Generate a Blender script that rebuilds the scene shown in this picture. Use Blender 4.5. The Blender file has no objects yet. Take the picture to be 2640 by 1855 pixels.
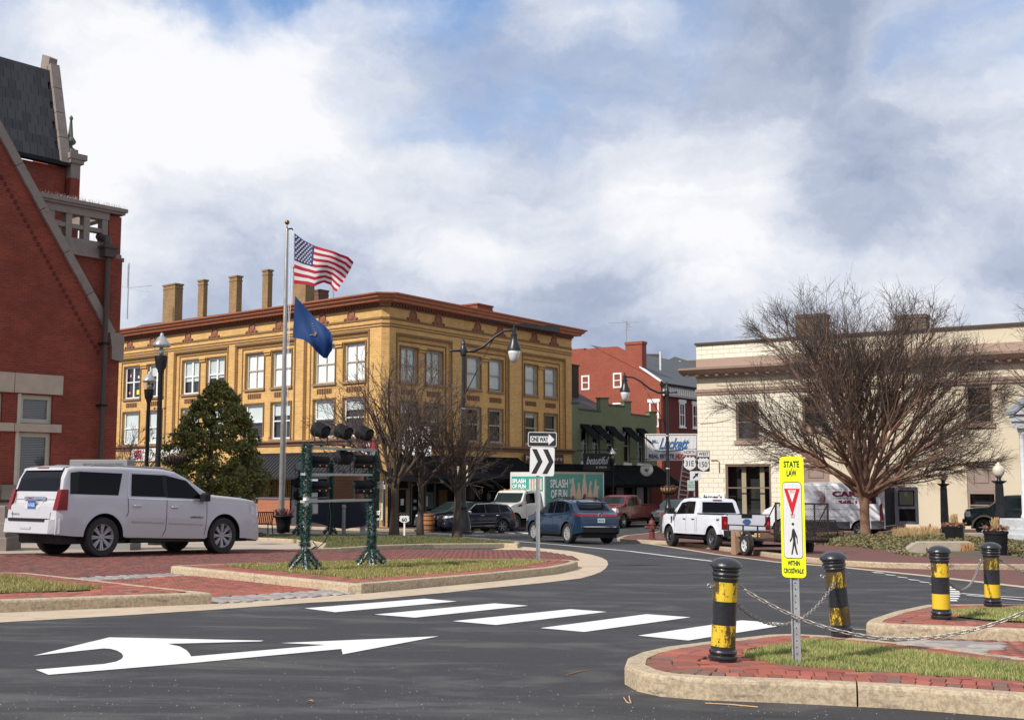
import bpy, bmesh, math, random
import numpy as np
from mathutils import Vector, Matrix
from mathutils.bvhtree import BVHTree
from mathutils.geometry import tessellate_polygon
rnd = random.Random(7)
PI = math.pi
S = bpy.context.scene
COL = S.collection

# ------------------------------------------------------------------ camera
FPX, CXP, CYP, YHP = 3000.0, 1320.0, 927.5, 1240.0
PITCH = math.atan((YHP - CYP) / FPX)
cd = bpy.data.cameras.new('camera'); cam = bpy.data.objects.new('camera', cd); COL.objects.link(cam)
cam.location = (0, 0, 1.6); cam.rotation_euler = (PI/2 + PITCH, 0, 0)
cd.sensor_width = 36; cd.lens = 36 * FPX / 2640; cd.clip_end = 3000; cd.clip_start = .1
S.camera = cam
# ------------------------------------------------------------------ light
SUN_H = Vector((-.73, -.685, 0)).normalized(); SUN_EL = math.radians(39)
sd = bpy.data.lights.new('sun', 'SUN'); sun = bpy.data.objects.new('sun', sd); COL.objects.link(sun)
sd.energy = 4.7; sd.angle = math.radians(1.6); sd.color = (1, .94, .86)
tos = Vector((SUN_H.x*math.cos(SUN_EL), SUN_H.y*math.cos(SUN_EL), math.sin(SUN_EL)))
sun.rotation_euler = tos.to_track_quat('Z', 'Y').to_euler()
S.view_settings.view_transform = 'Standard'; S.view_settings.look = 'None'
S.view_settings.exposure = 0; S.view_settings.gamma = 1; S.view_settings.use_curve_mapping = False

def ray(u, v):
    x = (u-CXP)/FPX; y = (CYP-v)/FPX
    return Vector((x, math.cos(PITCH)-y*math.sin(PITCH), math.sin(PITCH)+y*math.cos(PITCH)))

# ------------------------------------------------------------------ node helpers
class NT:
    def __init__(s, nt): s.nt = nt; s.n = nt.nodes; s.l = nt.links
    def add(s, t, **k):
        nd = s.n.new(t)
        for a, b in k.items(): setattr(nd, a, b)
        return nd
    def set(s, nd, key, val):
        sock = nd.inputs[key]
        if isinstance(val, bpy.types.NodeSocket): s.l.new(val, sock)
        elif val is not None:
            if sock.type == 'RGBA' and len(val) == 3: val = (*val, 1)
            sock.default_value = val
    def math(s, op, a, b=None, clamp=False):
        nd = s.add('ShaderNodeMath', operation=op, use_clamp=clamp); s.set(nd, 0, a)
        if b is not None: s.set(nd, 1, b)
        return nd.outputs[0]
    def vmath(s, op, a, b=None):
        nd = s.add('ShaderNodeVectorMath', operation=op); s.set(nd, 0, a)
        if b is not None: s.set(nd, 1, b)
        return nd.outputs['Value'] if op in ('DISTANCE', 'DOT_PRODUCT', 'LENGTH') else nd.outputs[0]
    def mix(s, f, a, b, bt='MIX'):
        nd = s.add('ShaderNodeMix', data_type='RGBA', blend_type=bt)
        s.set(nd, 0, f); s.set(nd, 6, a); s.set(nd, 7, b); return nd.outputs[2]
    def noise(s, vec, scale, detail=4, rough=.55, dist=0):
        nd = s.add('ShaderNodeTexNoise'); s.set(nd, 'Vector', vec); s.set(nd, 'Scale', scale)
        s.set(nd, 'Detail', detail); s.set(nd, 'Roughness', rough); s.set(nd, 'Distortion', dist); return nd
    def ramp(s, f, stops, interp='LINEAR'):
        nd = s.add('ShaderNodeValToRGB'); cr = nd.color_ramp; cr.interpolation = interp
        while len(cr.elements) < len(stops): cr.elements.new(.5)
        for e, (p, c) in zip(cr.elements, stops):
            e.position = p; e.color = (*c, 1) if not isinstance(c, (int, float)) else (c, c, c, 1)
        s.set(nd, 0, f); return nd.outputs[0]
    def mrange(s, v, a, b, c=0, d=1, smooth=True):
        nd = s.add('ShaderNodeMapRange', interpolation_type='SMOOTHSTEP' if smooth else 'LINEAR')
        for i, x in enumerate((v, a, b, c, d)): s.set(nd, i, x)
        return nd.outputs[0]

# ------------------------------------------------------------------ world: nishita sky with a broken cloud deck
W = bpy.data.worlds.new('World'); S.world = W; W.use_nodes = True
w = NT(W.node_tree); w.n.clear()
sky = w.add('ShaderNodeTexSky', sky_type='NISHITA', sun_disc=False)
sky.sun_elevation = SUN_EL; sky.sun_rotation = math.atan2(SUN_H.x, SUN_H.y)
sky.air_density = 1.0; sky.dust_density = .4; sky.ozone_density = 1.6
geo = w.add('ShaderNodeTexCoord').outputs['Generated']
warp = w.noise(geo, 6.0, 9, .62)
d0 = w.vmath('ADD', geo, w.vmath('MULTIPLY', w.vmath('SUBTRACT', warp.outputs['Color'], (.5, .5, .5)), (.16, .16, .10)))
st = w.vmath('MULTIPLY', d0, (1, 1, 2.1))
n1 = w.noise(st, 3.4, 9, .56, .25).outputs['Fac']
n2 = w.noise(w.vmath('ADD', st, (3.3, 1.7, .4)), 9.0, 8, .58, .15).outputs['Fac']
bright = w.math('ADD', w.math('MULTIPLY', n1, 1.25), w.math('MULTIPLY', n2, .62))
bright = w.math('SUBTRACT', bright, .50)
def blob(u, v, r, amp, acc):
    dd = ray(u, v).normalized()
    dist = w.vmath('DISTANCE', d0, tuple(dd))
    return w.math('ADD', acc, w.math('MULTIPLY', w.mrange(dist, 0, r/FPX, 1, 0), amp))
for b in [(500, 230, 560, .38), (250, 420, 300, .2), (1900, 690, 420, .34), (2330, 760, 300, .25), (1250, 640, 420, .10), (330, 700, 240, .3),
          (620, 600, 280, -.06), (1500, 840, 420, -.30), (2100, 130, 560, -.26), (1350, 330, 420, -.14), (2250, 480, 420, -.12), (1150, 130, 330, -.14), (900, 900, 420, -.16), (1900, 950, 420, -.2), (300, 900, 300, -.12), (1250, 480, 380, -.1), (2500, 950, 300, -.2), (430, 480, 200, -.12), (1900, 400, 420, .10), (700, 60, 260, .22)]:
    bright = blob(*b, bright)
gap = w.math('MULTIPLY', w.math('SUBTRACT', w.noise(w.vmath('ADD', st, (7, 2, 5)), 2.6, 5, .55).outputs['Fac'], .56), 3.4)
for b in [(1400, 215, 330, .34), (1180, 40, 300, .3), (520, -70, 300, 1.35), (820, -70, 230, 1.3), (1150, -60, 240, .9), (2480, 30, 300, .12), (1700, 60, 300, .2), (20, 40, 260, .5), (2350, 900, 300, .3), (2150, 150, 500, -.3), (600, 350, 500, -.5), (1900, 700, 500, -.5)]:
    gap = blob(*b, gap)
gap = w.mrange(gap, .05, 1.15, 0, 1)
ccol = w.ramp(bright, [(.06, (.32, .39, .54)), (.30, (.50, .56, .70)), (.50, (.73, .77, .86)), (.74, (.97, .97, 1.0))])
ccol = w.vmath('MULTIPLY', ccol, (10, 10, 10))
scol = w.vmath('MULTIPLY', sky.outputs[0], (1.5, 1.7, 1.9))
skyc = w.mix(gap, ccol, scol)
bg = w.add('ShaderNodeBackground'); w.set(bg, 'Color', skyc); w.set(bg, 'Strength', .1)
w.l.new(bg.outputs[0], w.add('ShaderNodeOutputWorld').inputs[0])

# ------------------------------------------------------------------ ground level: a gently falling street that levels out
GA, GB, GC, LOW = .25, -.021, -.015, -1.12
def gz(x, y): return max(GA + GB*y + GC*x, LOW)
def G(u, v, h=0.0):
    d = ray(u, v); t = (GA+h-1.6)/(d.z-GB*d.y-GC*d.x)
    if t < 0 or 1.6+t*d.z-h < LOW: t = (LOW+h-1.6)/d.z
    return Vector((t*d.x, t*d.y, 1.6+t*d.z))
def AT(u, v, Y):
    d = ray(u, v); return Vector((d.x*Y/d.y, Y, 1.6+d.z*Y/d.y))
GN = Vector((-GC, -GB, 1)).normalized()

# ------------------------------------------------------------------ materials
MATS = {}
def new_mat(name):
    m = bpy.data.materials.new(name); m.use_nodes = True
    t = NT(m.node_tree); b = t.n['Principled BSDF']; return m, t, b
def mat(name, col, rough=.6, metal=0, coat=0, var=.12, scale=3, bump=0, bscale=30, spec=None, dirt=None, emit=None, trans=0):
    """plain surface with a little uneven colour"""
    if name in MATS: return MATS[name]
    m, t, b = new_mat(name)
    tc = t.add('ShaderNodeTexCoord').outputs['Object']
    if var:
        n = t.noise(tc, scale, 5, .6).outputs['Fac']
        c = t.mix(n, tuple(max(0, x*(1-var*1.6)) for x in col), tuple(min(1, x*(1+var*1.6)) for x in col))
        if dirt:
            d = t.noise(t.vmath('ADD', tc, (5, 3, 9)), dirt[1], 6, .65).outputs['Fac']
            c = t.mix(t.mrange(d, dirt[2], dirt[3]), c, dirt[0])
        t.set(b, 'Base Color', c)
        if rough > .15:
            t.set(b, 'Roughness', t.mrange(n, .2, .8, rough*.85, min(1, rough*1.15)))
        else: t.set(b, 'Roughness', rough)
    else:
        t.set(b, 'Base Color', col); t.set(b, 'Roughness', rough)
    t.set(b, 'Metallic', metal)
    if coat: t.set(b, 'Coat Weight', coat); t.set(b, 'Coat Roughness', .04)
    if spec is not None: t.set(b, 'Specular IOR Level', spec)
    if bump:
        bn = t.add('ShaderNodeBump'); t.set(bn, 'Strength', bump); t.set(bn, 'Distance', .02)
        t.set(bn, 'Height', t.noise(tc, bscale, 6, .65).outputs['Fac']); t.set(b, 'Normal', bn.outputs[0])
    MATS[name] = m; return m
def brick_mat(name, c1, c2, mortar, bw=.215, bh=.075, ms=.008, stain=.25, stainc=None, squash=1, off=.5, rough=.85):
    if name in MATS: return MATS[name]
    m, t, b = new_mat(name)
    uv = t.add('ShaderNodeTexCoord').outputs['UV']
    br = t.add('ShaderNodeTexBrick'); br.offset = off
    t.set(br, 'Vector', uv); t.set(br, 'Color1', c1); t.set(br, 'Color2', c2); t.set(br, 'Mortar', mortar)
    t.set(br, 'Scale', 1); t.set(br, 'Mortar Size', ms); t.set(br, 'Brick Width', bw); t.set(br, 'Row Height', bh)
    t.set(br, 'Mortar Smooth', .2); t.set(br, 'Bias', 0)
    n = t.noise(uv, .9, 6, .65).outputs['Fac']
    c = t.mix(t.mrange(n, .35, .75, 0, stain), br.outputs['Color'], stainc or tuple(x*.45 for x in c1))
    n2 = t.noise(uv, 14, 3, .6).outputs['Fac']
    c = t.mix(.25, c, t.mix(n2, tuple(x*.6 for x in c1), tuple(min(1, x*1.3) for x in c1)))
    t.set(b, 'Base Color', c); t.set(b, 'Roughness', rough)
    bn = t.add('ShaderNodeBump'); t.set(bn, 'Strength', .5); t.set(bn, 'Distance', .006)
    bn.invert = True
    t.set(bn, 'Height', br.outputs['Fac']); t.set(b, 'Normal', bn.outputs[0])
    MATS[name] = m; return m
def paver_mat(name, cols, rough=.85):
    """each brick takes its own colour (per mesh island and per object)"""
    m, t, b = new_mat(name)
    ri = t.add('ShaderNodeNewGeometry').outputs['Random Per Island']
    ro = t.add('ShaderNodeObjectInfo').outputs['Random']
    r = t.math('FRACT', t.math('ADD', ri, ro))
    c = t.ramp(r, [(i/len(cols), k) for i, k in enumerate(cols)], 'CONSTANT')
    tc = t.add('ShaderNodeNewGeometry').outputs['Position']
    n = t.noise(tc, 18, 5, .65).outputs['Fac']
    c = t.mix(t.mrange(n, .3, .8, 0, .45), c, t.mix(.5, c, (.09, .06, .05)))
    n3 = t.noise(tc, .8, 5, .6).outputs['Fac']
    c = t.mix(t.mrange(n3, .4, .75, 0, .35), c, (.16, .10, .085))
    t.set(b, 'Base Color', c); t.set(b, 'Roughness', rough)
    bn = t.add('ShaderNodeBump'); t.set(bn, 'Strength', .5); t.set(bn, 'Distance', .01)
    t.set(bn, 'Height', t.noise(tc, 90, 4).outputs['Fac']); t.set(b, 'Normal', bn.outputs[0])
    MATS[name] = m; return m
def glass_mat(name, tint=(.02, .025, .03), refl=1.0):
    if name in MATS: return MATS[name]
    m, t, b = new_mat(name)
    t.set(b, 'Base Color', tint); t.set(b, 'Roughness', .03); t.set(b, 'Specular IOR Level', .5*refl)
    t.set(b, 'IOR', 1.5); MATS[name] = m; return m
def clear_glass(name, ior=1.6):
    m, t, b = new_mat(name)
    fw = t.add('ShaderNodeLayerWeight'); fw.inputs[0].default_value = .5
    fr = t.math('ADD', t.math('MULTIPLY', t.math('POWER', fw.outputs['Facing'], 4.0), .8), .07)
    tr = t.add('ShaderNodeBsdfTransparent'); t.set(tr, 0, (.95, .97, .97, 1)); gl = t.add('ShaderNodeBsdfGlossy'); t.set(gl, 'Roughness', .02)
    ms = t.add('ShaderNodeMixShader'); t.l.new(fr, ms.inputs[0]); t.l.new(tr.outputs[0], ms.inputs[1]); t.l.new(gl.outputs[0], ms.inputs[2])
    t.l.new(ms.outputs[0], t.n['Material Output'].inputs[0]); MATS[name] = m; return m

yb = brick_mat('yellow_brick', (.73, .445, .16), (.53, .30, .095), (.36, .23, .10), .30, .10, .012, .5, (.30, .19, .075))
ybd = mat('weathered_brick_moulding', (.20, .115, .05), .9, var=.3, scale=6)
terra = mat('terracotta', (.42, .155, .085), .7, var=.25, scale=4)
terrad = mat('dark_terracotta', (.20, .085, .05), .8, var=.3, scale=9)
redb = brick_mat('deep_red_brick', (.27, .042, .018), (.15, .024, .013), (.21, .085, .065), .215, .075, .009, .75, (.065, .012, .010))
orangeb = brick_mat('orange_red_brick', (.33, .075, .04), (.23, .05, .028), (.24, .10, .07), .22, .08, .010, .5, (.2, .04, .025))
darkredb = brick_mat('shaded_red_brick', (.15, .020, .014), (.11, .015, .011), (.10, .02, .014), .22, .08, .006, .5)  # red house street front: its shade is put into the brick colour
greenb = brick_mat('green_painted_brick', (.19, .225, .13), (.165, .20, .11), (.09, .115, .06), .22, .08, .010, .45, (.08, .12, .05))
lowb = brick_mat('orange_planter_brick', (.42, .13, .055), (.32, .085, .04), (.36, .25, .17), .22, .08, .014, .3)
chimb = brick_mat('tan_chimney_brick', (.34, .21, .09), (.22, .13, .06), (.20, .14, .08), .24, .09, .012, .6, (.10, .07, .04))
stone = mat('grey_stone', (.235, .195, .17), .85, var=.2, scale=3, bump=.3, bscale=14, dirt=((.14, .12, .11), 2.2, .5, .8))
stonel = mat('pale_stone', (.42, .34, .27), .85, var=.16, scale=3, bump=.2, bscale=14)
slate = mat('slate', (.035, .035, .042), .55, var=.3, scale=3)
dark = mat('dark_interior', (.012, .012, .014), .8, var=.2)
black = mat('black_paint', (.012, .013, .015), .38, var=.2)
blackm = mat('matt_black', (.012, .012, .014), .7, var=.2, spec=.2)
awnm = mat('black_awning_metal', (.020, .021, .025), .5, var=.2, spec=.25)
awnf = mat('black_awning_fabric', (.006, .007, .009), .9, var=.2, spec=.08)
whitep = mat('white_paint', (.78, .78, .77), .5, var=.05)
creamp = mat('cream_frame_paint', (.46, .42, .34), .6, var=.1)
brownp = mat('brown_window_frame', (.17, .115, .085), .6, var=.15)
tanp = mat('taupe_trim', (.33, .235, .185), .75, var=.12)
creamw = mat('cream_wall_paint', (.56, .49, .365), .8, var=.07, scale=.6, bump=.1, bscale=8, dirt=((.38, .30, .20), .8, .5, .85))
creamt = mat('cream_glazed_tile', (.70, .66, .54), .45, var=.07, scale=2, dirt=((.50, .42, .28), 2.0, .62, .9))
grout = mat('dark_grout', (.54, .48, .36), .9)
blindm = mat('white_blind', (.62, .66, .66), .7, var=.08, scale=1)
glass = clear_glass('window_glass')
steel = mat('galvanised_steel', (.42, .44, .45), .42, metal=.7, var=.2, scale=20)
alum = mat('brushed_aluminium', (.36, .34, .32), .42, metal=.75, var=.15)
bark = mat('grey_brown_bark', (.085, .06, .045), .95, var=.4, scale=9, bump=.8, bscale=25)
barkr = mat('reddish_bark', (.21, .12, .078), .95, var=.4, scale=7, bump=.8, bscale=22)
twigm = mat('brown_twigs', (.050, .036, .030), .9, var=.25)
twigg = mat('dark_twigs', (.085, .056, .046), .9, var=.25)
rubber = mat('tyre_rubber', (.018, .018, .019), .75, var=.25, scale=9)
chrome = mat('chrome', (.62, .63, .65), .13, metal=1, var=0)
rimm = mat('alloy_rim', (.22, .22, .23), .35, metal=.5, var=0)
plast = mat('black_plastic', (.012, .012, .014), .5, var=.15, spec=.25)
tint = glass_mat('tinted_glass', (.004, .005, .007), .3)
tintg = glass_mat('green_glass', (.018, .028, .028), .9)
redl = mat('red_lens', (.17, .004, .008), .2, coat=.2, var=0, spec=.3)
ambl = mat('headlamp_lens', (.55, .56, .58), .12, coat=1, var=0)
orl = mat('amber_lens', (.8, .22, .04), .15, coat=1, var=0)

def kerb_mat():
    m, t, b = new_mat('concrete_kerb')
    g = t.add('ShaderNodeNewGeometry'); p = g.outputs['Position']
    n = t.noise(p, 1.6, 6, .65).outputs['Fac']; n2 = t.noise(p, 26, 6, .8).outputs['Fac']; n3 = t.noise(t.vmath('MULTIPLY', p, (1, 1, 5)), 3.2, 6, .7).outputs['Fac']
    c = t.mix(n, (.42, .33, .215), (.58, .475, .335))
    c = t.mix(t.mrange(n2, .42, .6, 0, .6), c, (.20, .15, .10))
    c = t.mix(t.mrange(n3, .54, .72, 0, .75), c, (.10, .085, .07))
    c = t.mix(t.mrange(t.noise(p, 90, 3, .7).outputs['Fac'], .6, .72, 0, .5), c, (.62, .54, .42))
    t.set(b, 'Base Color', c); t.set(b, 'Roughness', .9)
    bn = t.add('ShaderNodeBump'); t.set(bn, 'Strength', .6); t.set(bn, 'Distance', .008); t.set(bn, 'Height', n2); t.set(b, 'Normal', bn.outputs[0])
    MATS['kerb'] = m; return m
kerbm = kerb_mat()
conc = mat('concrete_pavement', (.40, .33, .27), .9, var=.12, scale=1.5, bump=.2, bscale=40, dirt=((.22, .18, .15), 1.3, .55, .85))
gutterm = mat('concrete_gutter', (.50, .40, .29), .9, var=.12, scale=2.2, bump=.3, bscale=60, dirt=((.30, .24, .18), 5, .5, .8))
def asphalt_mat():
    m, t, b = new_mat('asphalt')
    p = t.add('ShaderNodeNewGeometry').outputs['Position']
    n = t.noise(p, .22, 5, .6, .5).outputs['Fac']; n2 = t.noise(p, 150, 3, .7).outputs['Fac']
    n3 = t.noise(t.vmath('MULTIPLY', p, (.7, 1.9, 1)), .7, 8, .68, .8).outputs['Fac']; n4 = t.noise(p, 48, 4, .8).outputs['Fac']
    c = t.mix(n, (.017, .017, .020), (.030, .0295, .033))
    c = t.mix(t.mrange(n3, .47, .66, 0, .8), c, (.085, .082, .078))
    c = t.mix(t.mrange(n3, .46, .30, 0, .8), c, (.015, .015, .018))
    c = t.mix(t.mrange(n2, .50, .68, 0, .55), c, (.15, .145, .14))
    c = t.mix(t.mrange(n4, .74, .80, 0, .7), c, (.22, .21, .2))
    c = t.mix(t.mrange(n4, .35, .25, 0, .6), c, (.012, .012, .012))
    sp = t.add('ShaderNodeSeparateXYZ'); t.set(sp, 0, p); n6 = t.noise(t.vmath('MULTIPLY', p, (.7, 3, 1)), 1.4, 7, .7).outputs['Fac']
    for (k, m_, w_, col, am) in ((0, 8.05, .45, (.10, .097, .095), .8), (.62, 7.95, .8, (.08, .077, .073), .7), (-.25, 8.3, .35, (.012, .012, .014), .75)):
        dd = t.math('ABSOLUTE', t.math('SUBTRACT', sp.outputs[1], t.math('ADD', t.math('MULTIPLY', sp.outputs[0], k), m_)))
        f = t.math('MULTIPLY', t.mrange(dd, 0, w_, 1, 0), t.mrange(n6, .40, .62, 0, am)); xm = t.mrange(sp.outputs[0], -.4, .6, 0 if k else 1, 1 if k else 0); c = t.mix(t.math('MULTIPLY', f, xm), c, col)
    t.set(b, 'Base Color', c); t.set(b, 'Roughness', t.mrange(n3, .3, .7, .72, .9))
    bn = t.add('ShaderNodeBump'); t.set(bn, 'Strength', .6); t.set(bn, 'Distance', .008)
    t.set(bn, 'Height', t.math('ADD', n2, t.math('MULTIPLY', n4, .6))); t.set(b, 'Normal', bn.outputs[0])
    MATS['asphalt'] = m; return m
asph = asphalt_mat()
def road_paint():
    m, t, b = new_mat('road_paint')
    p = t.add('ShaderNodeNewGeometry').outputs['Position']
    n = t.noise(p, 60, 4, .8).outputs['Fac']; n2 = t.noise(p, 2.2, 6, .7).outputs['Fac']
    n5 = t.noise(t.vmath('MULTIPLY', p, (1, 5, 1)), 1.6, 6, .7).outputs['Fac']
    c = t.mix(n2, (.62, .61, .59), (.82, .81, .80)); c = t.mix(t.mrange(n5, .5, .8, 0, .5), c, (.38, .38, .38))
    c = t.mix(t.mrange(t.math('ADD', n, t.math('MULTIPLY', n2, .35)), .80, .90, 0, .85), c, (.10, .10, .10))
    t.set(b, 'Base Color', c); t.set(b, 'Roughness', .7); MATS['rp'] = m; return m
paint = road_paint()
brk = paver_mat('red_pavers', [(.36, .095, .06), (.29, .075, .052), (.41, .125, .08), (.20, .105, .08), (.33, .09, .058), (.24, .07, .05)])
brkd = paver_mat('dark_red_pavers', [(.21, .062, .048), (.165, .052, .042), (.25, .075, .055), (.13, .06, .052), (.19, .062, .048)])
greyp = paver_mat('grey_tactile_pavers', [(.34, .31, .29), (.28, .26, .25), (.40, .37, .33)])
farb = brick_mat('far_brick_pavement', (.17, .065, .052), (.12, .05, .042), (.09, .055, .048), .2, .1, .006, .3, (.10, .045, .04))
soil = mat('soil', (.10, .075, .05), .95, var=.3, scale=8, bump=.6, bscale=30)
grassg = mat('grass_ground', (.12, .125, .04), .95, var=.3, scale=6, bump=.6, bscale=60)

# ------------------------------------------------------------------ mesh builder
class MB:
    def __init__(s, M=None): s.v = []; s.f = []; s.mi = []; s.M = M; s.k = 0
    def add(s, vs, fs, T=None):
        b = len(s.v)
        for p in vs:
            p = Vector(p)
            s.v.append(T @ p if T is not None else p)
        for f in fs: s.f.append([b+i for i in f]); s.mi.append(s.k)
        return s
    def box(s, a, b, T=None):
        (x0, y0, z0), (x1, y1, z1) = a, b
        if x0 > x1: x0, x1 = x1, x0
        if y0 > y1: y0, y1 = y1, y0
        if z0 > z1: z0, z1 = z1, z0
        return s.add([(x0,y0,z0),(x1,y0,z0),(x1,y1,z0),(x0,y1,z0),(x0,y0,z1),(x1,y0,z1),(x1,y1,z1),(x0,y1,z1)],
                     [(3,2,1,0),(4,5,6,7),(0,1,5,4),(1,2,6,5),(2,3,7,6),(3,0,4,7)], T)
    def bbox(s, a, b, r=.01, T=None):
        """box with chamfered top edges"""
        (x0, y0, z0), (x1, y1, z1) = a, b
        vs = [(x0,y0,z0),(x1,y0,z0),(x1,y1,z0),(x0,y1,z0),(x0,y0,z1-r),(x1,y0,z1-r),(x1,y1,z1-r),(x0,y1,z1-r),
              (x0+r,y0+r,z1),(x1-r,y0+r,z1),(x1-r,y1-r,z1),(x0+r,y1-r,z1)]
        return s.add(vs, [(0,1,5,4),(1,2,6,5),(2,3,7,6),(3,0,4,7),(4,5,9,8),(5,6,10,9),(6,7,11,10),(7,4,8,11),(8,9,10,11)], T)
    def quad(s, a, b, c, d): return s.add([a, b, c, d], [(0, 1, 2, 3)])
    def prism(s, poly, z0, z1, T=None, cap0=True):
        n = len(poly); vs = [(x, y, z0) for x, y in poly]+[(x, y, z1) for x, y in poly]
        fs = [(i, (i+1) % n, n+(i+1) % n, n+i) for i in range(n)]+[tuple(range(n, 2*n))]
        if cap0: fs.append(tuple(range(n-1, -1, -1)))
        return s.add(vs, fs, T)
    def ring(s, p0, p1, r0, r1, n=8, cap=True):
        p0 = Vector(p0); p1 = Vector(p1); d = (p1-p0)
        if d.length < 1e-6: return s
        d.normalize(); a = d.orthogonal().normalized(); c = d.cross(a)
        vs = []
        for p, r in ((p0, r0), (p1, r1)):
            for i in range(n):
                t = 2*PI*i/n; vs.append(p+a*(r*math.cos(t))+c*(r*math.sin(t)))
        fs = [(i, (i+1) % n, n+(i+1) % n, n+i) for i in range(n)]
        if cap: fs += [tuple(range(n, 2*n)), tuple(range(n-1, -1, -1))]
        return s.add(vs, fs)
    def tube(s, pts, r, n=6, cap=True):
        pts = [Vector(p) for p in pts]; rs = r if isinstance(r, (list, tuple)) else [r]*len(pts)
        d = (pts[1]-pts[0]).normalized(); a = d.orthogonal().normalized()
        vs = []
        for k, p in enumerate(pts):
            d = (pts[min(k+1, len(pts)-1)]-pts[max(k-1, 0)]).normalized()
            a = (a-d*a.dot(d)); a = a.normalized() if a.length > 1e-5 else d.orthogonal().normalized(); c = d.cross(a)
            for i in range(n):
                t = 2*PI*i/n; vs.append(p+a*(rs[k]*math.cos(t))+c*(rs[k]*math.sin(t)))
        fs = []
        for k in range(len(pts)-1):
            for i in range(n):
                j = (i+1) % n; fs.append((k*n+i, k*n+j, (k+1)*n+j, (k+1)*n+i))
        if cap: fs += [tuple(range(n-1, -1, -1)), tuple(range((len(pts)-1)*n, len(pts)*n))]
        return s.add(vs, fs)
    def lathe(s, prof, n=24, T=None, c=(0, 0), cap=True):
        vs = []
        for r, z in prof:
            for i in range(n):
                t = 2*PI*i/n; vs.append((c[0]+r*math.cos(t), c[1]+r*math.sin(t), z))
        fs = []
        for k in range(len(prof)-1):
            for i in range(n):
                j = (i+1) % n; fs.append((k*n+i, k*n+j, (k+1)*n+j, (k+1)*n+i))
        if cap and prof[0][0] > 1e-4: fs.append(tuple(range(n-1, -1, -1)))
        if cap and prof[-1][0] > 1e-4: fs.append(tuple(range((len(prof)-1)*n, len(prof)*n)))
        return s.add(vs, fs, T)
    def ball(s, c, r, n=10, sq=1):
        T = Matrix.Translation(c)
        return s.lathe([(max(.0002, r*math.sin(PI*k/(n//2+2))), -r*sq*math.cos(PI*k/(n//2+2))) for k in range(n//2+3)], n, T)
    def mesh(s, name, uv=True, smooth=False):
        me = bpy.data.meshes.new(name)
        vs = s.v if s.M is None else [s.M @ p for p in s.v]
        me.from_pydata([tuple(p) for p in vs], [], s.f)
        if any(s.mi): me.polygons.foreach_set('material_index', s.mi)
        if uv and len(s.f) < 60000:
            lay = me.uv_layers.new(name='UVMap'); buf = []
            V = s.v
            for f in s.f:
                a = V[f[0]]; b = V[f[1]]; c = V[f[2]]
                n = (b-a).cross(c-a)
                ax, ay, az = abs(n.x), abs(n.y), abs(n.z)
                if az > ax and az > ay:
                    for i in f: p = V[i]; buf += [p.x, p.y]
                elif ax > ay:
                    for i in f: p = V[i]; buf += [p.y, p.z]
                else:
                    for i in f: p = V[i]; buf += [p.x, p.z]
            if len(buf) == len(lay.data)*2: lay.data.foreach_set('uv', buf)
        if smooth: me.polygons.foreach_set('use_smooth', [True]*len(me.polygons))
        me.update(); return me
    def obj(s, name, mats, parent=None, uv=True, smooth=False, world=False, angle=None, **props):
        me = s.mesh(name, uv, smooth or angle is not None)
        for m in (mats if isinstance(mats, (list, tuple)) else [mats]): me.materials.append(m)
        o = link(me, name, parent, world)
        if angle is not None:
            try: me.set_sharp_from_angle(angle=math.radians(angle))
            except Exception: pass
        for k, v in props.items(): o[k] = v
        return o
def link(me, name, parent=None, world=False, M=None):
    o = bpy.data.objects.new(name, me); COL.objects.link(o)
    if M is not None: o.matrix_basis = M
    if parent is not None:
        o.parent = parent
        if world: o.matrix_parent_inverse = parent.matrix_basis.inverted()
    return o
def tag(o, label=None, cat=None, group=None, kind=None):
    if label: o['label'] = label
    if cat: o['category'] = cat
    if group: o['group'] = group
    if kind: o['kind'] = kind
    return o
def thing(name, label, cat, loc=(0, 0, 0), rz=0.0, group=None, kind=None, M=None):
    o = bpy.data.objects.new(name, None); COL.objects.link(o); o.empty_display_size = .2
    if M is not None: o.matrix_basis = M
    else: o.matrix_basis = Matrix.Translation(loc) @ Matrix.Rotation(rz, 4, 'Z')
    return tag(o, label, cat, group, kind)
def clone(o, M=None, label=None, parent=None):
    c = o.copy(); COL.objects.link(c)
    if parent is not None: c.parent = parent
    if M is not None: c.matrix_basis = M
    if label: c['label'] = label
    for ch in list(o.children): clone(ch, None, None, c)
    return c
def TR(loc, rz=0.0): return Matrix.Translation(loc) @ Matrix.Rotation(rz, 4, 'Z')
def XF(p, xd, zd):
    """frame with X along xd, Z along zd (both made orthonormal)"""
    x = Vector(xd).normalized(); z = Vector(zd); z = (z-x*z.dot(x)).normalized(); y = z.cross(x)
    return Matrix.Translation(p) @ Matrix((x, y, z)).transposed().to_4x4()
def tilt(x, y, head, h=0.0):
    """frame standing on the ground at x,y with X along heading"""
    z = gz(x, y)+h; n = GN if gz(x, y) > LOW else Vector((0, 0, 1))
    return XF((x, y, z), (*head, 0) if abs(n.z-1) < 1e-6 else Vector((*head, 0))-n*Vector((*head, 0)).dot(n), n)
_font = {}
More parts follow.
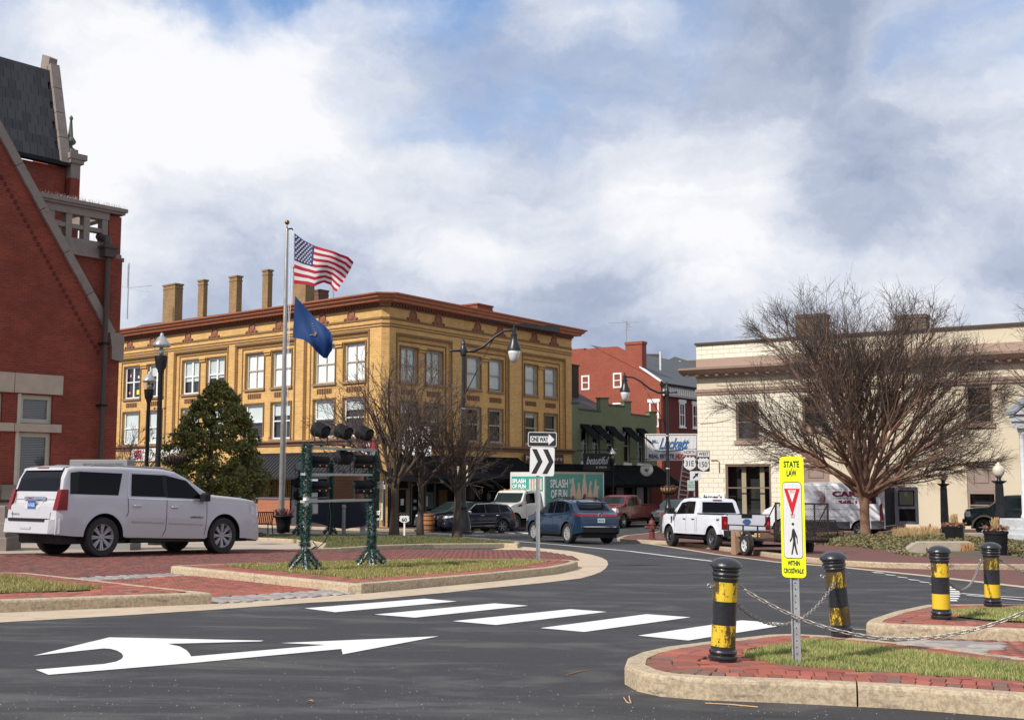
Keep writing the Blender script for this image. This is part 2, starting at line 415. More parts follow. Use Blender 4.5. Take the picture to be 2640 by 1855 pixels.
def text_mesh(body, w=None, h=None, bold=0, shear=0, ext=.004, spacing=1):
    cu = bpy.data.curves.new('lettering', 'FONT'); cu.body = body; cu.size = 1; cu.shear = shear; cu.offset = bold
    cu.extrude = 0; cu.resolution_u = 3; cu.space_character = spacing; cu.align_x = 'LEFT'
    o = bpy.data.objects.new('lettering', cu); me = bpy.data.meshes.new_from_object(o)
    bpy.data.objects.remove(o); bpy.data.curves.remove(cu)
    co = np.zeros(len(me.vertices)*3); me.vertices.foreach_get('co', co); co = co.reshape(-1, 3)
    if len(co) == 0: return me
    mn = co.min(0); mx = co.max(0); sz = mx-mn
    sx = (w/sz[0]) if w else None; sy = (h/sz[1]) if h else None
    if sx is None: sx = sy
    if sy is None: sy = sx
    co = (co-(mn+mx)/2)*np.array([sx, sy, 1]); me.vertices.foreach_set('co', co.ravel()); me.update()
    return me
def text(body, M, m, parent=None, world=False, name='lettering', **k):
    """lettering centred on M; the text reads along M's X, its up is M's Y, it faces M's Z"""
    me = text_mesh(body, **k); me.name = name; me.materials.append(m)
    o = bpy.data.objects.new(name, me); COL.objects.link(o); o.matrix_basis = M
    if parent is not None:
        o.parent = parent
        if world: o.matrix_parent_inverse = parent.matrix_basis.inverted()
    return o
STAND = Matrix(((1, 0, 0, 0), (0, 0, -1, 0), (0, 1, 0, 0), (0, 0, 0, 1)))   # text plane -> upright, facing local -Y
def TX(x, y, z): return Matrix.Translation((x, y, z)) @ STAND
def in_poly(x, y, poly):
    c = False; n = len(poly); j = n-1
    for i in range(n):
        xi, yi = poly[i]; xj, yj = poly[j]
        if (yi > y) != (yj > y) and x < (xj-xi)*(y-yi)/(yj-yi)+xi: c = not c
        j = i
    return c
def inset(poly, d):
    n = len(poly); out = []
    area = sum(poly[i][0]*poly[(i+1) % n][1]-poly[(i+1) % n][0]*poly[i][1] for i in range(n))
    sg = 1 if area > 0 else -1
    for i in range(n):
        p = Vector(poly[i]); a = (p-Vector(poly[i-1])).normalized(); b = (Vector(poly[(i+1) % n])-p).normalized()
        na = Vector((-a.y, a.x))*sg; nb = Vector((-b.y, b.x))*sg
        m = (na+nb); m = m.normalized() if m.length > .1 else na
        k = d/max(.45, m.dot(na)); out.append((p.x+m.x*k, p.y+m.y*k))
    return out
def smooth_poly(poly, it=2, keep=()):
    for _ in range(it):
        out = []
        n = len(poly)
        for i in range(n):
            a = Vector(poly[i]); b = Vector(poly[(i+1) % n])
            out.append(tuple(a*.75+b*.25)); out.append(tuple(a*.25+b*.75))
        poly = out
    return poly
def resample(pts, step, closed=True):
    pts = [Vector(p) for p in pts]
    if closed: pts = pts+[pts[0]]
    out = []; carry = 0
    for a, b in zip(pts, pts[1:]):
        L = (b-a).length
        if L < 1e-9: continue
        t = carry
        while t < L: out.append(tuple(a+(b-a)*(t/L))); t += step
        carry = t-L
    return out
def sheet(poly, h, name, m, parent=None, kind=None, thick=0):
    """a flat covering laid on the falling ground"""
    bm = bmesh.new()
    vs = [bm.verts.new((p[0], p[1], 0)) for p in poly]
    f = bm.faces.new(vs)
    if f.normal.z < 0 or (f.normal_update() or f.normal.z < 0): f.normal_flip()
    bmesh.ops.triangulate(bm, faces=bm.faces[:])
    bmesh.ops.bisect_plane(bm, geom=bm.verts[:]+bm.edges[:]+bm.faces[:], plane_co=(0, (LOW-GA)/GB, 0), plane_no=(GC, GB, 0))
    for v in bm.verts: v.co.z = gz(v.co.x, v.co.y)+h
    if thick:
        r = bmesh.ops.extrude_face_region(bm, geom=bm.faces[:])
        for e in r['geom']:
            if isinstance(e, bmesh.types.BMVert): e.co.z += thick
        bmesh.ops.recalc_face_normals(bm, faces=bm.faces[:])
    lay = bm.loops.layers.uv.new('UVMap')
    for f in bm.faces:
        for l in f.loops: l[lay].uv = (l.vert.co.x, l.vert.co.y)
    me = bpy.data.meshes.new(name); bm.to_mesh(me); bm.free(); me.materials.append(m)
    o = link(me, name, parent)
    if kind: o['kind'] = kind
    return o
def np_mesh(name, co, faces_n, idx, m, parent=None, **props):
    """fast mesh: co (N,3), idx flat vertex indices, faces_n corners per face"""
    me = bpy.data.meshes.new(name); nf = len(idx)//faces_n
    me.vertices.add(len(co)); me.vertices.foreach_set('co', np.asarray(co, dtype=np.float32).ravel())
    me.loops.add(len(idx)); me.loops.foreach_set('vertex_index', np.asarray(idx, dtype=np.int32))
    me.polygons.add(nf); me.polygons.foreach_set('loop_start', np.arange(0, len(idx), faces_n, dtype=np.int32))
    me.polygons.foreach_set('loop_total', np.full(nf, faces_n, dtype=np.int32))
    me.update(calc_edges=True); me.materials.append(m)
    o = link(me, name, parent)
    for k, v in props.items(): o[k] = v
    return o
# ================================================================== GROUND
def xy(p): return (p[0], p[1])
def PX(lst, h=0.0): return [xy(G(u, v, h)) for u, v in lst]
sheet([(-1400, -60), (1400, -60), (1400, 1600), (-1400, 1600)], 0, 'road', asph, kind='structure')

def kerb(poly, name, h=.15, wd=.16, seg=3.0, down=.06, base=0.0):
    """kerb stones swept round an outline; each stone is a piece of its own"""
    root = bpy.data.objects.new(name, None); COL.objects.link(root); root['kind'] = 'structure'
    n = len(poly); pts = [Vector(p) for p in poly]
    ia = inset(poly, wd); ib = inset(poly, .025)
    area = sum(poly[i][0]*poly[(i+1) % n][1]-poly[(i+1) % n][0]*poly[i][1] for i in range(n))
    # arclength
    L = [0]
    for i in range(n): L.append(L[-1]+(pts[(i+1) % n]-pts[i]).length)
    tot = L[-1]; k = max(1, round(tot/seg)); sl = tot/k
    def atl(s):
        s %= tot
        for i in range(n):
            if s <= L[i+1]+1e-9:
                f = (s-L[i])/max(1e-9, L[i+1]-L[i]); j = (i+1) % n
                lp = lambda A: Vector(A[i]).lerp(Vector(A[j]), f)
                return lp(poly), lp(ib), lp(ia)
        return Vector(poly[0]), Vector(ib[0]), Vector(ia[0])
    for q in range(k):
        s0 = q*sl+.006; s1 = (q+1)*sl-.006
        ss = [s0]+[x for x in L if s0+.02 < x < s1-.02]+[s1]
        b = MB(); rows = []
        for s in ss:
            o, m, i = atl(s)
            rows.append([(o.x, o.y, gz(o.x, o.y)-down+base), (o.x, o.y, gz(o.x, o.y)+h-.03+base), ((o.x*.7+m.x*.3), (o.y*.7+m.y*.3), gz(o.x, o.y)+h-.010+base), (m.x, m.y, gz(m.x, m.y)+h+base), (i.x, i.y, gz(i.x, i.y)+h+base), (i.x, i.y, gz(i.x, i.y)-down+base)])
        vs = [p for r in rows for p in r]; fs = []
        for a in range(len(rows)-1):
            for c in range(5):
                f = (a*6+c, (a+1)*6+c, (a+1)*6+c+1, a*6+c+1); fs.append(f if area > 0 else f[::-1])
        fs += [tuple(range(6)), tuple(range(len(rows)*6-1, len(rows)*6-7, -1))]
        b.add(vs, fs); b.obj('kerb_stone', kerbm, root)
    return root
brick_me = MB().bbox((-.0485, -.0985, -.04), (.0485, .0985, 0), .005).mesh('brick', uv=False)
_bm = {}
def place_bricks(spots, m, parent, h, limit=300, wob=.004, name='brick'):
    """spots: (x, y, angle, length along, width) nearest first as single bricks, the rest as one piece"""
    spots.sort(key=lambda s: s[0]**2+s[1]**2)
    key = m.name
    if key not in _bm:
        me = brick_me.copy(); me.materials.append(m); _bm[key] = me
    me = _bm[key]
    for x, y, a in spots[:limit]:
        n = GN+Vector((rnd.uniform(-1, 1), rnd.uniform(-1, 1), 0))*.012
        M = XF((x, y, gz(x, y)+h+rnd.uniform(-wob, wob)), (math.cos(a), math.sin(a), 0), n)
        link(me, name, parent, M=M)
    rest = spots[limit:]
    if rest:
        R = np.array(rest); r = np.random.default_rng(3)
        x, y, a = R[:, 0], R[:, 1], R[:, 2]; nb = len(R)
        z = np.maximum(GA+GB*y+GC*x, LOW)+h+r.uniform(-wob, wob, nb)*.7
        cs, sn = np.cos(a), np.sin(a)
        lx = np.array([-.0485, .0485, .0485, -.0485, -.044, .044, .044, -.044]); ly = np.array([-.0985, -.0985, .0985, .0985, -.094, -.094, .094, .094])
        lz = np.array([-.02]*4+[0]*4)
        X = x[:, None]+lx*cs[:, None]-ly*sn[:, None]; Y = y[:, None]+lx*sn[:, None]+ly*cs[:, None]
        Z = z[:, None]+lz[None, :]+GB*(Y-y[:, None])*(z[:, None] > LOW+h+.01)+GC*(X-x[:, None])*(z[:, None] > LOW+h+.01)
        co = np.stack([X, Y, Z], -1).reshape(-1, 3)
        fc = np.array([[4, 5, 6, 7], [0, 1, 5, 4], [1, 2, 6, 5], [2, 3, 7, 6], [3, 0, 4, 7]])
        idx = (np.arange(nb)[:, None, None]*8+fc[None]).ravel()
        np_mesh(name+'s_beyond', co, 4, idx, m, parent, kind='stuff')
def pave(poly, ang, m, h, parent, limit=300, bl=.2, bw=.1, gap=.0, near=None, skip=None):
    ca, sa = math.cos(ang), math.sin(ang)
    loc = [(x*ca+y*sa, -x*sa+y*ca) for x, y in poly]
    x0 = min(p[0] for p in loc); x1 = max(p[0] for p in loc); y0 = min(p[1] for p in loc); y1 = max(p[1] for p in loc)
    spots = []; r = 0; y = y0
    while y < y1:
        x = x0+(bl/2 if r % 2 else 0)
        while x < x1:
            if in_poly(x, y, loc):
                wx, wy = x*ca-y*sa, x*sa+y*ca
                if not skip or not skip(wx, wy): spots.append((wx, wy, ang+PI/2))
            x += bl
        y += bw; r += 1
    place_bricks(spots, m, parent, h, limit)
def border(poly, m, h, parent, rows=2, start=.17, limit=300, cond=None):
    """header courses following an outline"""
    spots = []
    for r in range(rows):
        ip = inset(poly, start+.1+r*.203); pts = resample(ip, .1025)
        for i, p in enumerate(pts):
            q = pts[(i+1) % len(pts)]; o = pts[i-1]
            a = math.atan2(q[1]-o[1], q[0]-o[0])
            if (Vector(q)-Vector(o)).length < .15: continue
            if cond and not cond(p): continue
            spots.append((p[0], p[1], a+rnd.uniform(-.02, .02)))
    place_bricks(spots, m, parent, h, limit)
def grass_mat(name, g1, g2, g3):
    m, t, b = new_mat(name)
    r = t.add('ShaderNodeNewGeometry').outputs['Random Per Island']
    p = t.add('ShaderNodeNewGeometry').outputs['Position']
    n = t.noise(p, 2.6, 4, .6).outputs['Fac']
    c = t.ramp(t.math('ADD', t.math('MULTIPLY', r, .62), t.math('MULTIPLY', n, .55)), [(.15, g1), (.5, g2), (.72, g3), (.98, tuple(x*1.25 for x in g3))])
    t.set(b, 'Base Color', c); t.set(b, 'Roughness', .75); return m
gm_near = grass_mat('grass_blades', (.08, .13, .03), (.20, .26, .065), (.40, .36, .14))
gm_dry = grass_mat('dry_grass_blades', (.09, .12, .03), (.22, .22, .06), (.38, .31, .12))
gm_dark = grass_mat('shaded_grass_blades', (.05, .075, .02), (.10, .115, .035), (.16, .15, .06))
def blades(poly, dens, hgt, wdt, m, h, name, label, parent=None, seed=1):
    r = np.random.default_rng(seed); P = np.array(poly)
    mn, mx = P.min(0), P.max(0); N = int((mx[0]-mn[0])*(mx[1]-mn[1])*dens)
    q = r.uniform(mn, mx, (N, 2))
    ins = np.zeros(N, bool); j = len(P)-1
    for i in range(len(P)):
        xi, yi = P[i]; xj, yj = P[j]
        c = ((yi > q[:, 1]) != (yj > q[:, 1])) & (q[:, 0] < (xj-xi)*(q[:, 1]-yi)/(yj-yi+1e-12)+xi); ins ^= c; j = i
    q = q[ins]
    patch = np.sin(q[:, 0]*3.1+1.3)*np.cos(q[:, 1]*2.7)+np.sin(q[:, 0]*7.7+q[:, 1]*5.1)*.6
    keep = r.uniform(0, 1, len(q)) < .8+.25*patch
    q = q[keep]; patch = patch[keep]; n = len(q)
    z = np.maximum(GA+GB*q[:, 1]+GC*q[:, 0], LOW)+h
    a = r.uniform(0, 2*PI, n); hh = hgt*r.uniform(.45, 1.25, n)*(1+.22*patch); lean = r.uniform(.1, .8, n)*hh; la = r.uniform(0, 2*PI, n)
    w = wdt*r.uniform(.6, 1.3, n); dx, dy = np.cos(a)*w/2, np.sin(a)*w/2
    b0 = np.stack([q[:, 0]-dx, q[:, 1]-dy, z-.01], 1); b1 = np.stack([q[:, 0]+dx, q[:, 1]+dy, z-.01], 1)
    mx_ = np.stack([q[:, 0]+np.cos(la)*lean*.35, q[:, 1]+np.sin(la)*lean*.35, z+hh*.6], 1)
    m0 = mx_-np.stack([dx, dy, dx*0], 1)*.75; m1 = mx_+np.stack([dx, dy, dx*0], 1)*.75
    tp = np.stack([q[:, 0]+np.cos(la)*lean, q[:, 1]+np.sin(la)*lean, z+hh], 1)
    co = np.stack([b0, b1, m1, m0, tp], 1).reshape(-1, 3)
    idx = (np.arange(n)[:, None, None]*5+np.array([[0, 1, 2], [0, 2, 3], [3, 2, 4]])[None]).ravel()
    o = np_mesh(name, co, 3, idx, m, parent); tag(o, label, 'grass' if parent is None else None, kind='stuff'); return o

# ---- near right island
D = [(.93, 9.62), (.87, 9.2), (.93, 8.85), (1.08, 8.62), (1.4, 8.49), (1.94, 8.42), (2.7, 8.25), (3.41, 7.94), (4.6, 7.45), (6.6, 6.6), (7.2, 7.2), (5.6, 8.6), (4.6, 9.65), (4.31, 10.0), (3.9, 10.68), (3.35, 11.3), (3.05, 11.55), (2.77, 11.66), (2.5, 11.56), (1.77, 10.86), (1.34, 10.42), (1.08, 10.0)]
kerb(D, 'near_island_kerb', seg=2.6)
isl = sheet(inset(D, .15), .130, 'island_bed', soil, kind='structure')
border(D, brk, .152, isl, rows=2, start=.165)
# extra courses where the island narrows
Dg = inset(D, .61)
def inD(x, y): return in_poly(x, y, inset(D, .60))
grD = [(1.98, 10.15), (1.9, 9.75), (2.0, 9.45), (2.4, 9.12), (2.9, 8.95), (3.6, 8.66), (4.8, 8.1), (6.2, 7.5), (6.3, 7.7), (4.1, 9.4), (3.6, 10.25), (3.1, 10.9), (2.85, 11.08), (2.6, 10.95)]
pave([p for p in inset(D, .59)], .15, brk, .151, isl, limit=60, skip=lambda x, y: in_poly(x, y, grD))
sheet(grD, .145, 'lawn_soil', grassg, kind='structure')
blades(grD, 11000, .036, .0038, gm_near, .145, 'grass', 'short green grass round the foot of the yellow crosswalk sign', seed=2)
# ---- second right island
E_ = [(4.02, 13.33), (3.88, 12.98), (4.0, 12.74), (5.36, 12.4), (7.0, 12.0), (10, 11.2), (11, 16.9), (8.6, 16.3), (6.87, 15.95), (5.44, 15.55), (4.63, 14.4)]
kerb(E_, 'second_island_kerb', seg=2.6)
isl2 = sheet(inset(E_, .15), .130, 'island_bed', soil, kind='structure')
border(E_, brk, .152, isl2, rows=3, start=.165, cond=lambda p: p[0] < 7.5)
grE = [(5.35, 14.55), (5.2, 14.0), (5.4, 13.55), (6.2, 13.15), (9.5, 12.3), (9.8, 15.8), (7.4, 15.35), (6.0, 15.1)]
sheet(grE, .147, 'lawn_soil', grassg, kind='structure')
blades(grE, 5600, .04, .005, gm_near, .147, 'grass', 'green grass beside the two upright striped bollards at the right', seed=3)
# ---- crossing path between the two
pathP = [(3.15, 11.72), (3.45, 11.4), (3.98, 10.75), (4.4, 10.05), (5.7, 8.65), (7.3, 7.3), (11, 8.5), (10, 11.15), (7.0, 11.95), (5.36, 12.35), (4.0, 12.68)]
sheet(pathP, .01, 'crossing_path', conc, kind='structure')
pth = sheet(inset(pathP, .05), .014, 'paver_bed', soil, kind='structure')
matD = [(3.5, 11.55), (4.05, 12.35), (5.0, 12.15), (4.35, 10.9), (4.15, 10.6)]
pave(matD, .35, greyp, .045, pth, limit=120)
pave(inset(pathP, .12), .5, brk, .04, pth, limit=180, skip=lambda x, y: in_poly(x, y, matD) or x < 4.3)

# ---- left lawn corner
A_ = [(-3.98, 15.68), (-6.07, 14.06), (-8.0, 12.5), (-12, 9.3), (-20, 9.3), (-20, 18.6), (-12, 19.0), (-8.35, 19.3), (-7.96, 19.34)]
# ---- gutter pan round the left islands
gut = PX([(-700, 1640), (-300, 1621), (0, 1604), (300, 1587), (552, 1571), (800, 1553), (954, 1545), (1150, 1527), (1250, 1516), (1400, 1502), (1498, 1490), (1530, 1481), (1549, 1473.5), (1562, 1464), (1568, 1454), (1565, 1444.5), (1552, 1437), (1525, 1429), (1467, 1419), (1400, 1413), (1330, 1407)])
sheet(gut+[(-2, 30), (-8, 24), (-20, 18)], .004, 'gutter', gutterm, kind='structure')
kerb(A_, 'left_lawn_kerb', seg=3.1)
islA = sheet(inset(A_, .15), .130, 'island_bed', soil, kind='structure')
border(A_, brk, .152, islA, rows=4, start=.165, cond=lambda p: -9.5 < p[0])
grA = [(-5.55, 16.05), (-7.2, 14.6), (-9.0, 13.1), (-14, 11.2), (-16, 18.2), (-10.2, 18.55), (-7.8, 18.3)]
sheet(grA, .147, 'lawn_soil', grassg, kind='structure')
blades(grA, 3600, .05, .006, gm_dry, .147, 'grass', 'yellowish green grass in the corner lawn at the far left', seed=4)
# ---- middle left island (under the floodlight rack)
Bp = [(-6.30, 22.2), (-6.35, 21.95), (-2.48, 17.86), (-2.28, 17.88), (-.48, 20.98), (.83, 23.62), (1.3, 25.3), (1.47, 26.3), (1.42, 26.9), (1.2, 27.1), (.56, 26.9), (-1.91, 26.4), (-5.33, 23.3)]
kerb(Bp, 'rack_island_kerb', seg=3.2)
islB = sheet(inset(Bp, .15), .130, 'island_bed', soil, kind='structure')
border(Bp, brk, .152, islB, rows=3, start=.165)
grB = inset([(-5.5, 22.3), (-2.45, 18.85), (-.9, 21.3), (.2, 23.6), (.75, 25.6), (.75, 26.5), (-1.6, 25.95), (-4.9, 23.0)], .02)
sheet(grB, .147, 'lawn_soil', grassg, kind='structure')
blades(grB, 2600, .052, .008, gm_dry, .147, 'grass', 'yellowish grass under the garlanded floodlight rack', seed=5)
# ---- walkway between them
wk = [(-3.9, 15.72), (-2.36, 17.8), (-6.4, 22.0), (-8.0, 19.45)]
sheet(wk, .008, 'walkway_bed', soil, kind='structure')
wkr = bpy.data.objects.new('walkway', None); COL.objects.link(wkr); wkr['kind'] = 'structure'
def lerp2(a, b, t): return (a[0]+(b[0]-a[0])*t, a[1]+(b[1]-a[1])*t)
m1 = [wk[0], wk[1], lerp2(wk[1], wk[2], .13), lerp2(wk[0], wk[3], .13)]
m2 = [lerp2(wk[0], wk[3], .87), lerp2(wk[1], wk[2], .87), wk[2], wk[3]]
mm = [lerp2(wk[0], wk[3], .14), lerp2(wk[1], wk[2], .14), lerp2(wk[1], wk[2], .86), lerp2(wk[0], wk[3], .86)]
pave(m1, -.8, greyp, .02, wkr, limit=150); pave(m2, -.8, greyp, .02, wkr, limit=0)
pave(mm, .0, brk, .02, wkr, limit=140)
# ---- brick carriageway in front of the monument
far = PX([(-400, 1434), (0, 1430), (300, 1424), (620, 1419), (820, 1417), (1115, 1417), (1338, 1418), (1400, 1422), (1460, 1431), (1489, 1441)])
bw_ = far+[(1.3, 27.2), (-1.9, 26.45), (-5.33, 23.32), (-6.36, 22.2), (-8.02, 19.5), (-14, 18.7), (-20, 18.7)]
sheet(bw_, .008, 'carriageway_bed', soil, kind='structure')
bwr = bpy.data.objects.new('brick_carriageway', None); COL.objects.link(bwr); bwr['kind'] = 'structure'
pave(bw_, math.atan2(.724, .69), brkd, .02, bwr, limit=0)
# ---- plaza paving and the tree lawn
plz = PX([(-700, 1443), (-400, 1434), (0, 1430), (300, 1424), (620, 1419), (800, 1417), (812, 1410), (825, 1399), (786, 1391), (672, 1385), (560, 1384), (300, 1388), (-500, 1400)])
sheet(plz, .03, 'plaza_paving', conc, kind='structure')
Cp = PX([(818, 1412), (879, 1411), (1000, 1404), (1115, 1400.5), (1300, 1399), (1334, 1400.5), (1340, 1397), (1300, 1393), (1209, 1386), (1100, 1382), (950, 1379), (800, 1378), (655, 1379.5), (662, 1384.5), (786, 1391), (828, 1399)], .15)
kerb(Cp, 'tree_lawn_kerb', h=.15, seg=3.0)
sheet(inset(Cp, .13), .13, 'tree_lawn', grassg, kind='structure')
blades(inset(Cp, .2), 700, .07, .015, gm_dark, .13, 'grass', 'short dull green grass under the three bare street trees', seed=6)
# ---- pavement before the yellow building and side street corner
sheet([(-40, 84), (-7.6, 58.6), (-4.7, 59.2), (-4.5, 60.2), (26, 103), (20, 110), (-10, 75), (-40, 98)], .10, 'far_pavement', farb, kind='structure', thick=.03)
kerb([(-40, 84), (-7.6, 58.5), (-4.9, 59.0), (-4.3, 60.0), (26, 102.6), (25.5, 103), (-4.6, 60.6), (-5.2, 59.5), (-7.6, 58.95), (-40, 84.5)], 'far_pavement_kerb', h=.135, seg=6, wd=.1)
# ---- right hand pavement with the hydrant corner
kl = PX([(1592, 1384.5), (1600, 1387), (1640, 1390), (1718, 1394), (1800, 1401), (1900, 1413), (2000, 1426), (2074, 1435), (2159, 1443.5), (2280, 1449), (2400, 1452), (2640, 1454), (3000, 1457)], .14)
sp = kl+[(40, 30), (60, 60), (40, 95), (17, 92)]+PX([(1760, 1356), (1707, 1366), (1660, 1374), (1610, 1379)], .14)
sheet(inset(sp, .12), .09, 'right_pavement', farb, kind='structure', thick=.045)
kerb(sp, 'right_pavement_kerb', h=.14, seg=2.8, wd=.16)
pk = PX([(1590, 1386), (1630, 1394), (1660, 1400), (1750, 1414), (1850, 1430), (2000, 1449), (2162, 1462), (2380, 1484.5), (2640, 1514.5), (3000, 1556)])
sheet(pk+[(kl[-1][0], kl[-1][1]+.5)]+[(a, b+.05) for a, b in kl[::-1]], .004, 'parking_lane_edge', gutterm, kind='structure')
pk2 = PX([(1600, 1386), (1640, 1393), (1672, 1400), (1752, 1411.5), (1850, 1427.5), (2000, 1446.5), (2162, 1459), (2380, 1481), (2640, 1510), (3000, 1551)])
sheet(pk2+[(kl[-1][0], kl[-1][1]+.5)]+[(a, b+.05) for a, b in kl[::-1]], .009, 'parking_lane', farb, kind='structure')

# ================================================================== ROAD MARKINGS
def mark(pl, name='road_marking', h=.006, px=True):
    o = sheet(PX(pl) if px else pl, h, name, paint); o['kind'] = 'structure'; return o
for q in [[(785, 1568), (864, 1578), (1178, 1550), (1094, 1543)], [(965, 1584), (1070, 1592), (1362, 1561), (1275, 1555)],
          [(1167, 1601), (1279, 1611), (1564, 1577), (1470, 1570)], [(1393, 1619), (1506, 1629), (1780, 1591), (1667, 1583)], [(1645, 1638.5), (1774, 1651), (2046, 1608), (1912, 1599)]]:
    mark(q, 'crosswalk_bar')
az = lambda L: [(x/1.435, 1450+y/1.435) for x, y in L]
mark(az([(132, 397), (180, 416), (700, 373), (1263, 320), (1268, 340), (1623, 273), (1040, 298), (1205, 305), (950, 327), (707, 348), (700, 336), (690, 325), (665, 311), (620, 301), (965, 292), (975, 289), (405, 277), (125, 345), (385, 318), (410, 320), (432, 326), (450, 336), (456, 347), (450, 357), (430, 367), (385, 376)]), 'turn_arrow')
def stripe(pts, wpx=None, wm=.12, name='lane_line'):
    P = [Vector(p) for p in PX(pts)]; l = []; r = []
    for i, p in enumerate(P):
        d = (P[min(i+1, len(P)-1)]-P[max(0, i-1)]).normalized(); n = Vector((-d.y, d.x))*wm/2
        l.append(tuple(p+n)); r.append(tuple(p-n))
    mark(l+r[::-1], name, px=False)
stripe([(1160, 1380), (1209, 1384.5), (1250, 1388), (1436, 1403), (1622, 1420), (1735, 1434), (1845, 1447)], wm=.16)
z85 = lambda L: [(2200+x/4.03, 1150+y/4.03) for x, y in L]
for a in [(190, 1305, 330, 1320), (320, 1328, 450, 1345), (445, 1352, 580, 1370), (560, 1378, 700, 1396), (672, 1402, 810, 1420), (780, 1428, 860, 1440)]:
    mark(z85([(a[0], a[1]), (a[0]+30, a[1]+9), (a[2], a[3]), (a[2]-30, a[3]-7)]), 'edge_dash')
for k, (x1, y1) in enumerate([(1030, 1465), (1085, 1487), (1110, 1510), (1116, 1532), (1112, 1556), (1100, 1580), (1085, 1602)]):
    mark(z85([(900, y1-12+4), (x1-15, y1-6), (x1, y1+8), (900, y1+5)]), 'hatch_bar')
stripe(z85([(1116, 1528), (1350, 1548), (1774, 1572)]), wm=.10)
stripe(z85([(1180, 1548), (1420, 1566), (1774, 1600)]), wm=.10)
for a in [[(1020, 1371), (1090, 1373), (1165, 1376.5), (1250, 1380)], [(760, 1370), (900, 1371), (1012, 1374), (1165, 1380)], [(690, 1374), (860, 1374.5)]]: stripe(a, wm=.14)
for q in [[(1209, 1367), (1226, 1371), (1262, 1373.5), (1254, 1370)], [(1272, 1369), (1310, 1374), (1330, 1375), (1318, 1372)], [(1330, 1371), (1352, 1375), (1375, 1376), (1362, 1372)]]: mark(q, 'crosswalk_bar')
stripe([(2110, 1613), (2235, 1624)], wm=.03, name='chalk_line')
# loose twigs, straw and a leaf on the near asphalt
strawm = mat('dry_straw', (.50, .33, .18), .9, var=.2); leafm = mat('fallen_leaf', (.35, .16, .06), .9)
def twig(pts, r, label, m=strawm):
    P = [G(u, v)+Vector((0, 0, r+.003)) for u, v in pts]
    o = MB().tube(P, [r, r*1.2]+[r]*(len(P)-2) if len(P) > 2 else r, 5).obj('twig', m); tag(o, label, 'twig')
twig([(1818, 1814), (1880, 1817), (1954, 1824)], .0045, 'long pale straw lying at the foot of the near right kerb')
twig([(1608, 1799), (1616, 1811), (1624, 1814)], .004, 'bent straw on the asphalt left of the near right kerb')
twig([(1622, 1796), (1624, 1806), (1627, 1813)], .005, 'short upright looking straw beside the bent straw')
twig([(1462, 1740), (1490, 1733), (1520, 1728)], .0035, 'brown twig lying on the dark road patch before the near kerb', leafm)
lf = MB(); c = G(798, 1812)+Vector((0, 0, .01))
lf.add([c+Vector((-.03, 0, 0)), c+Vector((0, -.02, .012)), c+Vector((.03, 0, .004)), c+Vector((.01, .025, .015))], [(0, 1, 2, 3)])
tag(lf.obj('leaf', leafm), 'single small brown leaf on the asphalt below the turn arrow', 'leaf')
# grit scattered on the near road
r = np.random.default_rng(9); N = 600
gx = r.uniform(-3.5, 3.6, N); gy = 7.0+np.abs(r.normal(0, 1.5, N)); ok = ~np.array([in_poly(a, b, D) for a, b in zip(gx, gy)]); gx, gy = gx[ok], gy[ok]; N = len(gx)
s_ = r.uniform(.0015, .0045, N); zz = np.maximum(GA+GB*gy+GC*gx, LOW)+.001
off = np.array([[-1, -1, 0], [1, -1, 0], [0, 1.2, 0], [0, 0, 1.3]]); co = np.stack([gx, gy, zz], 1)[:, None]+off[None]*s_[:, None, None]
np_mesh('grit', co.reshape(-1, 3), 3, (np.arange(N)[:, None, None]*4+np.array([[0, 1, 3], [1, 2, 3], [2, 0, 3]])[None]).ravel(), mat('grit', (.42, .39, .35), .9), kind='stuff', label='pale grit scattered over the near asphalt', category='grit')
# ================================================================== BUILDINGS
class Fac:
    """a vertical facade plane: s runs along it, z is height"""
    def __init__(s, ox, oy, dx, dy):
        n = math.hypot(dx, dy); s.o = (ox, oy); s.d = (dx/n, dy/n); s.M = TR((ox, oy, 0), math.atan2(dy, dx))
    def to(s, u, v, t=0.0):
        ox = s.o[0]-s.d[1]*t; oy = s.o[1]+s.d[0]*t; r_ = ray(u, v); k = r_.x/r_.y
        a = (oy*k-ox)/(s.d[0]-s.d[1]*k); Y = oy+a*s.d[1]
        return a, 1.6+Y/r_.y*r_.z
FA = Fac(-6.8, 62.1, .773, -.634); FB = Fac(-6.8, 62.1, .578, .816)
FR = Fac(-12.9, 38, .653, .757); FC = Fac(11.47, 72, .858, -.513)
FG = Fac(FB.o[0]+FB.d[0]*18.65, FB.o[1]+FB.d[1]*18.65, .578, .816)
def building(name, label, F, z0=-1.1, cat='building'):
    e = thing(name, label, cat, (F.o[0], F.o[1], z0), math.atan2(F.d[1], F.d[0]))
    return e, Matrix.Translation((0, 0, -z0))
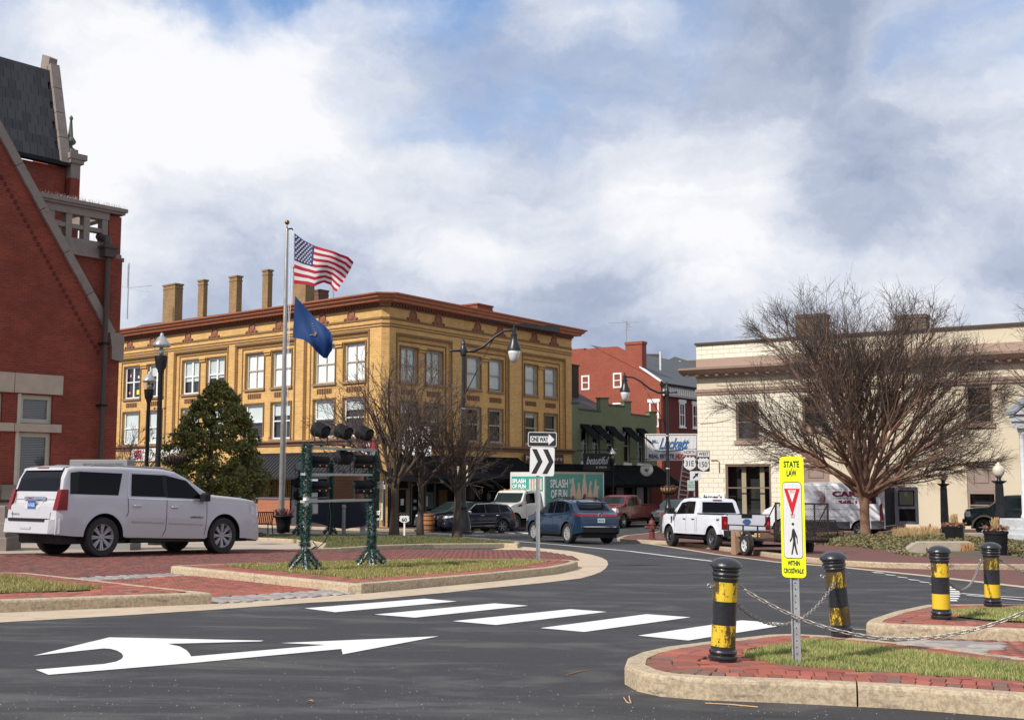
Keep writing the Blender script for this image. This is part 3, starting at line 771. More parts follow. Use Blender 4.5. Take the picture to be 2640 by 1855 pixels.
def wall(mb, s0, s1, z0, z1, holes, y=0.0, depth=.15, back=None):
    S_ = sorted(set([s0, s1]+[h[i] for h in holes for i in (0, 1) if s0 < h[i] < s1]))
    Z_ = sorted(set([z0, z1]+[h[i] for h in holes for i in (2, 3) if z0 < h[i] < z1]))
    for a, b in zip(S_, S_[1:]):
        run = None
        for c, d in zip(Z_, Z_[1:]):
            m = ((a+b)/2, (c+d)/2)
            if any(h[0] < m[0] < h[1] and h[2] < m[1] < h[3] for h in holes): continue
            mb.quad((a, y, c), (b, y, c), (b, y, d), (a, y, d))
    for a, b, c, d in holes:
        Y = y+depth
        mb.quad((a, y, c), (a, y, d), (a, Y, d), (a, Y, c)); mb.quad((b, y, d), (b, y, c), (b, Y, c), (b, Y, d))
        mb.quad((a, y, d), (b, y, d), (b, Y, d), (a, Y, d)); mb.quad((b, y, c), (a, y, c), (a, Y, c), (b, Y, c))
def window(e, Fm, s0, s1, z0, z1, y, fm, mull=False, rail=.5, blind=0.0, fr=.09, back=.22, bm=None, slats=False, glassm=None, rm=None):
    b = MB(Fm)
    b.box((s0, y, z0), (s0+fr, y+.07, z1)); b.box((s1-fr, y, z0), (s1, y+.07, z1))
    b.box((s0+fr, y, z1-fr), (s1-fr, y+.07, z1)); b.box((s0+fr, y, z0), (s1-fr, y+.07, z0+fr))
    if rail:
        zr = z0+(z1-z0)*rail; b.box((s0+fr, y+.012, zr-.035), (s1-fr, y+.06, zr+.035))
    if mull:
        c = (s0+s1)/2; b.box((c-mull/2, y+.006, z0+fr), (c+mull/2, y+.064, z1-fr))
    o = b.obj('window', fm, e)
    g = MB(Fm); g.quad((s0+fr, y+.04, z0+fr), (s1-fr, y+.04, z0+fr), (s1-fr, y+.04, z1-fr), (s0+fr, y+.04, z1-fr)); g.obj('pane', glassm or glass, o)
    k = MB(Fm); B_ = y+back; F_ = y+min(.045, back*.5); k.quad((s0, B_, z0), (s1, B_, z0), (s1, B_, z1), (s0, B_, z1)); k.quad((s0, F_, z0), (s0, B_, z0), (s0, B_, z1), (s0, F_, z1)); k.quad((s1, B_, z0), (s1, F_, z0), (s1, F_, z1), (s1, B_, z1)); k.quad((s0, F_, z1), (s0, B_, z1), (s1, B_, z1), (s1, F_, z1)); k.quad((s0, B_, z0), (s0, F_, z0), (s1, F_, z0), (s1, B_, z0)); k.obj('room_behind', rm or dark, o)
    if blind:
        zb = z1-(z1-z0)*blind
        l = MB(Fm)
        if slats:
            z = z1-fr
            while z > max(zb, z0+fr): l.box((s0+fr, y+.09, z-.028), (s1-fr, y+.10, z)); z -= .052
        else: l.box((s0+.02, y+.10, zb), (s1-.02, y+.115, z1-.02))
        l.obj('blind', bm or blindm, o)
    return o
def profile(mb, pts, s0, s1, m0=0.0, m1=0.0):
    """moulding: (y, z) outline pushed along s; m0/m1 mitre the ends by the projection"""
    n = len(pts); vs = [(s0+m0*p[0], p[0], p[1]) for p in pts]+[(s1+m1*p[0], p[0], p[1]) for p in pts]
    fs = [(i, n+i, n+(i+1) % n, (i+1) % n) for i in range(n)]+[tuple(range(n)), tuple(range(2*n-1, n-1, -1))]
    mb.add(vs, fs)

# ---------------------------------------------------------------- yellow brick corner block
yel, FmA = building('corner_building', 'three storey yellow brick corner block with terracotta cornice', FA)
FmB = yel.matrix_basis.inverted() @ FB.M
def bays_A():
    return [((-26.0, -20.1), [(-25.0, -23.17), (-22.24, -20.6)]), ((-19.14, -13.75), [(-18.41, -16.68), (-15.88, -14.1)]),
            ((-12.83, -7.47), [(-12.0, -10.33), (-9.54, -7.85)]), ((-6.5, -1.35), [(-5.8, -4.11), (-3.34, -1.68)])]
def bays_B():
    return [((1.0, 5.65), [(1.4, 2.77), (3.57, 5.0)]), ((6.85, 11.35), [(7.3, 8.63), (9.52, 10.89)]), ((12.95, 17.75), [(13.32, 14.67), (15.56, 16.97)])]
CH = .32
for Fm, bays, (w0, w1), zt, (t0, t1), (q0, q1), zs, side in ((FmA, bays_A(), (-30, -CH), 9.72, (7.08, 9.2), (4.05, 6.15), 3.95, 'A'), (FmB, bays_B(), (CH, 18.65), 9.52, (7.03, 8.93), (3.92, 5.9), 3.72, 'B')):
    b = MB(Fm)
    wall(b, w0, w1, 2.6, 11.2, [(f[0], f[1], zs, zt) for f, _ in bays], 0, .12)
    holes = [(a, c, z0, z1) for _, ws in bays for a, c in ws for z0, z1 in ((t0, t1), (q0, q1))]
    for f, ws in bays: wall(b, f[0], f[1], zs, zt, [h for h in holes if f[0] < h[0] < f[1]], .12, .2)
    if side == 'A':
        b.quad((-CH, 0, 2.6), (0, 0, 2.6), (0, 0, 2.6), (-CH, 0, 2.6)) if 0 else None
    b.obj('wall', yb, yel)
    m = MB(Fm)                                                   # dark mouldings
    for (f0, f1), ws in bays:
        m.box((f0-.13, -.05, zt), (f1+.13, .0, zt+.13)); m.box((f0-.13, -.035, zs), (f0-.02, 0, zt)); m.box((f1+.02, -.035, zs), (f1+.13, 0, zt))
        i0, i1 = ws[0][0]-.33, ws[1][1]+.3
        m.box((i0, .07, t1+.28), (i1, .12, t1+.36)); m.box((i0-.07, .08, zs), (i0, .12, t1+.36)); m.box((i1, .08, zs), (i1+.07, .12, t1+.36))
        for a, c in ws:
            for z0, z1 in ((t0, t1), (q0, q1)):
                m.box((a-.10, .06, z0), (a-.015, .12, z1+.09)); m.box((c+.015, .06, z0), (c+.10, .12, z1+.09)); m.box((a-.015, .06, z1+.015), (c+.015, .12, z1+.09))
    for z, h in ((10.33, .12), (10.08, .04), (9.93, .04)): m.box((w0, -.05, z), (w1, 0, z+h))
    m.obj('moulding', ybd, yel)
    for (f0, f1), ws in bays:                                    # centre pier caps
        c = MB(Fm)
        a = (ws[0][1]+ws[1][0])/2; hw = (ws[1][0]-ws[0][1])/2-.16
        c.box((a-hw-.08, -.02, t1-.02), (a+hw+.08, .12, t1+.07)); c.box((a-hw-.03, .01, t1-.16), (a+hw+.03, .12, t1-.08)); MB(Fm).box((a-hw-.04, .02, zs), (a+hw+.04, .12, zs+.25)).obj('pier_base', yb, yel); c.obj('pier_cap', yb, yel)
    for (f0, f1), ws in bays:
        for a, d in ws:
            for z0, z1 in ((t0, t1), (q0, q1)): MB(Fm).box((a-.14, .0, z0-.13), (d+.14, .30, z0-.003)).obj('window_sill', mat('brown_stone_sill', (.26, .17, .11), .8), yel)
    for (f0, f1), ws in bays:                                    # vent panels between the floors
        for a, d in ws:
            mid = (a+d)/2; zc = (t0+q1)/2+.02; v = MB(Fm)
            v.box((mid-.62, .105, zc-.15), (mid+.62, .118, zc+.15))
            o = v.obj('spandrel_panel', ybd, yel)
            for k in range(6):
                MB(Fm).box((mid-.60+k*.205, .07, zc-.13), (mid-.60+k*.205+.06, .104, zc+.13)).obj('fret', terrad, o)
    band = MB(Fm)
    profile(band, [(0, zs-.34), (-.06, zs-.34), (-.10, zs-.2), (-.24, zs-.12), (-.24, zs-.04), (0, zs)], w0, w1 if side == 'A' else w1+.12)
    band.obj('sill_band', mat('brown_stone_band', (.20, .11, .065), .8, var=.25), yel)
    # cornice with dentils
    co = MB(Fm); mz = (0.0, 1.0) if side == 'A' else (-1.0, 0.0)
    prof = [(0, 11.15), (-.10, 11.15), (-.14, 11.22), (-.52, 11.24), (-.56, 11.36), (-.70, 11.42), (-.74, 11.52), (-.86, 11.58), (-.88, 11.65), (.3, 11.68), (.3, 11.15)]
    e0, e1 = (w0, -CH*.55) if side == 'A' else (CH*.55, w1)
    sgn = -.36 if side == 'A' else .36
    n = len(prof); L0 = [(e0+(sgn*p[0] if side == 'B' else 0)*1, p[0], p[1]) for p in prof]; L1 = [((e1+(sgn*p[0] if side == 'A' else (-p[0]*.75 if p[0] < 0 else 0))), p[0], p[1]) for p in prof]
    co.add(L0+L1, [(i, n+i, n+(i+1) % n, (i+1) % n) for i in range(n)]+[tuple(range(n)), tuple(range(2*n-1, n-1, -1))])
    co.obj('cornice', terra, yel)
    if side == 'A': endA = [FmA @ Vector(p) for p in L1]
    else: endB = [FmB @ Vector(p) for p in L0]
    de = MB(Fm); x = w0+.1
    while x < w1-.1: de.box((x, -.22, 11.07), (x+.13, 0, 11.195)); x += .25
    de.obj('dentils', terrad, yel, kind='stuff')
    db = MB(Fm); db.box((w0, -.06, 10.98), (w1, 0, 11.06)); db.obj('dentil_band', terrad, yel)
# chamfered corner
pA = FmA @ Vector((-CH, 0, 0)); pB = FmB @ Vector((CH, 0, 0)); b = MB()
def up(p, z): return (p.x, p.y, z+1.1)
b.add([up(pA, -1.1), up(pB, -1.1), up(pB, 11.25), up(pA, 11.25)], [(0, 1, 2, 3)]); o = b.obj('corner_wall', yb, yel)
b = MB(); n = len(endA); b.add(endA+endB, [(i, n+i, n+(i+1) % n, (i+1) % n) for i in range(n)]); b.obj('corner_cornice', terra, yel)
d_ = (pB-pA).normalized(); b = MB(XF(pA+Vector((0, 0, 0)), d_, (0, 0, 1))); Ln = (pB-pA).length
for z, h, y in ((10.33, .12, .05), (10.08, .04, .05), (9.93, .04, .05), (10.98, .08, .06)): b.box((0, -y, z), (Ln, 0, z+h))
b.obj('corner_moulding', ybd, yel)
# windows
def rmat(i): return [dark, dark][i % 2]
palem = mat('sky_white_blind', (.95, .96, .95), .6, var=.04, scale=.8)  # its white stands in for bright sky reflected in the panes
greyblind = mat('grey_green_blind', (.60, .64, .62), .6, var=.12, scale=1)
warmb = mat('warm_shade', (.52, .46, .36), .6, var=.15, scale=1)
for i, (a, c) in enumerate([w_ for _, ws in bays_A() for w_ in ws]):
    window(yel, FmA, a, c, 7.08, 9.2, .22, whitep if i < 4 else creamp, mull=.14 if i < 4 else .05, rail=.52, blind=[0, .35, .62, .58, 1, 1, 1, 1][i], bm=[greyblind, greyblind, greyblind, greyblind, palem, palem, palem, palem][i])
    window(yel, FmA, a, c, 4.05, 6.15, .22, whitep, rail=.5, blind=[1, 1, 1, 1, .5, .35, .55, .3][i], bm=blindm)
for i, (a, c) in enumerate([w_ for _, ws in bays_B() for w_ in ws]):
    window(yel, FmB, a, c, 7.03, 8.93, .22, mat('grey_frame', (.36, .34, .29), .6), mull=.09 if i < 2 else .0, rail=.5, blind=[1, 1, .98, .92, .95, 1][i], bm=[greyblind, greyblind, greyblind, greyblind, blindm, blindm][i])
    window(yel, FmB, a, c, 3.92, 5.9, .22, creamp, rail=.52, blind=[.3, 0, 0, 0, .15, 0][i], bm=greyblind)
# paper hearts and a bag in the first window
for u, v, c_, sz in ((329, 968, (.8, .2, .3), .16), (349, 971, (.8, .8, .8), .17), (326, 1012, (.75, .7, .7), .15), (347, 1010, (.75, .65, .05), .3)):
    s_, z_ = FA.to(u, v); MB(FmA).box((s_-sz/2, .25, z_-sz/2), (s_+sz/2, .258, z_+sz/2)).obj('window_sticker', mat('sticker_%d' % int(c_[0]*100+c_[1]*10), c_, .7, var=0), yel)
# terracotta medallions
med = MB(); med.lathe([(.30, 0), (.30, .06), (.22, .10), (.20, .05), (.10, .05), (.0005, .07)], 14, Matrix.Rotation(PI/2, 4, 'X'))
for k in (-1, 1):
    med.add([(k*.28, 0, -.05), (k*.62, 0, -.34), (k*.2, 0, -.34), (k*.28, -.06, -.05), (k*.62, -.04, -.34), (k*.2, -.06, -.34)], [(0, 1, 2), (3, 4, 5), (0, 1, 4, 3), (1, 2, 5, 4), (2, 0, 3, 5)])
    med.ball((k*.45, -.04, -.22), .09, 8)
med.box((-.16, -.06, .27), (.16, 0, .37)); med.ball((0, -.05, .40), .07, 8)
med_me = med.mesh('medallion'); med_me.materials.append(mat('medallion_terracotta', (.25, .10, .06), .8, var=.3, scale=8))
for F, Fm, pts in ((FA, FmA, [(97, 603), (255, 588), (500, 558), (683, 540), (942, 508), (1130, 488), (1430, 452), (1630, 430)]),
                   (FB, FmB, [(443, 305), (617, 335), (890, 386), (1045, 415), (1283, 458), (1418, 484)])):
    for x, y in pts:
        u, v = (300+x*.37194, 650+y*.37194) if F is FA else (900+x*.37194, 700+y*.37194)
        s_, z_ = F.to(u, v); link(med_me, 'medallion', yel, M=Fm @ Matrix.Translation((s_, -.001, 10.72)))
# roof and chimneys
b = MB(FmA); b.box((-30, .35, 11.15), (-.3, 16, 11.5)); b.obj('roof', slate, yel)
b = MB(FmA); b.add([(-30, 1.0, 11.55), (-13, 1.0, 11.55), (-30, 4.5, 13.0), (-15, 4.5, 12.9), (-30, 9, 11.55), (-13, 9, 11.55)], [(0, 1, 3, 2), (2, 3, 5, 4), (1, 5, 3), (0, 2, 4)]); b.obj('slate_roof', slate, yel)
b = MB(FmB); b.box((1, .3, 11.2), (18.6, 9, 11.5)); b.obj('roof', slate, yel)
b = MB(FmB); b.box((10.5, 4.2, 11.5), (18.2, 4.6, 12.6)); b.box((16.8, 2.2, 11.5), (17.1, 4.2, 12.25)); b.obj('parapet', mat('pale_render', (.55, .52, .46), .8), yel)
b = MB(FmB); b.box((10.4, 4.1, 12.6), (18.3, 4.7, 12.72)); b.obj('parapet_tiles', slate, yel)
def chimney(Fm, F, u0, u1, vt, vb, t, dep, m, name='chimney', cap=.055):
    a, zt = F.to(u0, vt, t); c, _ = F.to(u1, vt, t); _, zb = F.to(u0, vb, t); zb = min(zb, 11.5)
    # the visible right-hand flank takes part of the width
    b = MB(Fm @ Matrix.Translation((a, t, 0))); wd = c-a
    b.box((0, 0, 11.3), (wd, dep, zt-.35)); b.box((-cap*.5, -cap*.5, zt-.35), (wd+cap*.5, dep+cap*.5, zt-.28)); b.box((0, 0, zt-.28), (wd, dep, zt-.1)); b.box((-cap, -cap, zt-.1), (wd+cap, dep+cap, zt))
    o = b.obj(name, m, yel)
    f = MB(Fm @ Matrix.Translation((a, t, 0))); f.box((-.02, -.02, 11.3), (wd+.02, dep+.02, zb+.42)); f.obj('lead_flashing', mat('lead', (.38, .38, .38), .7), o)
z4 = lambda x, y: (300+x*.37194, 650+y*.37194)
for x0, x1, yt, yb_, dep in ((326, 408, 228, 455, .62), (568, 606, 194, 435, .32), (784, 836, 168, 403, .42), (1014, 1052, 124, 375, .36), (1226, 1314, 100, 345, .7)):
    u0, vt = z4(x0, yt); u1, vb = z4(x1, yb_); chimney(FmA, FA, u0, u1, vt, vb, 1.6, dep, chimb)
u0, vt = z4(1368, 262); u1, vb = z4(1412, 330); chimney(FmA, FA, u0, u1, vt, vb, 3.5, .7, mat('dark_chimney_brick', (.16, .08, .055), .9, var=.3), cap=.03)
chimney(FmB, FB, 900+890*.37194, 900+995*.37194, 700+217*.37194, 700+275*.37194, 3.0, 1.2, orangeb)
# small masts
def antenna(name, label, P, h, arms, m=steel):
    b = MB(); b.tube([(0, 0, 0), (0, 0, h)], .04, 5)
    o = thing(name, label, 'antenna', P); b.obj('mast', m, o)
    a = MB()
    for p, q in arms: a.tube([p, q], .026, 4)
    a.obj('rods', m, o); return o
P = AT(328, 822, 75); antenna('television_antenna', 'thin three armed mast antenna on the roof beside the red building', P, AT(328, 678, 75).z-P.z,
    [((0, 0, 2.05), (-1.1, .6, 2.3)), ((0, 0, 2.05), (1.55, 0, 2.2)), ((0, 0, 2.0), (1.45, -.6, 1.7)), ((-.07, 0, 2.1), (-.07, 0, 3.6))])
P = AT(859, 772, 65); antenna('roof_pipe', 'short thin vent pipe beside the chimneys of the yellow building', P, 1.0, [])

# ground floor, left front: low brick wall, lattice, awning, signs
z84 = lambda x, y: (600+x/5.102, 1250+y/5.102)
z6 = lambda x, y: (600+x/3.226, 1050+y/3.226)
fa = lambda p, t=0.0: FA.to(p[0], p[1], t)
base = MB(FmA); lw0 = -16.5; lw1 = fa(z84(757, 300))[0]
ztop = fa(z84(400, 178))[1]
base.box((lw0, -.05, -1.0), (lw1, .35, ztop)); base.obj('low_brick_wall', lowb, yel)
base = MB(FmA); base.box((lw0, -.09, ztop+.001), (lw1+.02, .38, ztop+.09)); base.obj('wall_coping', whitep, yel)
b = MB(FmA); wall(b, -30, lw0, -1.0, 2.6, [], 0, .1); b.box((lw0, .5, ztop), (lw1, .55, 2.6)); b.obj('shop_wall', yb, yel)
b = MB(FmA)
x = lw0
while x < lw1: b.box((x, .12, ztop+.09), (x+.02, .14, 1.6)); x += .16
z = ztop+.2
while z < 1.6: b.box((lw0, .145, z), (lw1, .16, z+.02)); z += .16
b.obj('wire_lattice', blackm, yel, kind='stuff')
for x in np.arange(lw0, lw1+.1, 2.3): MB(FmA).box((x-.06, .05, ztop+.09), (x+.06, .3, 2.6)).obj('lattice_post', mat('tan_post', (.33, .22, .10), .8), yel)
d0_, d1_ = fa(z84(765, 300))[0], fa(z84(862, 300))[0]
b = MB(FmA); b.box((d0_, -.02, -1.0), (d1_+.6, .2, 2.6)); b.obj('dark_entrance', blackm, yel)
b = MB(FmA); b.box((d0_+.12, -.05, -.95), (d1_-.1, -.022, 1.35)); b.obj('door', mat('charcoal_door', (.05, .055, .06), .5), yel)
b = MB(FmA); b.box((d1_+.6, .0, 1.9), (-.35, .1, 2.6)); b.obj('fascia', awnm, yel)
# standing seam awning
a0, az0 = fa((655, 1172)); zt_ = 3.12; zb_ = 1.86; prj = -1.5
b = MB(FmA); A0_, A1_ = -11.8, -.35
b.add([(A0_, 0, zt_), (A1_, 0, zt_), (A1_+.25, prj, zb_), (A0_, prj, zb_), (A0_, prj, zb_-.14), (A1_+.25, prj, zb_-.14), (A0_, 0, zb_-.14), (A1_, 0, zb_-.14)], [(0, 3, 2, 1), (3, 4, 5, 2), (4, 6, 7, 5), (0, 6, 4, 3), (1, 2, 5, 7)])
aw = b.obj('metal_awning', awnm, yel)
x = A0_
seam = MB(); seam.add([(-.02, 0, zt_), (.02, 0, zt_), (.02, prj, zb_), (-.02, prj, zb_), (-.02, 0, zt_+.06), (.02, 0, zt_+.06), (.02, prj, zb_+.06), (-.02, prj, zb_+.06)], [(4, 7, 6, 5), (0, 3, 7, 4), (1, 5, 6, 2), (3, 2, 6, 7)])
sme = seam.mesh('seam'); sme.materials.append(mat('seam_metal', (.07, .073, .08), .4))
while x < A1_: link(sme, 'seam', aw, M=FmA @ Matrix.Translation((x, 0, 0))); x += .30
b = MB(FmA); b.box((A0_, -.06, zt_), (A1_, 0, zt_+.1)); b.obj('awning_rail', awnm, yel)
# signs on the left front
def flat_sign(name, label, F, u0, u1, v0, v1, m, t=-.12, th=.06, cat='sign'):
    s0, zt = F.to(u0, v0, t); s1, zt2 = F.to(u1, v0, t); _, zb = F.to(u0, v1, t)
    e = thing(name, label, cat, F.M @ Vector(((s0+s1)/2, t, zb)), math.atan2(F.d[1], F.d[0]))
    w_, h_ = s1-s0, zt-zb
    b = MB(); b.box((-w_/2, 0, 0), (w_/2, th, h_)); b.obj('panel', m, e)
    return e, w_, h_
signw = mat('sign_white', (.72, .72, .70), .5, var=.05); ink = mat('sign_ink', (.02, .02, .022), .6, var=0); inkr = mat('sign_red', (.62, .03, .04), .6, var=0)
inkw = mat('sign_white_ink', (.78, .78, .78), .5, var=0); inkb = mat('sign_blue', (.05, .12, .32), .6, var=0)
z42 = lambda x, y: (310+x/11.48, 1130+y/11.48)
e, w_, h_ = flat_sign('shop_sign', 'red and white cola sign on the yellow brick wall behind the twin lamps', FA, 336.5, 376, 1158, 1188, mat('cola_sign_white', (.66, .6, .58), .6))
b = MB(); b.box((-.33*w_*.75, -.012, .12), (w_*.43-.35, 0, h_-.06)); b.obj('red_field', mat('cola_red', (.40, .015, .04), .5), e)
text('Coca-Cola', TX(-.02, -.018, h_*.60), inkw, e, w=w_*.56, h=h_*.24, shear=.5, bold=.01)
text('Enjoy', TX(-.15, -.018, h_*.84), inkw, e, w=w_*.16, h=h_*.08, shear=.3)
b = MB(); b.tube([(-w_*.25, -.02, h_*.28), (-w_*.1, -.02, h_*.20), (w_*.05, -.02, h_*.33), (w_*.24, -.02, h_*.46)], .035, 5); b.obj('swoosh', inkw, e)
e, w_, h_ = flat_sign('shop_sign', 'long white pharmacy signboard right of the red cola sign', FA, 378, 488, 1155, 1188, signw)
text('Health L', TX(-w_*.12, -.012, h_*.56), ink, e, w=w_*.42, h=h_*.25, bold=.02); text('Pharmacy', TX(-w_*.2, -.012, h_*.33), ink, e, w=w_*.25, h=h_*.11)
b = MB(); b.lathe([(.36, 0), (.36, .01), (.30, .0)], 18, cap=False, T=Matrix.Translation((-w_*.41, -.006, h_*.5)) @ Matrix.Rotation(PI/2, 4, 'X')); b.obj('logo_ring', ink, e)
for k in (.0, .36): MB().box((w_*k-.02, -.014, 0), (w_*k+.02, -.001, h_)).obj('divider', ink, e)
e, w_, h_ = flat_sign('wall_sign', 'small dark red and white wall sign behind the top of the light rack', FA, 927, 966, 1139, 1176, mat('dark_red_sign', (.30, .02, .03), .6))
text('Tucky', TX(.0, -.01, h_*.78), inkw, e, w=w_*.6, h=h_*.25, shear=.4, bold=.02); text('MAX', TX(0, -.01, h_*.25), inkw, e, w=w_*.7, h=h_*.3, bold=.03)
# corner shop: display windows, door
def shop(F, Fm, items, y=.05):
    for s0, s1, z0, z1, m, nm in items: MB(Fm).box((s0, y, z0), (s1, y+.08, z1)).obj(nm, m, yel)
bw2 = MB(FmA); bw2.box((d1_+.6, .9, -1), (-.35, 1.0, 2.0)); bw2.box((d1_+.6, 0.0, -1.0), (-.35, .95, -.45)); bw2.obj('shopfront_base', mat('dark_stall_riser', (.03, .032, .036), .5), yel)
window(yel, FmA, fa((962, 1300))[0], fa((985, 1300))[0], -.45, 1.6, .05, mat('teal_frame', (.42, .55, .50), .5), rail=0, back=.6, fr=.1)
text('KEN TUCKY', FmA @ TX(fa((972, 1245))[0], -.02, fa((972, 1245))[1]), inkw, yel, w=1.1, h=.22); text('SOUVENIRS', FmA @ TX(fa((972, 1254))[0], -.02, fa((972, 1254))[1]), inkw, yel, w=1.3, h=.22, bold=.01)
sh = MB(FmA); s_, z_ = fa((972, 1290), .35); sh.box((s_-.28, .4, z_-.35), (s_+.28, .45, z_+.4)); sh.box((s_-.42, .4, z_-.1), (s_-.3, .45, z_+.35)); sh.box((s_+.3, .4, z_-.1), (s_+.42, .45, z_+.35)); sh.obj('display_shirt', mat('pale_blue_cloth', (.42, .55, .62), .8, var=.2, scale=6), yel)
s_, z_ = fa((972, 1318), .1); text('Bows', FmA @ TX(s_, -.0, z_), inkw, yel, w=.7, h=.35, shear=.4, bold=.03)
# right front ground floor (under the fabric awning)
z5_ = lambda x, y: (900+x*.37194, 700+y*.37194); zs1 = lambda x, y: (930+x/5.76, 1080+y/5.76)
fb = lambda p, t=0.0: FB.to(p[0], p[1], t)
b = MB(FmB); b.box((.35, 1.2, -1.0), (18.6, 1.3, 3.2)); b.obj('shop_interior', dark, yel)
b = MB(FmB); wall(b, CH, 18.65, 2.3, 2.6, [], 0, .2); b.obj('lintel', yb, yel)
def fpx(p0, p1, y0, dep, m, nm):
    s0, zt = FB.to(p0[0], p0[1], y0); s1, zb = FB.to(p1[0], p1[1], y0); return MB(FmB).box((s0, y0, zb), (s1, y0+dep, zt)).obj(nm, m, yel)
greyp_ = mat('grey_timber', (.11, .11, .105), .6)
for x0, x1 in ((345, 350), (548, 556), (708, 730), (752, 762), (960, 972), (1100, 1108)): fpx(zs1(x0, 900), zs1(x1, 1570), .1, .1, greyp_, 'shop_mullion')
fpx(zs1(345, 905), zs1(455, 1100), .14, .05, mat('grey_shop_panel', (.20, .20, .195), .7), 'shop_panel'); fpx(zs1(345, 1460), zs1(445, 1575), .1, .05, dark, 'stall_riser')
fpx(zs1(560, 1025), zs1(705, 1045), .08, .1, greyp_, 'door_head'); fpx(zs1(680, 1045), zs1(712, 1560), .08, .06, mat('tan_door_stile', (.16, .13, .09), .6), 'door_stile')
fpx(zs1(595, 1180), zs1(640, 1275), .2, .01, signw, 'door_notice'); fpx(zs1(785, 1190), zs1(830, 1235), .2, .01, mat('grey_notice', (.3, .32, .32), .6), 'window_notice'); fpx(zs1(780, 1295), zs1(825, 1345), .2, .01, mat('grey_notice', (.3, .32, .32), .6), 'window_notice')
fpx(zs1(1165, 1050), zs1(1285, 1400), .4, .3, mat('brown_timber_post', (.12, .065, .03), .8), 'timber_pier'); fpx(zs1(1620, 950), zs1(1695, 1190), .0, .4, mat('grey_stone_pier', (.13, .12, .115), .9), 'stone_pier')
fpx(zs1(375, 1150), zs1(385, 1390), .3, .05, inkr, 'display_goods'); fpx(zs1(400, 1160), zs1(425, 1390), .3, .05, mat('display_mixed', (.5, .35, .15), .7, var=.8, scale=9), 'display_goods')
fpx(zs1(980, 1080), zs1(1095, 1330), .6, .03, mat('dim_poster', (.10, .11, .12), .6, var=.8, scale=2), 'poster'); fpx(zs1(975, 1140), zs1(995, 1290), .3, .02, signw, 'window_notice')
# fabric awning over the pavement, three runs
def fabric_awning(Fm, e, s0, s1, zt, zb, pr, nm='fabric_awning'):
    b = MB(Fm); b.add([(s0, 0, zt), (s1, 0, zt), (s1, -pr, zb), (s0, -pr, zb), (s0, -pr, zb-.22), (s1, -pr, zb-.22), (s0, 0, zb-.1), (s1, 0, zb-.1)], [(0, 3, 2, 1), (3, 4, 5, 2), (0, 6, 4, 3), (1, 2, 5, 7), (6, 7, 5, 4)]); return b.obj(nm, awnf, e)
fabric_awning(FmB, yel, .9, 6.1, 3.05, 1.75, 1.9); fabric_awning(FmB, yel, 6.3, 12.4, 3.05, 1.75, 1.9); fabric_awning(FmB, yel, 12.6, 18.6, 2.75, 1.55, 1.9)
e, w_, h_ = flat_sign('jewellers_sign', 'dark brown jewellers sign board above the black awning', FB, 1353, 1453, 1168, 1194, mat('brown_sign', (.07, .03, .022), .5), t=-.3)
text('M Jewelers', TX(0, -.01, h_*.5), mat('cream_lettering', (.6, .58, .54), .6, var=0), e, w=w_*.93, h=h_*.55)
P = AT(1074, 1175, 62.5); e = thing('white_banner', 'big white square sign standing out from the yellow wall behind the bare trees', 'sign', P); MB().box((-.78, 0, 0), (.78, .1, 1.56)).obj('panel', mat('banner_white', (.86, .86, .88), .4, var=.02), e); MB().tube([(-.7, .05, 1.62), (1.0, .3, 1.62)], .03, 5).obj('bracket', black, e)
# ---------------------------------------------------------------- green building
grn, FmG = building('green_building', 'two storey green painted brick shop with stepped parapet', FG)
fg = lambda p, t=0.0: FG.to(p[0], p[1], t); z8_ = lambda x, y: (1400+x*.30992, 750+y*.30992)
gend = fg((1693, 1100))[0]
st = [fg(z8_(*p)) for p in [(235, 935), (295, 935), (300, 985), (475, 1005), (475, 895), (545, 895), (548, 950), (675, 962), (675, 925), (732, 925), (735, 1028), (885, 1045), (885, 1010), (945, 1012)]]
wins = [[fg(z8_(*p)) for p in q] for q in [((318, 1215), (365, 1440)), ((412, 1215), (455, 1400)), ((528, 1225), (575, 1440)), ((670, 1235), (712, 1458)), ((783, 1245), (825, 1460))]]
b = MB(FmG); holes = [(q[0][0], q[0][0]+.95, 2.9, 5.35) for q in wins]
zlow = min(p[1] for p in st)
wall(b, 0, gend, 2.4, zlow-.3, holes, 0, .2)
poly = [(0, zlow-.3)]+[(0, st[0][1])]+st[1:-1]+[(gend, st[-1][1]), (gend, zlow-.3)]
n = len(poly); b.add([(p[0], 0, p[1]) for p in poly]+[(p[0], .3, p[1]) for p in poly], [tuple(range(n-1, -1, -1)), tuple(range(n, 2*n))]+[(i, (i+1) % n, n+(i+1) % n, n+i) for i in range(n)])
b.box((0, .3, 2.4), (.1, 8, 6)); b.obj('wall', greenb, grn)
cp = MB(FmG)
for a, c in ((1, 2), (3, 4), (5, 6), (7, 8), (9, 10), (11, 12)):
    pass
for i in range(0, len(st)-1):
    (a, z0), (c, z1) = st[i], st[i+1]
    if c-a > .4: cp.add([(a-.04, -.05, z0), (c+.04, -.05, z1), (c+.04, .35, z1), (a-.04, .35, z0), (a-.04, -.05, z0+.09), (c+.04, -.05, z1+.09), (c+.04, .35, z1+.09), (a-.04, .35, z0+.09)], [(0, 1, 5, 4), (1, 2, 6, 5), (3, 0, 4, 7), (4, 5, 6, 7), (3, 2, 1, 0)])
cp.obj('coping', mat('dark_green_coping', (.05, .07, .035), .8), grn)
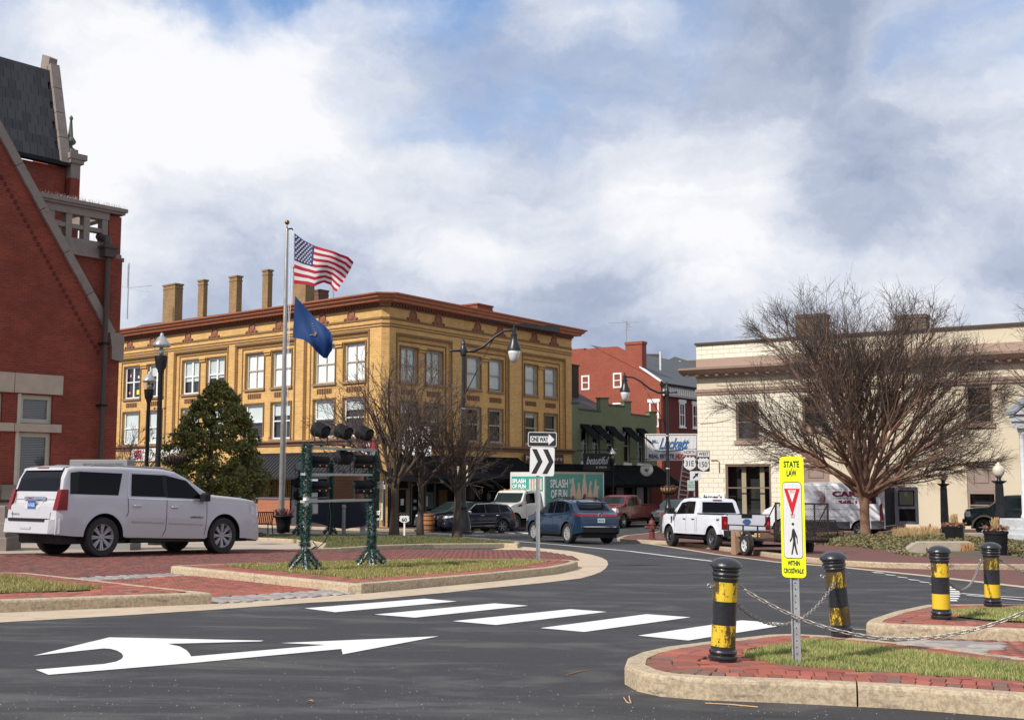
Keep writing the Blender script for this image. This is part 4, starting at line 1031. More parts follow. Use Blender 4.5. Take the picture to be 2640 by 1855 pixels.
for h in holes:
    window(grn, FmG, h[0], h[1], h[2], h[3], .14, creamp, rail=.5, fr=.07)
    s = MB(FmG); s.box((h[0]-.1, -.06, h[2]-.16), (h[1]+.1, .1, h[2]-.003)); s.obj('window_sill', whitep, grn)
    aw_ = MB(FmG); aw_.add([(h[0]-.12, 0, h[3]+.1), (h[1]+.1, 0, h[3]+.1), (h[1]+.1, -1.15, h[3]-1.0), (h[0]-.12, -1.15, h[3]-1.0), (h[0]-.12, 0, h[3]-.1), (h[1]+.1, 0, h[3]-.1)], [(0, 3, 2, 1), (0, 4, 3), (1, 2, 5), (3, 4, 5, 2)])
    aw_.obj('window_awning', awnf, grn)
b = MB(FmG); b.box((0, .5, -1.1), (gend, .6, 2.4)); b.obj('shop_interior', dark, grn)
b = MB(FmG); b.add([(0, .3, 5.9), (gend*.7, .3, 5.9), (gend*.5, 6, 9.4), (0, 6, 9.4)], [(0, 1, 2, 3)]); b.obj('roof', slate, grn)
for x in (2.6, 5.4, 8.4, 10.6): MB(FmG).box((x, .2, -1.1), (x+.35, .48, 2.4)).obj('shop_pier', mat('dim_brown_pier', (.08, .055, .04), .8), grn)
b = MB(FmG); b.quad((0, 0, -1.1), (0, 1.4, -1.1), (0, 1.4, 2.4), (0, 0, 2.4)); b.obj('side_reveal', dark, grn)
for x in (6.3, 9.2): MB(FmG).box((x, .3, -.2), (x+1.0, .33, 1.7)).obj('shop_window_display', mat('dim_display', (.07, .07, .075), .4, var=.9, scale=2.5), grn)
MB(FmG).box((9.4, .25, -.2), (9.75, .28, .3)).obj('window_notice', signw, grn)
fabric_awning(FmG, grn, .1, 3.6, 2.75, 1.4, 2.0); fabric_awning(FmG, grn, 3.7, 8.1, 2.75, 1.4, 2.0); fabric_awning(FmG, grn, 8.2, gend, 2.75, 1.4, 2.0)
# brick chimney stack between (dark) behind
b = MB(FmG); s0, zt = fg(z8_(240, 620), 3); s1, _ = fg(z8_(312, 620), 3); b.box((s0-1, 3, 4), (s1-.25, 3.9, zt)); b.box((s0-1.05, 2.95, zt), (s1-.2, 3.95, zt+.12)); b.obj('chimney', mat('sooty_brick', (.045, .028, .022), .9), grn)
def hang_sign(name, label, P, M, bw_, m, shape='box', w_=1.8, h_=.9):
    e = thing(name, label, 'sign', M=M); return e
# black hanging sign: stands at right angles to the wall
def perp(F, s, z, t): return TR(F.M @ Vector((s, t, z)), math.atan2(F.d[1], F.d[0])-PI/2)
fgn = lambda u, v, t: FG.to(u, v, t)
facecam = math.atan2(-.35, .94)
P = AT(1541, 1190, 76.5); e = thing('hanging_sign', 'black hanging shop sign with white script on the green wall', 'sign', M=TR(P, -.25))
MB().box((-.48*2, -.04, -.28*2), (.48*2, .04, .28*2)).obj('panel', ink, e); text('beautiful', TX(0, -.045, .1), inkw, e, w=1.5, h=.5, shear=.45, bold=.0); text('BY DESIGN', TX(.25, -.045, -.35), inkw, e, w=.7, h=.12)
MB().tube([(-1.4, 0, .75), (1.3, 0, .82)], .03, 5).tube([(-.8, 0, .75), (-.8, 0, .5)], .02, 4).tube([(.8, 0, .8), (.8, 0, .5)], .02, 4).obj('bracket', black, e)
P = AT(1667, 1210, 80); e = thing('hanging_sign', 'round white hanging tea shop sign beside the big painted signboard', 'sign', M=TR(P, -.15))
R_ = Matrix.Rotation(PI/2, 4, 'X'); MB().lathe([(.0005, -.04), (.44, -.04), (.44, .04), (.0005, .04)], 28, R_).obj('disc', signw, e)
P2 = MB(); P2.lathe([(.41, .045), (.385, .05), (.385, .045)], 28, R_, cap=False); P2.obj('rim_line', ink, e)
text('THE TEA CUP', TX(0, -.05, .24), ink, e, w=.5, h=.09); tp = MB(); tp.ball((0, -.03, -.02), .13, 10); tp.tube([(.1, -.05, -.02), (.2, -.05, .06)], .02, 5); tp.tube([(-.11, -.05, .05), (-.2, -.05, 0), (-.12, -.05, -.07)], .015, 5); tp.obj('teapot_emblem', mat('emblem_grey', (.2, .2, .22), .6), e); text('COMPANY', TX(0, -.05, -.27), ink, e, w=.36, h=.07)
MB().tube([(-1.1, 0, .75), (.3, 0, .7)], .025, 5).tube([(0, 0, .72), (0, 0, .44)], .02, 4).obj('bracket', black, e)
# ---------------------------------------------------------------- red gabled building behind
cs = FB.to(1704, 1100)[0]; oc = FB.M @ Vector((cs, 0, 0))
FS = Fac(oc.x, oc.y, .816, -.578)          # lit side wall: s<0 runs back from the corner
FD = Fac(oc.x, oc.y, .578, .816)           # dark street front
red2, FmS = building('red_brick_house', 'orange red gabled brick house rising behind the green shop', FS)
FmD = red2.matrix_basis.inverted() @ FD.M
fs_ = lambda p, t=0.0: FS.to(*z8_(*p), t)
sil = [fs_(p) for p in [(980, 757), (805, 637), (822, 628), (822, 415), (685, 425), (683, 497), (610, 460), (480, 468), (360, 482), (300, 540), (300, 640)]]
sil[4] = (sil[4][0], sil[3][1]); 
poly = [(sil[0][0], -1.1)]+sil+[(-14, sil[-1][1]), (-14, -1.1)]
n = len(poly); b = MB(FmS); b.add([(p[0], 0, p[1]) for p in poly]+[(p[0], .35, p[1]) for p in poly], [tuple(range(n)), tuple(range(2*n-1, n-1, -1))]+[(i, n+i, n+(i+1) % n, (i+1) % n) for i in range(n)])
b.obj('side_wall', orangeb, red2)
cbx = MB(FmS); a, zt = sil[3]; c = sil[4][0]; cbx.box((c-.05, -.06, zt-.22), (a+.05, .75, zt)); cbx.box((c, .35, zt-3.2), (a, .7, zt-.22)); cbx.obj('chimney', orangeb, red2)
b = MB(FmS); s0, zt = fs_((235, 478)); s1, _ = fs_((322, 478)); b.box((s0-.6, .4, 6), (s1, 1.4, zt)); b.obj('chimney', orangeb, red2)
for (x0, y0, x1, y1) in ((320, 703, 388, 820), (583, 682, 655, 803), (580, 930, 665, 1010), (885, 920, 975, 1130)):
    s0, zt = fs_((x0, y0)); s1, zb = fs_((x1, y1))
    if x0 == 885: s1 = min(s1, -.15)
    window(red2, FmS, s0, s1, zb, zt, -.04, whitep, rail=.5, fr=.12, back=.03 if False else .045, rm=tint)
hd = MB(FmS); s0, zt = fs_((872, 900)); s1, zb = fs_((985, 922)); hd.box((s0, -.08, zb), (min(s1, -.05), 0, zt)); hd.obj('window_head', whitep, red2)
# street front
fd = lambda p, t=0.0: FD.to(*z8_(*p), t)
dend = 17.0; zev = fd((1080, 800))[1]
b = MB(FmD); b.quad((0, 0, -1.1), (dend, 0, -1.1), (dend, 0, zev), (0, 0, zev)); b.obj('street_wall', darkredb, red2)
for (x0, y0, x1, y1) in ((1130, 900, 1180, 1130), (1240, 915, 1300, 1140)):
    s0, zt = fd((x0, y0)); s1, zb = fd((x1, y1))
    window(red2, FmD, s0, s1, zb, zt-.25, -.04, whitep, mull=.06, rail=.5, fr=.12, back=.045, rm=mat('grey_window', (.3, .32, .33), .3))
    MB(FmD).box((s0-.15, -.09, zt-.25), (s1+.15, 0, zt)).obj('window_head', whitep, red2); MB(FmD).box((s0-.1, -.09, zb-.12), (s1+.1, 0, zb-.003)).obj('window_sill', whitep, red2)
g = MB(FmD); g.box((.2, -.3, zev-.75), (dend, 0, zev)); g.obj('frieze', mat('grey_white_cornice', (.42, .42, .41), .7), red2)
g = MB(FmD); x = .5
while x < dend: g.box((x, -.36, zev-.62), (x+.12, -.302, zev-.12)); x += .32
g.obj('cornice_brackets', whitep, red2)
MB(FmD).box((-.1, -.5, zev), (dend, -.0, zev+.16)).obj('gutter', blackm, red2)
# roof slope facing the street
ridge_s, ridge_z = fs_((826, 570)); 
rb = MB(FmD); dep = 6.2; rb.add([(-.05, -.45, zev+.16), (dend, -.45, zev+.16), (dend, dep, zev+3.5), (-.05, dep, zev+3.5)], [(0, 1, 2, 3)]); rb.obj('slate_roof', mat('blue_grey_slate', (.06, .065, .07), .6, var=.2, scale=4), red2)
MB(FmS).add([(sil[0][0], -.05, sil[0][1]), (sil[1][0], -.05, sil[1][1]), (sil[1][0], -.05, sil[1][1]+.12), (sil[0][0], -.05, sil[0][1]+.12), (sil[0][0], .3, sil[0][1]+.12), (sil[1][0], .3, sil[1][1]+.12)], [(0, 1, 2, 3), (3, 2, 5, 4)]).obj('verge_board', whitep, red2)
MB().tube([(0, 0, 0), (0, 0, 1.7)], .09, 6).obj('roof_pipe', mat('pale_pipe', (.6, .6, .6), .5), red2).matrix_basis = red2.matrix_basis.inverted() @ Matrix.Translation(AT(1703, 960, 93))
dk = building('dark_gabled_roof', 'dark roofed house seen between the red and cream buildings', FD)[0]
P0 = AT(1660, 912, 112); P1 = AT(1702, 915, 112); b = MB(dk.matrix_basis.inverted())
b.box((P0.x-1, 112, -1), (P1.x, 114, P0.z)); b.obj('chimney', mat('old_brick', (.09, .065, .05), .9, var=.3), dk)
A1, A2, A3, A4 = AT(1712, 932, 118), AT(1740, 919, 118), AT(1772, 929, 118), AT(1830, 926, 118)
b = MB(dk.matrix_basis.inverted()); zz = A1.z-6
b.add([(A1.x-1, 118, zz), (A1.x, 118, A1.z), (A2.x, 118, A2.z), (A3.x, 118, A3.z), (A4.x, 118, A4.z), (A4.x, 118, zz)], [(0, 5, 4, 3, 2, 1)]); b.add([(A1.x, 126, A1.z), (A2.x, 126, A2.z), (A3.x, 126, A3.z), (A4.x, 126, A4.z)], []); k = 0
b.f += [[1, 2, 7, 6], [2, 3, 8, 7], [3, 4, 9, 8]]; b.mi += [0, 0, 0]; b.box((A1.x-1, 118.1, -1.1), (A4.x, 126, zz)); b.obj('roof', mat('brown_grey_roof', (.13, .115, .10), .8), dk)
W1, W2, W3 = AT(1738, 937, 112), AT(1752, 931, 112), AT(1770, 946, 112); b = MB(dk.matrix_basis.inverted()); b.tube([W1, W2, W3], .09, 4); b.obj('white_verge', whitep, dk)
antenna('television_antenna', 'multi rod television antenna on the red brick chimney', AT(1615, 882, 92), AT(1615, 826, 92).z-AT(1615, 882, 92).z,
    [((-1.4, 0, 1.55), (1.0, 0, 1.62)), ((0, 0, 1.5), (.25, -.4, 1.3)), ((-.35, 0, 1.72), (.3, 0, 1.45)), ((-.1, 0, 1.2), (.4, 0, 1.25)), ((-.1, 0, 1.0), (.35, 0, 1.0)), ((.1, 0, 1.65), (.1, 0, 1.1))])
# painted signboard standing out from the red house
Ps = AT(1667, 1221, 84); Pe = AT(1797, 1184, 84); wS = Pe.x-Ps.x; hS = AT(1667, 1120, 84).z-AT(1667, 1184, 84).z
e = thing('painted_signboard', 'large ribbed white signboard with blue script and red capitals', 'sign', M=TR(((Ps.x+Pe.x)/2, 84, AT(1667, 1184, 84).z), -.03))
b = MB(); b.box((-wS/2, .1, 0), (wS/2, .2, hS)); b.obj('panel', mat('sign_panel_grey', (.42, .43, .47), .5), e)
n = 38; rib = MB(); rib.box((-.034, .02, .06), (.034, .1, hS-.06)); rme = rib.mesh('rib'); rme.materials.append(mat('rib_white', (.85, .85, .88), .5, var=.05))
for i in range(n): link(rme, 'rib', e, M=Matrix.Translation((-wS/2+.1+i*(wS-.2)/(n-1), 0, 0)))
b = MB(); b.box((-wS/2-.05, 0, hS), (wS/2+.05, .2, hS+.07)); b.box((-wS/2-.05, 0, -.07), (wS/2+.05, .2, 0)); b.box((-wS/2-.07, 0, -.07), (-wS/2, .2, hS+.07)); b.box((wS/2, 0, -.07), (wS/2+.07, .2, hS+.07)); b.obj('frame', signw, e)
sblue = mat('script_blue', (.04, .14, .34), .5, var=0)
text('BILL', TX(-wS*.32, .0, hS*.73), inkb, e, w=wS*.12, h=hS*.13, bold=.04, ext=.01); text('Luckett', TX(wS*.05, .0, hS*.64), sblue, e, w=wS*.60, h=hS*.46, shear=.55, bold=.03)
b = MB(); b.tube([(-wS*.33, -.0, hS*.38), (-wS*.18, 0, hS*.33), (wS*.05, 0, hS*.37), (wS*.3, 0, hS*.44)], .05, 4); b.obj('script_underline', sblue, e)
text('REAL ESTATE', TX(-wS*.2, .0, hS*.14), mat('navy', (.02, .04, .14), .5, var=0), e, w=wS*.5, h=hS*.17, bold=.05); text('AUCTION', TX(wS*.26, .0, hS*.14), inkr, e, w=wS*.38, h=hS*.2, bold=.06)
# dim stair and rails below the sign
b = MB(); P = AT(1750, 1230, 80); b.tube([AT(1748, 1290, 80), AT(1762, 1180, 80)], .06, 4); b.tube([AT(1770, 1290, 80), AT(1786, 1200, 80)], .06, 4)
for i in range(9): b.tube([AT(1749+i*1.6, 1285-i*12, 80), AT(1772+i*1.6, 1287-i*11, 80)], .05, 4)
tag(b.obj('fire_stair', mat('dim_grey_metal', (.12, .12, .12), .6)), 'dim grey open stair beneath the painted signboard', 'stair')

# ---------------------------------------------------------------- cream building
crm, FmC = building('cream_building', 'two storey cream building with tile blocks and mauve cornice bands', FC)
zr_ = lambda x, y: (1750+x*.38763, 800+y*.38763)
T0 = 6.5
upw = [(2.51, 3.95, 4.05, 6.36), (6.6, 7.95, 4.7, 6.66), (11.0, 12.25, 4.8, 6.66), (15.72, 17.1, 4.75, 6.83)]
low = [(1.77, 4.6, -.9, 2.62), (6.5, 8.1, -1.1, 2.6), (10.65, 12.3, -1.1, 2.6), (15.62, 17.1, -.3, 2.67)]
END = 26
b = MB(FmC); wall(b, 0, END, -1.1, 8.0, [(a, c, z0, z1) for a, c, z0, z1 in upw+low], 0, .22)
b.box((0, 0.001, 8.0), (END, .4, 10.0)); b.box((0, .3, -1.1), (.05, 14, 10.0)); b.obj('wall', creamw, crm)
# glazed tile blocks, one by one
tb = {}
tiles = MB(FmC)
def tile(s0, s1, z0, z1):
    for a, c, d, f in upw+low:
        if s0 < c and s1 > a and z0 < f and z1 > d:
            if s0 < a-.12 and s1 > a: s1 = a
            elif s1 > c+.12 and s0 < c: s0 = c
            elif z0 < d-.1 and z1 > d: z1 = d
            elif z1 > f+.08 and z0 < f: z0 = f
            else: return
    if s1-s0 < .1 or z1-z0 < .06: return
    g = .0045; key = (round(s1-s0, 2), round(z1-z0, 2))
    if key not in tb:
        w_, h_ = s1-s0-2*g, z1-z0-2*g; m_ = MB(); c_ = .012
        m_.add([(0, 0, 0), (w_, 0, 0), (w_, 0, h_), (0, 0, h_), (c_, -.028, c_), (w_-c_, -.028, c_), (w_-c_, -.028, h_-c_), (c_, -.028, h_-c_)], [(4, 5, 6, 7), (0, 1, 5, 4), (1, 2, 6, 5), (2, 3, 7, 6), (3, 0, 4, 7)])
        me = m_.mesh('tile_block'); me.materials.append(creamt); tb[key] = me
    link(tb[key], 'tile_block', crm, M=FmC @ Matrix.Translation((s0+g, rnd.uniform(-.002, .002), z0+g)))
gb = MB(FmC); gb.box((0, -.006, -1.1), (T0, 0, 6.88)); 
g2 = MB(FmC); wall(g2, 0, T0, -1.1, 6.88, [h for h in upw[:1]+low[:1]], -.006, .004); wall(g2, 0, T0+.6, 9.1, 9.95, [], -.006, .004); g2.obj('tile_grout', grout, crm)
rw = .283; k = 0; z = 6.88-rw
while z > -1.1:
    x = 0 if k % 2 else -.33
    while x < T0: tile(max(0, x), min(T0, x+.66), z, z+rw); x += .66
    z -= rw; k += 1
for k in range(3):
    z = 9.12+k*.28; x = 0 if k % 2 else -.35
    while x < T0+.6: tile(max(0, x), min(T0+.6, x+.72), z, z+.28); x += .72
b = MB(FmC)
profile(b, [(0, 10.0), (-.16, 10.0), (-.2, 10.12), (0, 10.16), (.45, 10.16), (.45, 10.0)], -.05, END); b.obj('parapet_coping', mat('brown_coping', (.10, .075, .06), .8), crm)
b = MB(FmC); b.box((-.0, -.07, 8.62), (END, 0, 9.1)); profile(b, [(0, 8.1), (-.35, 8.14), (-.75, 8.26), (-.95, 8.40), (-.98, 8.52), (0, 8.60)], -.85, END)
b.box((-.0, -.12, 7.92), (END, 0, 8.0)); profile(b, [(0, 6.88), (-.10, 6.9), (-.12, 7.0), (-.18, 7.06), (-.2, 7.2), (0, 7.26)], -.05, END); b.box((0, -.2, 8.0), (END, 0, 8.1))
b.obj('cornice_band', tanp, crm)
dm = MB(); dm.box((0, -.48, 8.03), (.17, -.2, 8.13)); dme = dm.mesh('dentil_block'); dme.materials.append(creamt)
x = -.55
while x < END-1: link(dme, 'dentil_block', crm, M=FmC @ Matrix.Translation((x, 0, 0))); x += .64
pn = MB(FmC)
for a, c in ((1.3, 6.2), (7.2, 12.0), (13, 18)):
    for q in (((a, 7.42), (c, 7.46)), ((a, 7.82), (c, 7.86)), ((a, 7.46), (a+.04, 7.82)), ((c-.04, 7.46), (c, 7.82))): pn.box((q[0][0], -.035, q[0][1]), (q[1][0], -.001, q[1][1]))
pn.obj('frieze_panel', mat('deep_cream_trim', (.46, .40, .28), .7), crm)  # trim one tone deeper than the cream wall
for i, (a, c, z0, z1) in enumerate(upw):
    window(crm, FmC, a, c, z0, z1, .05, brownp, rail=.48, fr=.13, back=.45)
    MB(FmC).box((a-.12, -.12, z0-.24), (c+.12, .05, z0-.003)).obj('window_sill', tanp, crm)
a, c, z0, z1 = low[0]; window(crm, FmC, a, c, z0, z1, .05, brownp, rail=.60, fr=.12, back=.9)
for x in (2.6, 3.75): MB(FmC).box((x, .5, z0), (x+.28, .6, z1)).obj('curtain', mat('curtain_cream', (.40, .33, .22), .8), crm)
taupe = mat('taupe_panel', (.26, .195, .165), .7, var=.1)
for a, c, z0, z1 in low[1:]:
    zm = 1.05 if a > 15 else 1.35
    MB(FmC).box((a, .06, zm), (c, .16, z1)).obj('infill_panel', taupe, crm)
    f = MB(FmC)
    for q in (((a+.35, zm+.45), (c-.35, zm+.49)), ((a+.35, z1-.32), (c-.35, z1-.28)), ((a+.35, zm+.49), (a+.39, z1-.32)), ((c-.39, zm+.49), (c-.35, z1-.32))): f.box((q[0][0], .035, q[0][1]), (q[1][0], .058, q[1][1]))
    f.obj('panel_moulding', brownp, crm)
    window(crm, FmC, a, c, z0, zm-.01, .05, taupe if a > 15 else mat('maroon_frame', (.16, .02, .025), .6), rail=.45, fr=.12, back=.5)
# blocks standing on the cream roof behind
for (x0, x1, y0) in ((775, 965, 30), (1440, 1640, 35)):
    s0, zt = FC.to(*zr_(x0, y0), 4); s1, _ = FC.to(*zr_(x1, y0), 4)
    b = MB(FmC); b.box((s0, 4, 9.5), (s1, 5.2, zt)); b.box((s0-.06, 3.95, zt-.22), (s1+.06, 5.25, zt)); b.obj('chimney', mat('brown_grey_brick', (.15, .11, .085), .9, var=.25), crm)
MB(FmC).box((0, .4, 9.3), (END, 14, 9.4)).obj('roof', slate, crm)
wv = MB(FmC); s0, z0 = FC.to(1806, 1092); s1, z1 = FC.to(1885, 1080); wv.tube([(s0, -.06, z0), ((s0+s1)/2, -.08, (z0+z1)/2-.06), (s1, -.06, z1)], .012, 4)
s0, z0 = FC.to(1834, 1186); s1, z1 = FC.to(1855, 1190); wv.tube([(s0, -.06, z0), (s1-.1, -.06, z0), (s1, -.06, z0-.1), (s1, -.06, z0-.75)], .03, 4); wv.obj('wall_cable', mat('rusty_wire', (.13, .07, .04), .8), crm)
e, w_, h_ = flat_sign('shop_sign', 'white sign board low on the cream wall behind the white pickup', FC, 1806, 1868, 1270, 1312, signw, t=-.1)
text("James's", TX(0, -.01, h_*.72), ink, e, w=w_*.8, h=h_*.38, bold=.03); text('on', TX(.1, -.01, h_*.25), ink, e, w=w_*.3, h=h_*.3, bold=.03)

# ---------------------------------------------------------------- red courthouse on the left
crt, FmR = building('red_courthouse', 'dark red brick gabled building with stone trim filling the left edge', FR, z0=-.6)
fr_ = lambda p, t=0.0: FR.to(p[0]*.37194, 100+p[1]*.37194, t); fr2 = lambda p, t=0.0: FR.to(p[0]*.37194, 650+p[1]*.37194, t)
T1 = .12
wn = [(-3.26, -2.22, 3.38, 4.25), (-3.28, -2.22, .2, 3.09), (-4.9, -3.82, 3.38, 4.25), (-4.9, -3.84, .2, 3.09), (-6.6, -5.5, .2, 3.09), (-6.6, -5.5, 3.38, 4.25)]
b = MB(FmR); wall(b, -8, -.0, 1.5, 5.2, wn, 0, .25); 
rk = [(-.30, 5.2), (-.30, 6.25), (-4.35, 12.25), (-8, 17.6), (-8, 5.2)]
n = len(rk); b.add([(p[0], 0, p[1]) for p in rk], [tuple(range(n-1, -1, -1))][::1]); b.f[-1] = b.f[-1][::-1] if False else b.f[-1]
b.quad((-.30, 0, 5.2), (0, 0, 5.2), (0, 0, 5.45), (-.30, 0, 5.45)); b.quad((0, 0, 1.5), (0, 8, 1.5), (0, 8, 5.45), (0, 0, 5.45)); b.obj('gable_wall', redb, crt)
b = MB(FmR); b.box((-5.4, T1, 5.2), (-.02, T1+.4, 8.9)); b.box((-.55, T1-.14, 5.45), (-.02, T1, 8.9)); b.box((-.47, T1-.0, 9.05), (-.02, T1+.42, 10.33)); b.box((-.42, T1+.42, 5.2), (-.02, 6, 8.9)); b.obj('tower_wall', redb, crt)
# stepped brick line under the rake, faint
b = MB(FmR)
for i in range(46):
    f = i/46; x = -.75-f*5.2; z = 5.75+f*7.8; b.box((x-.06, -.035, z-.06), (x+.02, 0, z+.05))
b.obj('corbel_course', mat('dark_corbel_brick', (.10, .016, .012), .9), crt)  # a darker red than the gable wall
# raking coping: stones end to end
dx, dz = -4.05, 6.0; L = math.hypot(dx, dz); ux, uz = dx/L, dz/L; nx, nz = uz, -ux
p0 = (-.42, 6.30); kk = 0; t = 0
while t < 12.5:
    l = 1.5; a = (p0[0]+ux*(t+.01), p0[1]+uz*(t+.01)); c = (p0[0]+ux*(t+l-.01), p0[1]+uz*(t+l-.01))
    vs = []
    for q in (a, c):
        for o_, y_ in ((0, -.10), (.30, -.10), (.30, .42), (0, .42)): vs.append((q[0]+nx*o_*.9-.12*0, y_, q[1]+nz*o_*.9))
    MB(FmR).add(vs, [(0, 1, 5, 4), (1, 2, 6, 5), (2, 3, 7, 6), (3, 0, 4, 7), (3, 2, 1, 0), (4, 5, 6, 7)]).obj('coping_stone', stone, crt)
    t += l
b = MB(FmR); b.add([(-.36, -.16, 5.55), (.06, -.16, 5.5), (.07, -.16, 6.3), (-.1, -.16, 6.42), (-.45, -.16, 6.42), (-.36, -.16, 5.9)]+[(-.36, .4, 5.55), (.06, .4, 5.5), (.07, .4, 6.3), (-.1, .4, 6.42), (-.45, .4, 6.42), (-.36, .4, 5.9)], [(5, 4, 3, 2, 1, 0), (6, 7, 8, 9, 10, 11)]+[(i, (i+1) % 6, 6+(i+1) % 6, 6+i) for i in range(6)]); b.obj('kneeler_stone', stone, crt)
# stone lintel and string bands, block by block
for x0, x1, z0, z1 in ((-1.95-1.55, -1.95, 4.29, 4.89), (-5.2, -3.52, 4.29, 4.89), (-6.9, -5.22, 4.29, 4.89), (-3.45, -1.95, 3.11, 3.36), (-5.0, -3.47, 3.11, 3.36), (-6.9, -5.02, 3.11, 3.36)):
    MB(FmR).box((x0, -.09, z0), (x1, .2, z1)).obj('stone_block', stonel, crt)
for a, c, z0, z1 in wn: window(crt, FmR, a, c, z0, z1, .10, creamp, rail=0 if z0 > 3 else .5, fr=.13, back=.5, blind=1, slats=True, bm=mat('slat_grey', (.17, .19, .20), .6))
for a, c, z0, z1 in wn: MB(FmR).box((a-.1, -.03, z0-.12), (a, .1, z1+.02)).obj('window_jamb', creamp, crt)
# balustrade of the tower
b = MB(FmR); b.box((-2.15, T1-.08, 8.95), (-.02, T1+.42, 9.05)); b.box((-2.05, T1-.12, 8.82), (.06, T1+.46, 8.95)); b.box((-2.4, T1-.02, 9.05), (-.47, T1+.3, 9.38)); b.obj('string_course', stone, crt)
b = MB(FmR); b.box((-3.1, T1-.10, 10.40), (.06, T1+.5, 10.48)); b.box((-3.15, T1-.16, 10.48), (.12, T1+.56, 10.60)); b.box((-3.05, T1-.02, 10.15), (-.47, T1+.3, 10.40)); b.obj('balustrade_cornice', stone, crt)
b = MB(FmR)
for s_ in (-.6, -1.24, -1.86, -2.45): b.box((s_-.10, T1-.0, 9.38), (s_+.10, T1+.3, 10.15))
b.box((-2.7, T1+.02, 9.70), (-.5, T1+.28, 9.84)); b.obj('balustrade_grid', stone, crt)
b = MB(FmR); b.box((-5.2, 3.2, 9.0), (-.1, 3.5, 9.38)); b.box((-5.2, 3.2, 10.15), (-.1, 3.5, 10.6)); b.box((-.42, T1+.5, 10.3), (-.1, 3.2, 10.6)); b.box((-.42, T1+.5, 9.0), (-.1, 3.2, 9.3))
for s_ in (-.35, -1.4, -2.5, -3.6): b.box((s_-.14, 3.2, 9.38), (s_+.14, 3.5, 10.15))
b.box((-5.2, 3.22, 9.7), (-.1, 3.48, 9.84)); b.obj('far_balustrade', stone, crt)
b = MB(FmR); b.box((-5.2, T1+.4, 8.6), (-.05, 3.5, 8.7)); b.obj('terrace_floor', stone, crt)
# bird spikes on the cornice
b = MB(FmR); r_ = random.Random(3)
for i in range(260):
    x = -3.4+i*.0135; y = T1-.1+r_.uniform(0, .3); b.tube([(x, y, 10.6), (x+r_.uniform(-.08, .08), y+r_.uniform(-.06, .06), 10.6+r_.uniform(.08, .16))], .004, 3, cap=False)
b.obj('bird_spikes', mat('spike_steel', (.4, .38, .36), .5), crt, kind='stuff')
# rear wing: wall, slates, gable coping, pinnacle
T2 = 3.55
fw = lambda x, y: fr_((x, y), T2)
se, ze = fw(455, 890); s_l, _ = fw(0, 800); rz = fw(0, 180, )[1]
b = MB(FmR); b.box((-9, T2, 6), (se, T2+.4, ze-.05)); pr0, pz0 = fw(460, 970); pr1, _ = fw(525, 970)
b.box((pr0, T2-.3, 6), (pr1, T2+.5, pz0)); b.obj('rear_wing_wall', redb, crt)
b = MB(FmR); _, pz1 = fw(460, 800); b.box((pr0, T2-.3, pz0), (pr1, T2+.5, pz1-.2)); b.box((pr0-.06, T2-.36, pz1-.35), (pr1+.1, T2+.56, pz1-.2)); b.box((pr0-.1, T2-.40, pz1-.2), (pr1+.2, T2+.6, pz1)); b.box((pr0+.02, T2-.2, pz1), (pr1-.05, T2+.35, pz1+.18)); b.obj('pinnacle_pier', stone, crt)
MB(FmR).box((-9, T2-.28, ze-.02), (se, T2, ze+.12)).obj('gutter', blackm, crt)
pin = MB(); H = fw(480, 520)[1]-pz1-.18; k_ = H/2.0
pin.lathe([(.26*k_, 0), (.28*k_, .08*k_), (.14*k_, .2*k_), (.12*k_, .3*k_), (.27*k_, .42*k_), (.30*k_, .55*k_), (.22*k_, .68*k_), (.14*k_, .8*k_), (.06*k_, 1.72*k_), (.09*k_, 1.76*k_), (.10*k_, 1.86*k_), (.05*k_, 1.95*k_), (.0005, 2.0*k_)], 14)
pin.M = FmR @ Matrix.Translation(((pr0+pr1)/2-.03, T2+.1, pz1+.18)); pin.obj('pinnacle', mat('verdigris_grey', (.10, .105, .09), .7, var=.3), crt, smooth=True)
# slates laid in courses on the slope; roof rises inward
D = 1.0
while D < 6 and FR.to(64, 186, T2+D)[0] > se-.1: D += .05
# ridge height from the photograph's ridge line seen at depth T2+D
rz = FR.to(64, 186, T2+D)[1]
sl = Vector((0, D, rz-ze)); SL = sl.length; su = sl/SL; sn = Vector((0, -su.z, su.y))
b = MB(FmR); b.add([(-9, T2-.15, ze+.05), (se-.2, T2-.15, ze+.05), (se-.2, T2+D, rz-.02), (-9, T2+D, rz-.02)], [(0, 1, 2, 3)]); b.obj('roof_boarding', slate, crt)
sm = [mat('slate_a', (.032, .032, .038), .5, var=.3, scale=5), mat('slate_b', (.025, .025, .03), .6, var=.3, scale=5), mat('slate_c', (.042, .041, .046), .55, var=.3, scale=5)]
SW, SHT = .27, .40; slm = []
for m_ in sm:
    q = MB(); q.prism([(-SW/2+.006, 0.08), (-SW*.28, .02), (0, 0), (SW*.28, .02), (SW/2-.006, .08), (SW/2-.006, SHT+.12), (-SW/2+.006, SHT+.12)], 0, .022, cap0=False); me = q.mesh('slate_tile'); me.materials.append(m_); slm.append(me)
Rs = Matrix((Vector((1, 0, 0)), su, sn)).transposed().to_4x4(); k = 0; rest = MB(); cnt = 0
rows_ = int(SL/SHT)
for r_i in range(rows_+1):
    x = se-.42-(SW/2 if r_i % 2 else 0)
    while x > -6.0:
        p = Vector((x, T2-.15, ze+.07))+su*(r_i*SHT); M = FmR @ Matrix.Translation(p) @ Rs @ Matrix.Rotation(.035, 4, 'X')
        if x > -4.9 and cnt < 300: link(slm[rnd.randrange(3)], 'slate_tile', crt, M=M); cnt += 1
        x -= SW
MB(FmR).box((-9, T2+D-.15, rz-.05), (se+.1, T2+D+.15, rz+.14)).obj('ridge_tiles', blackm, crt)
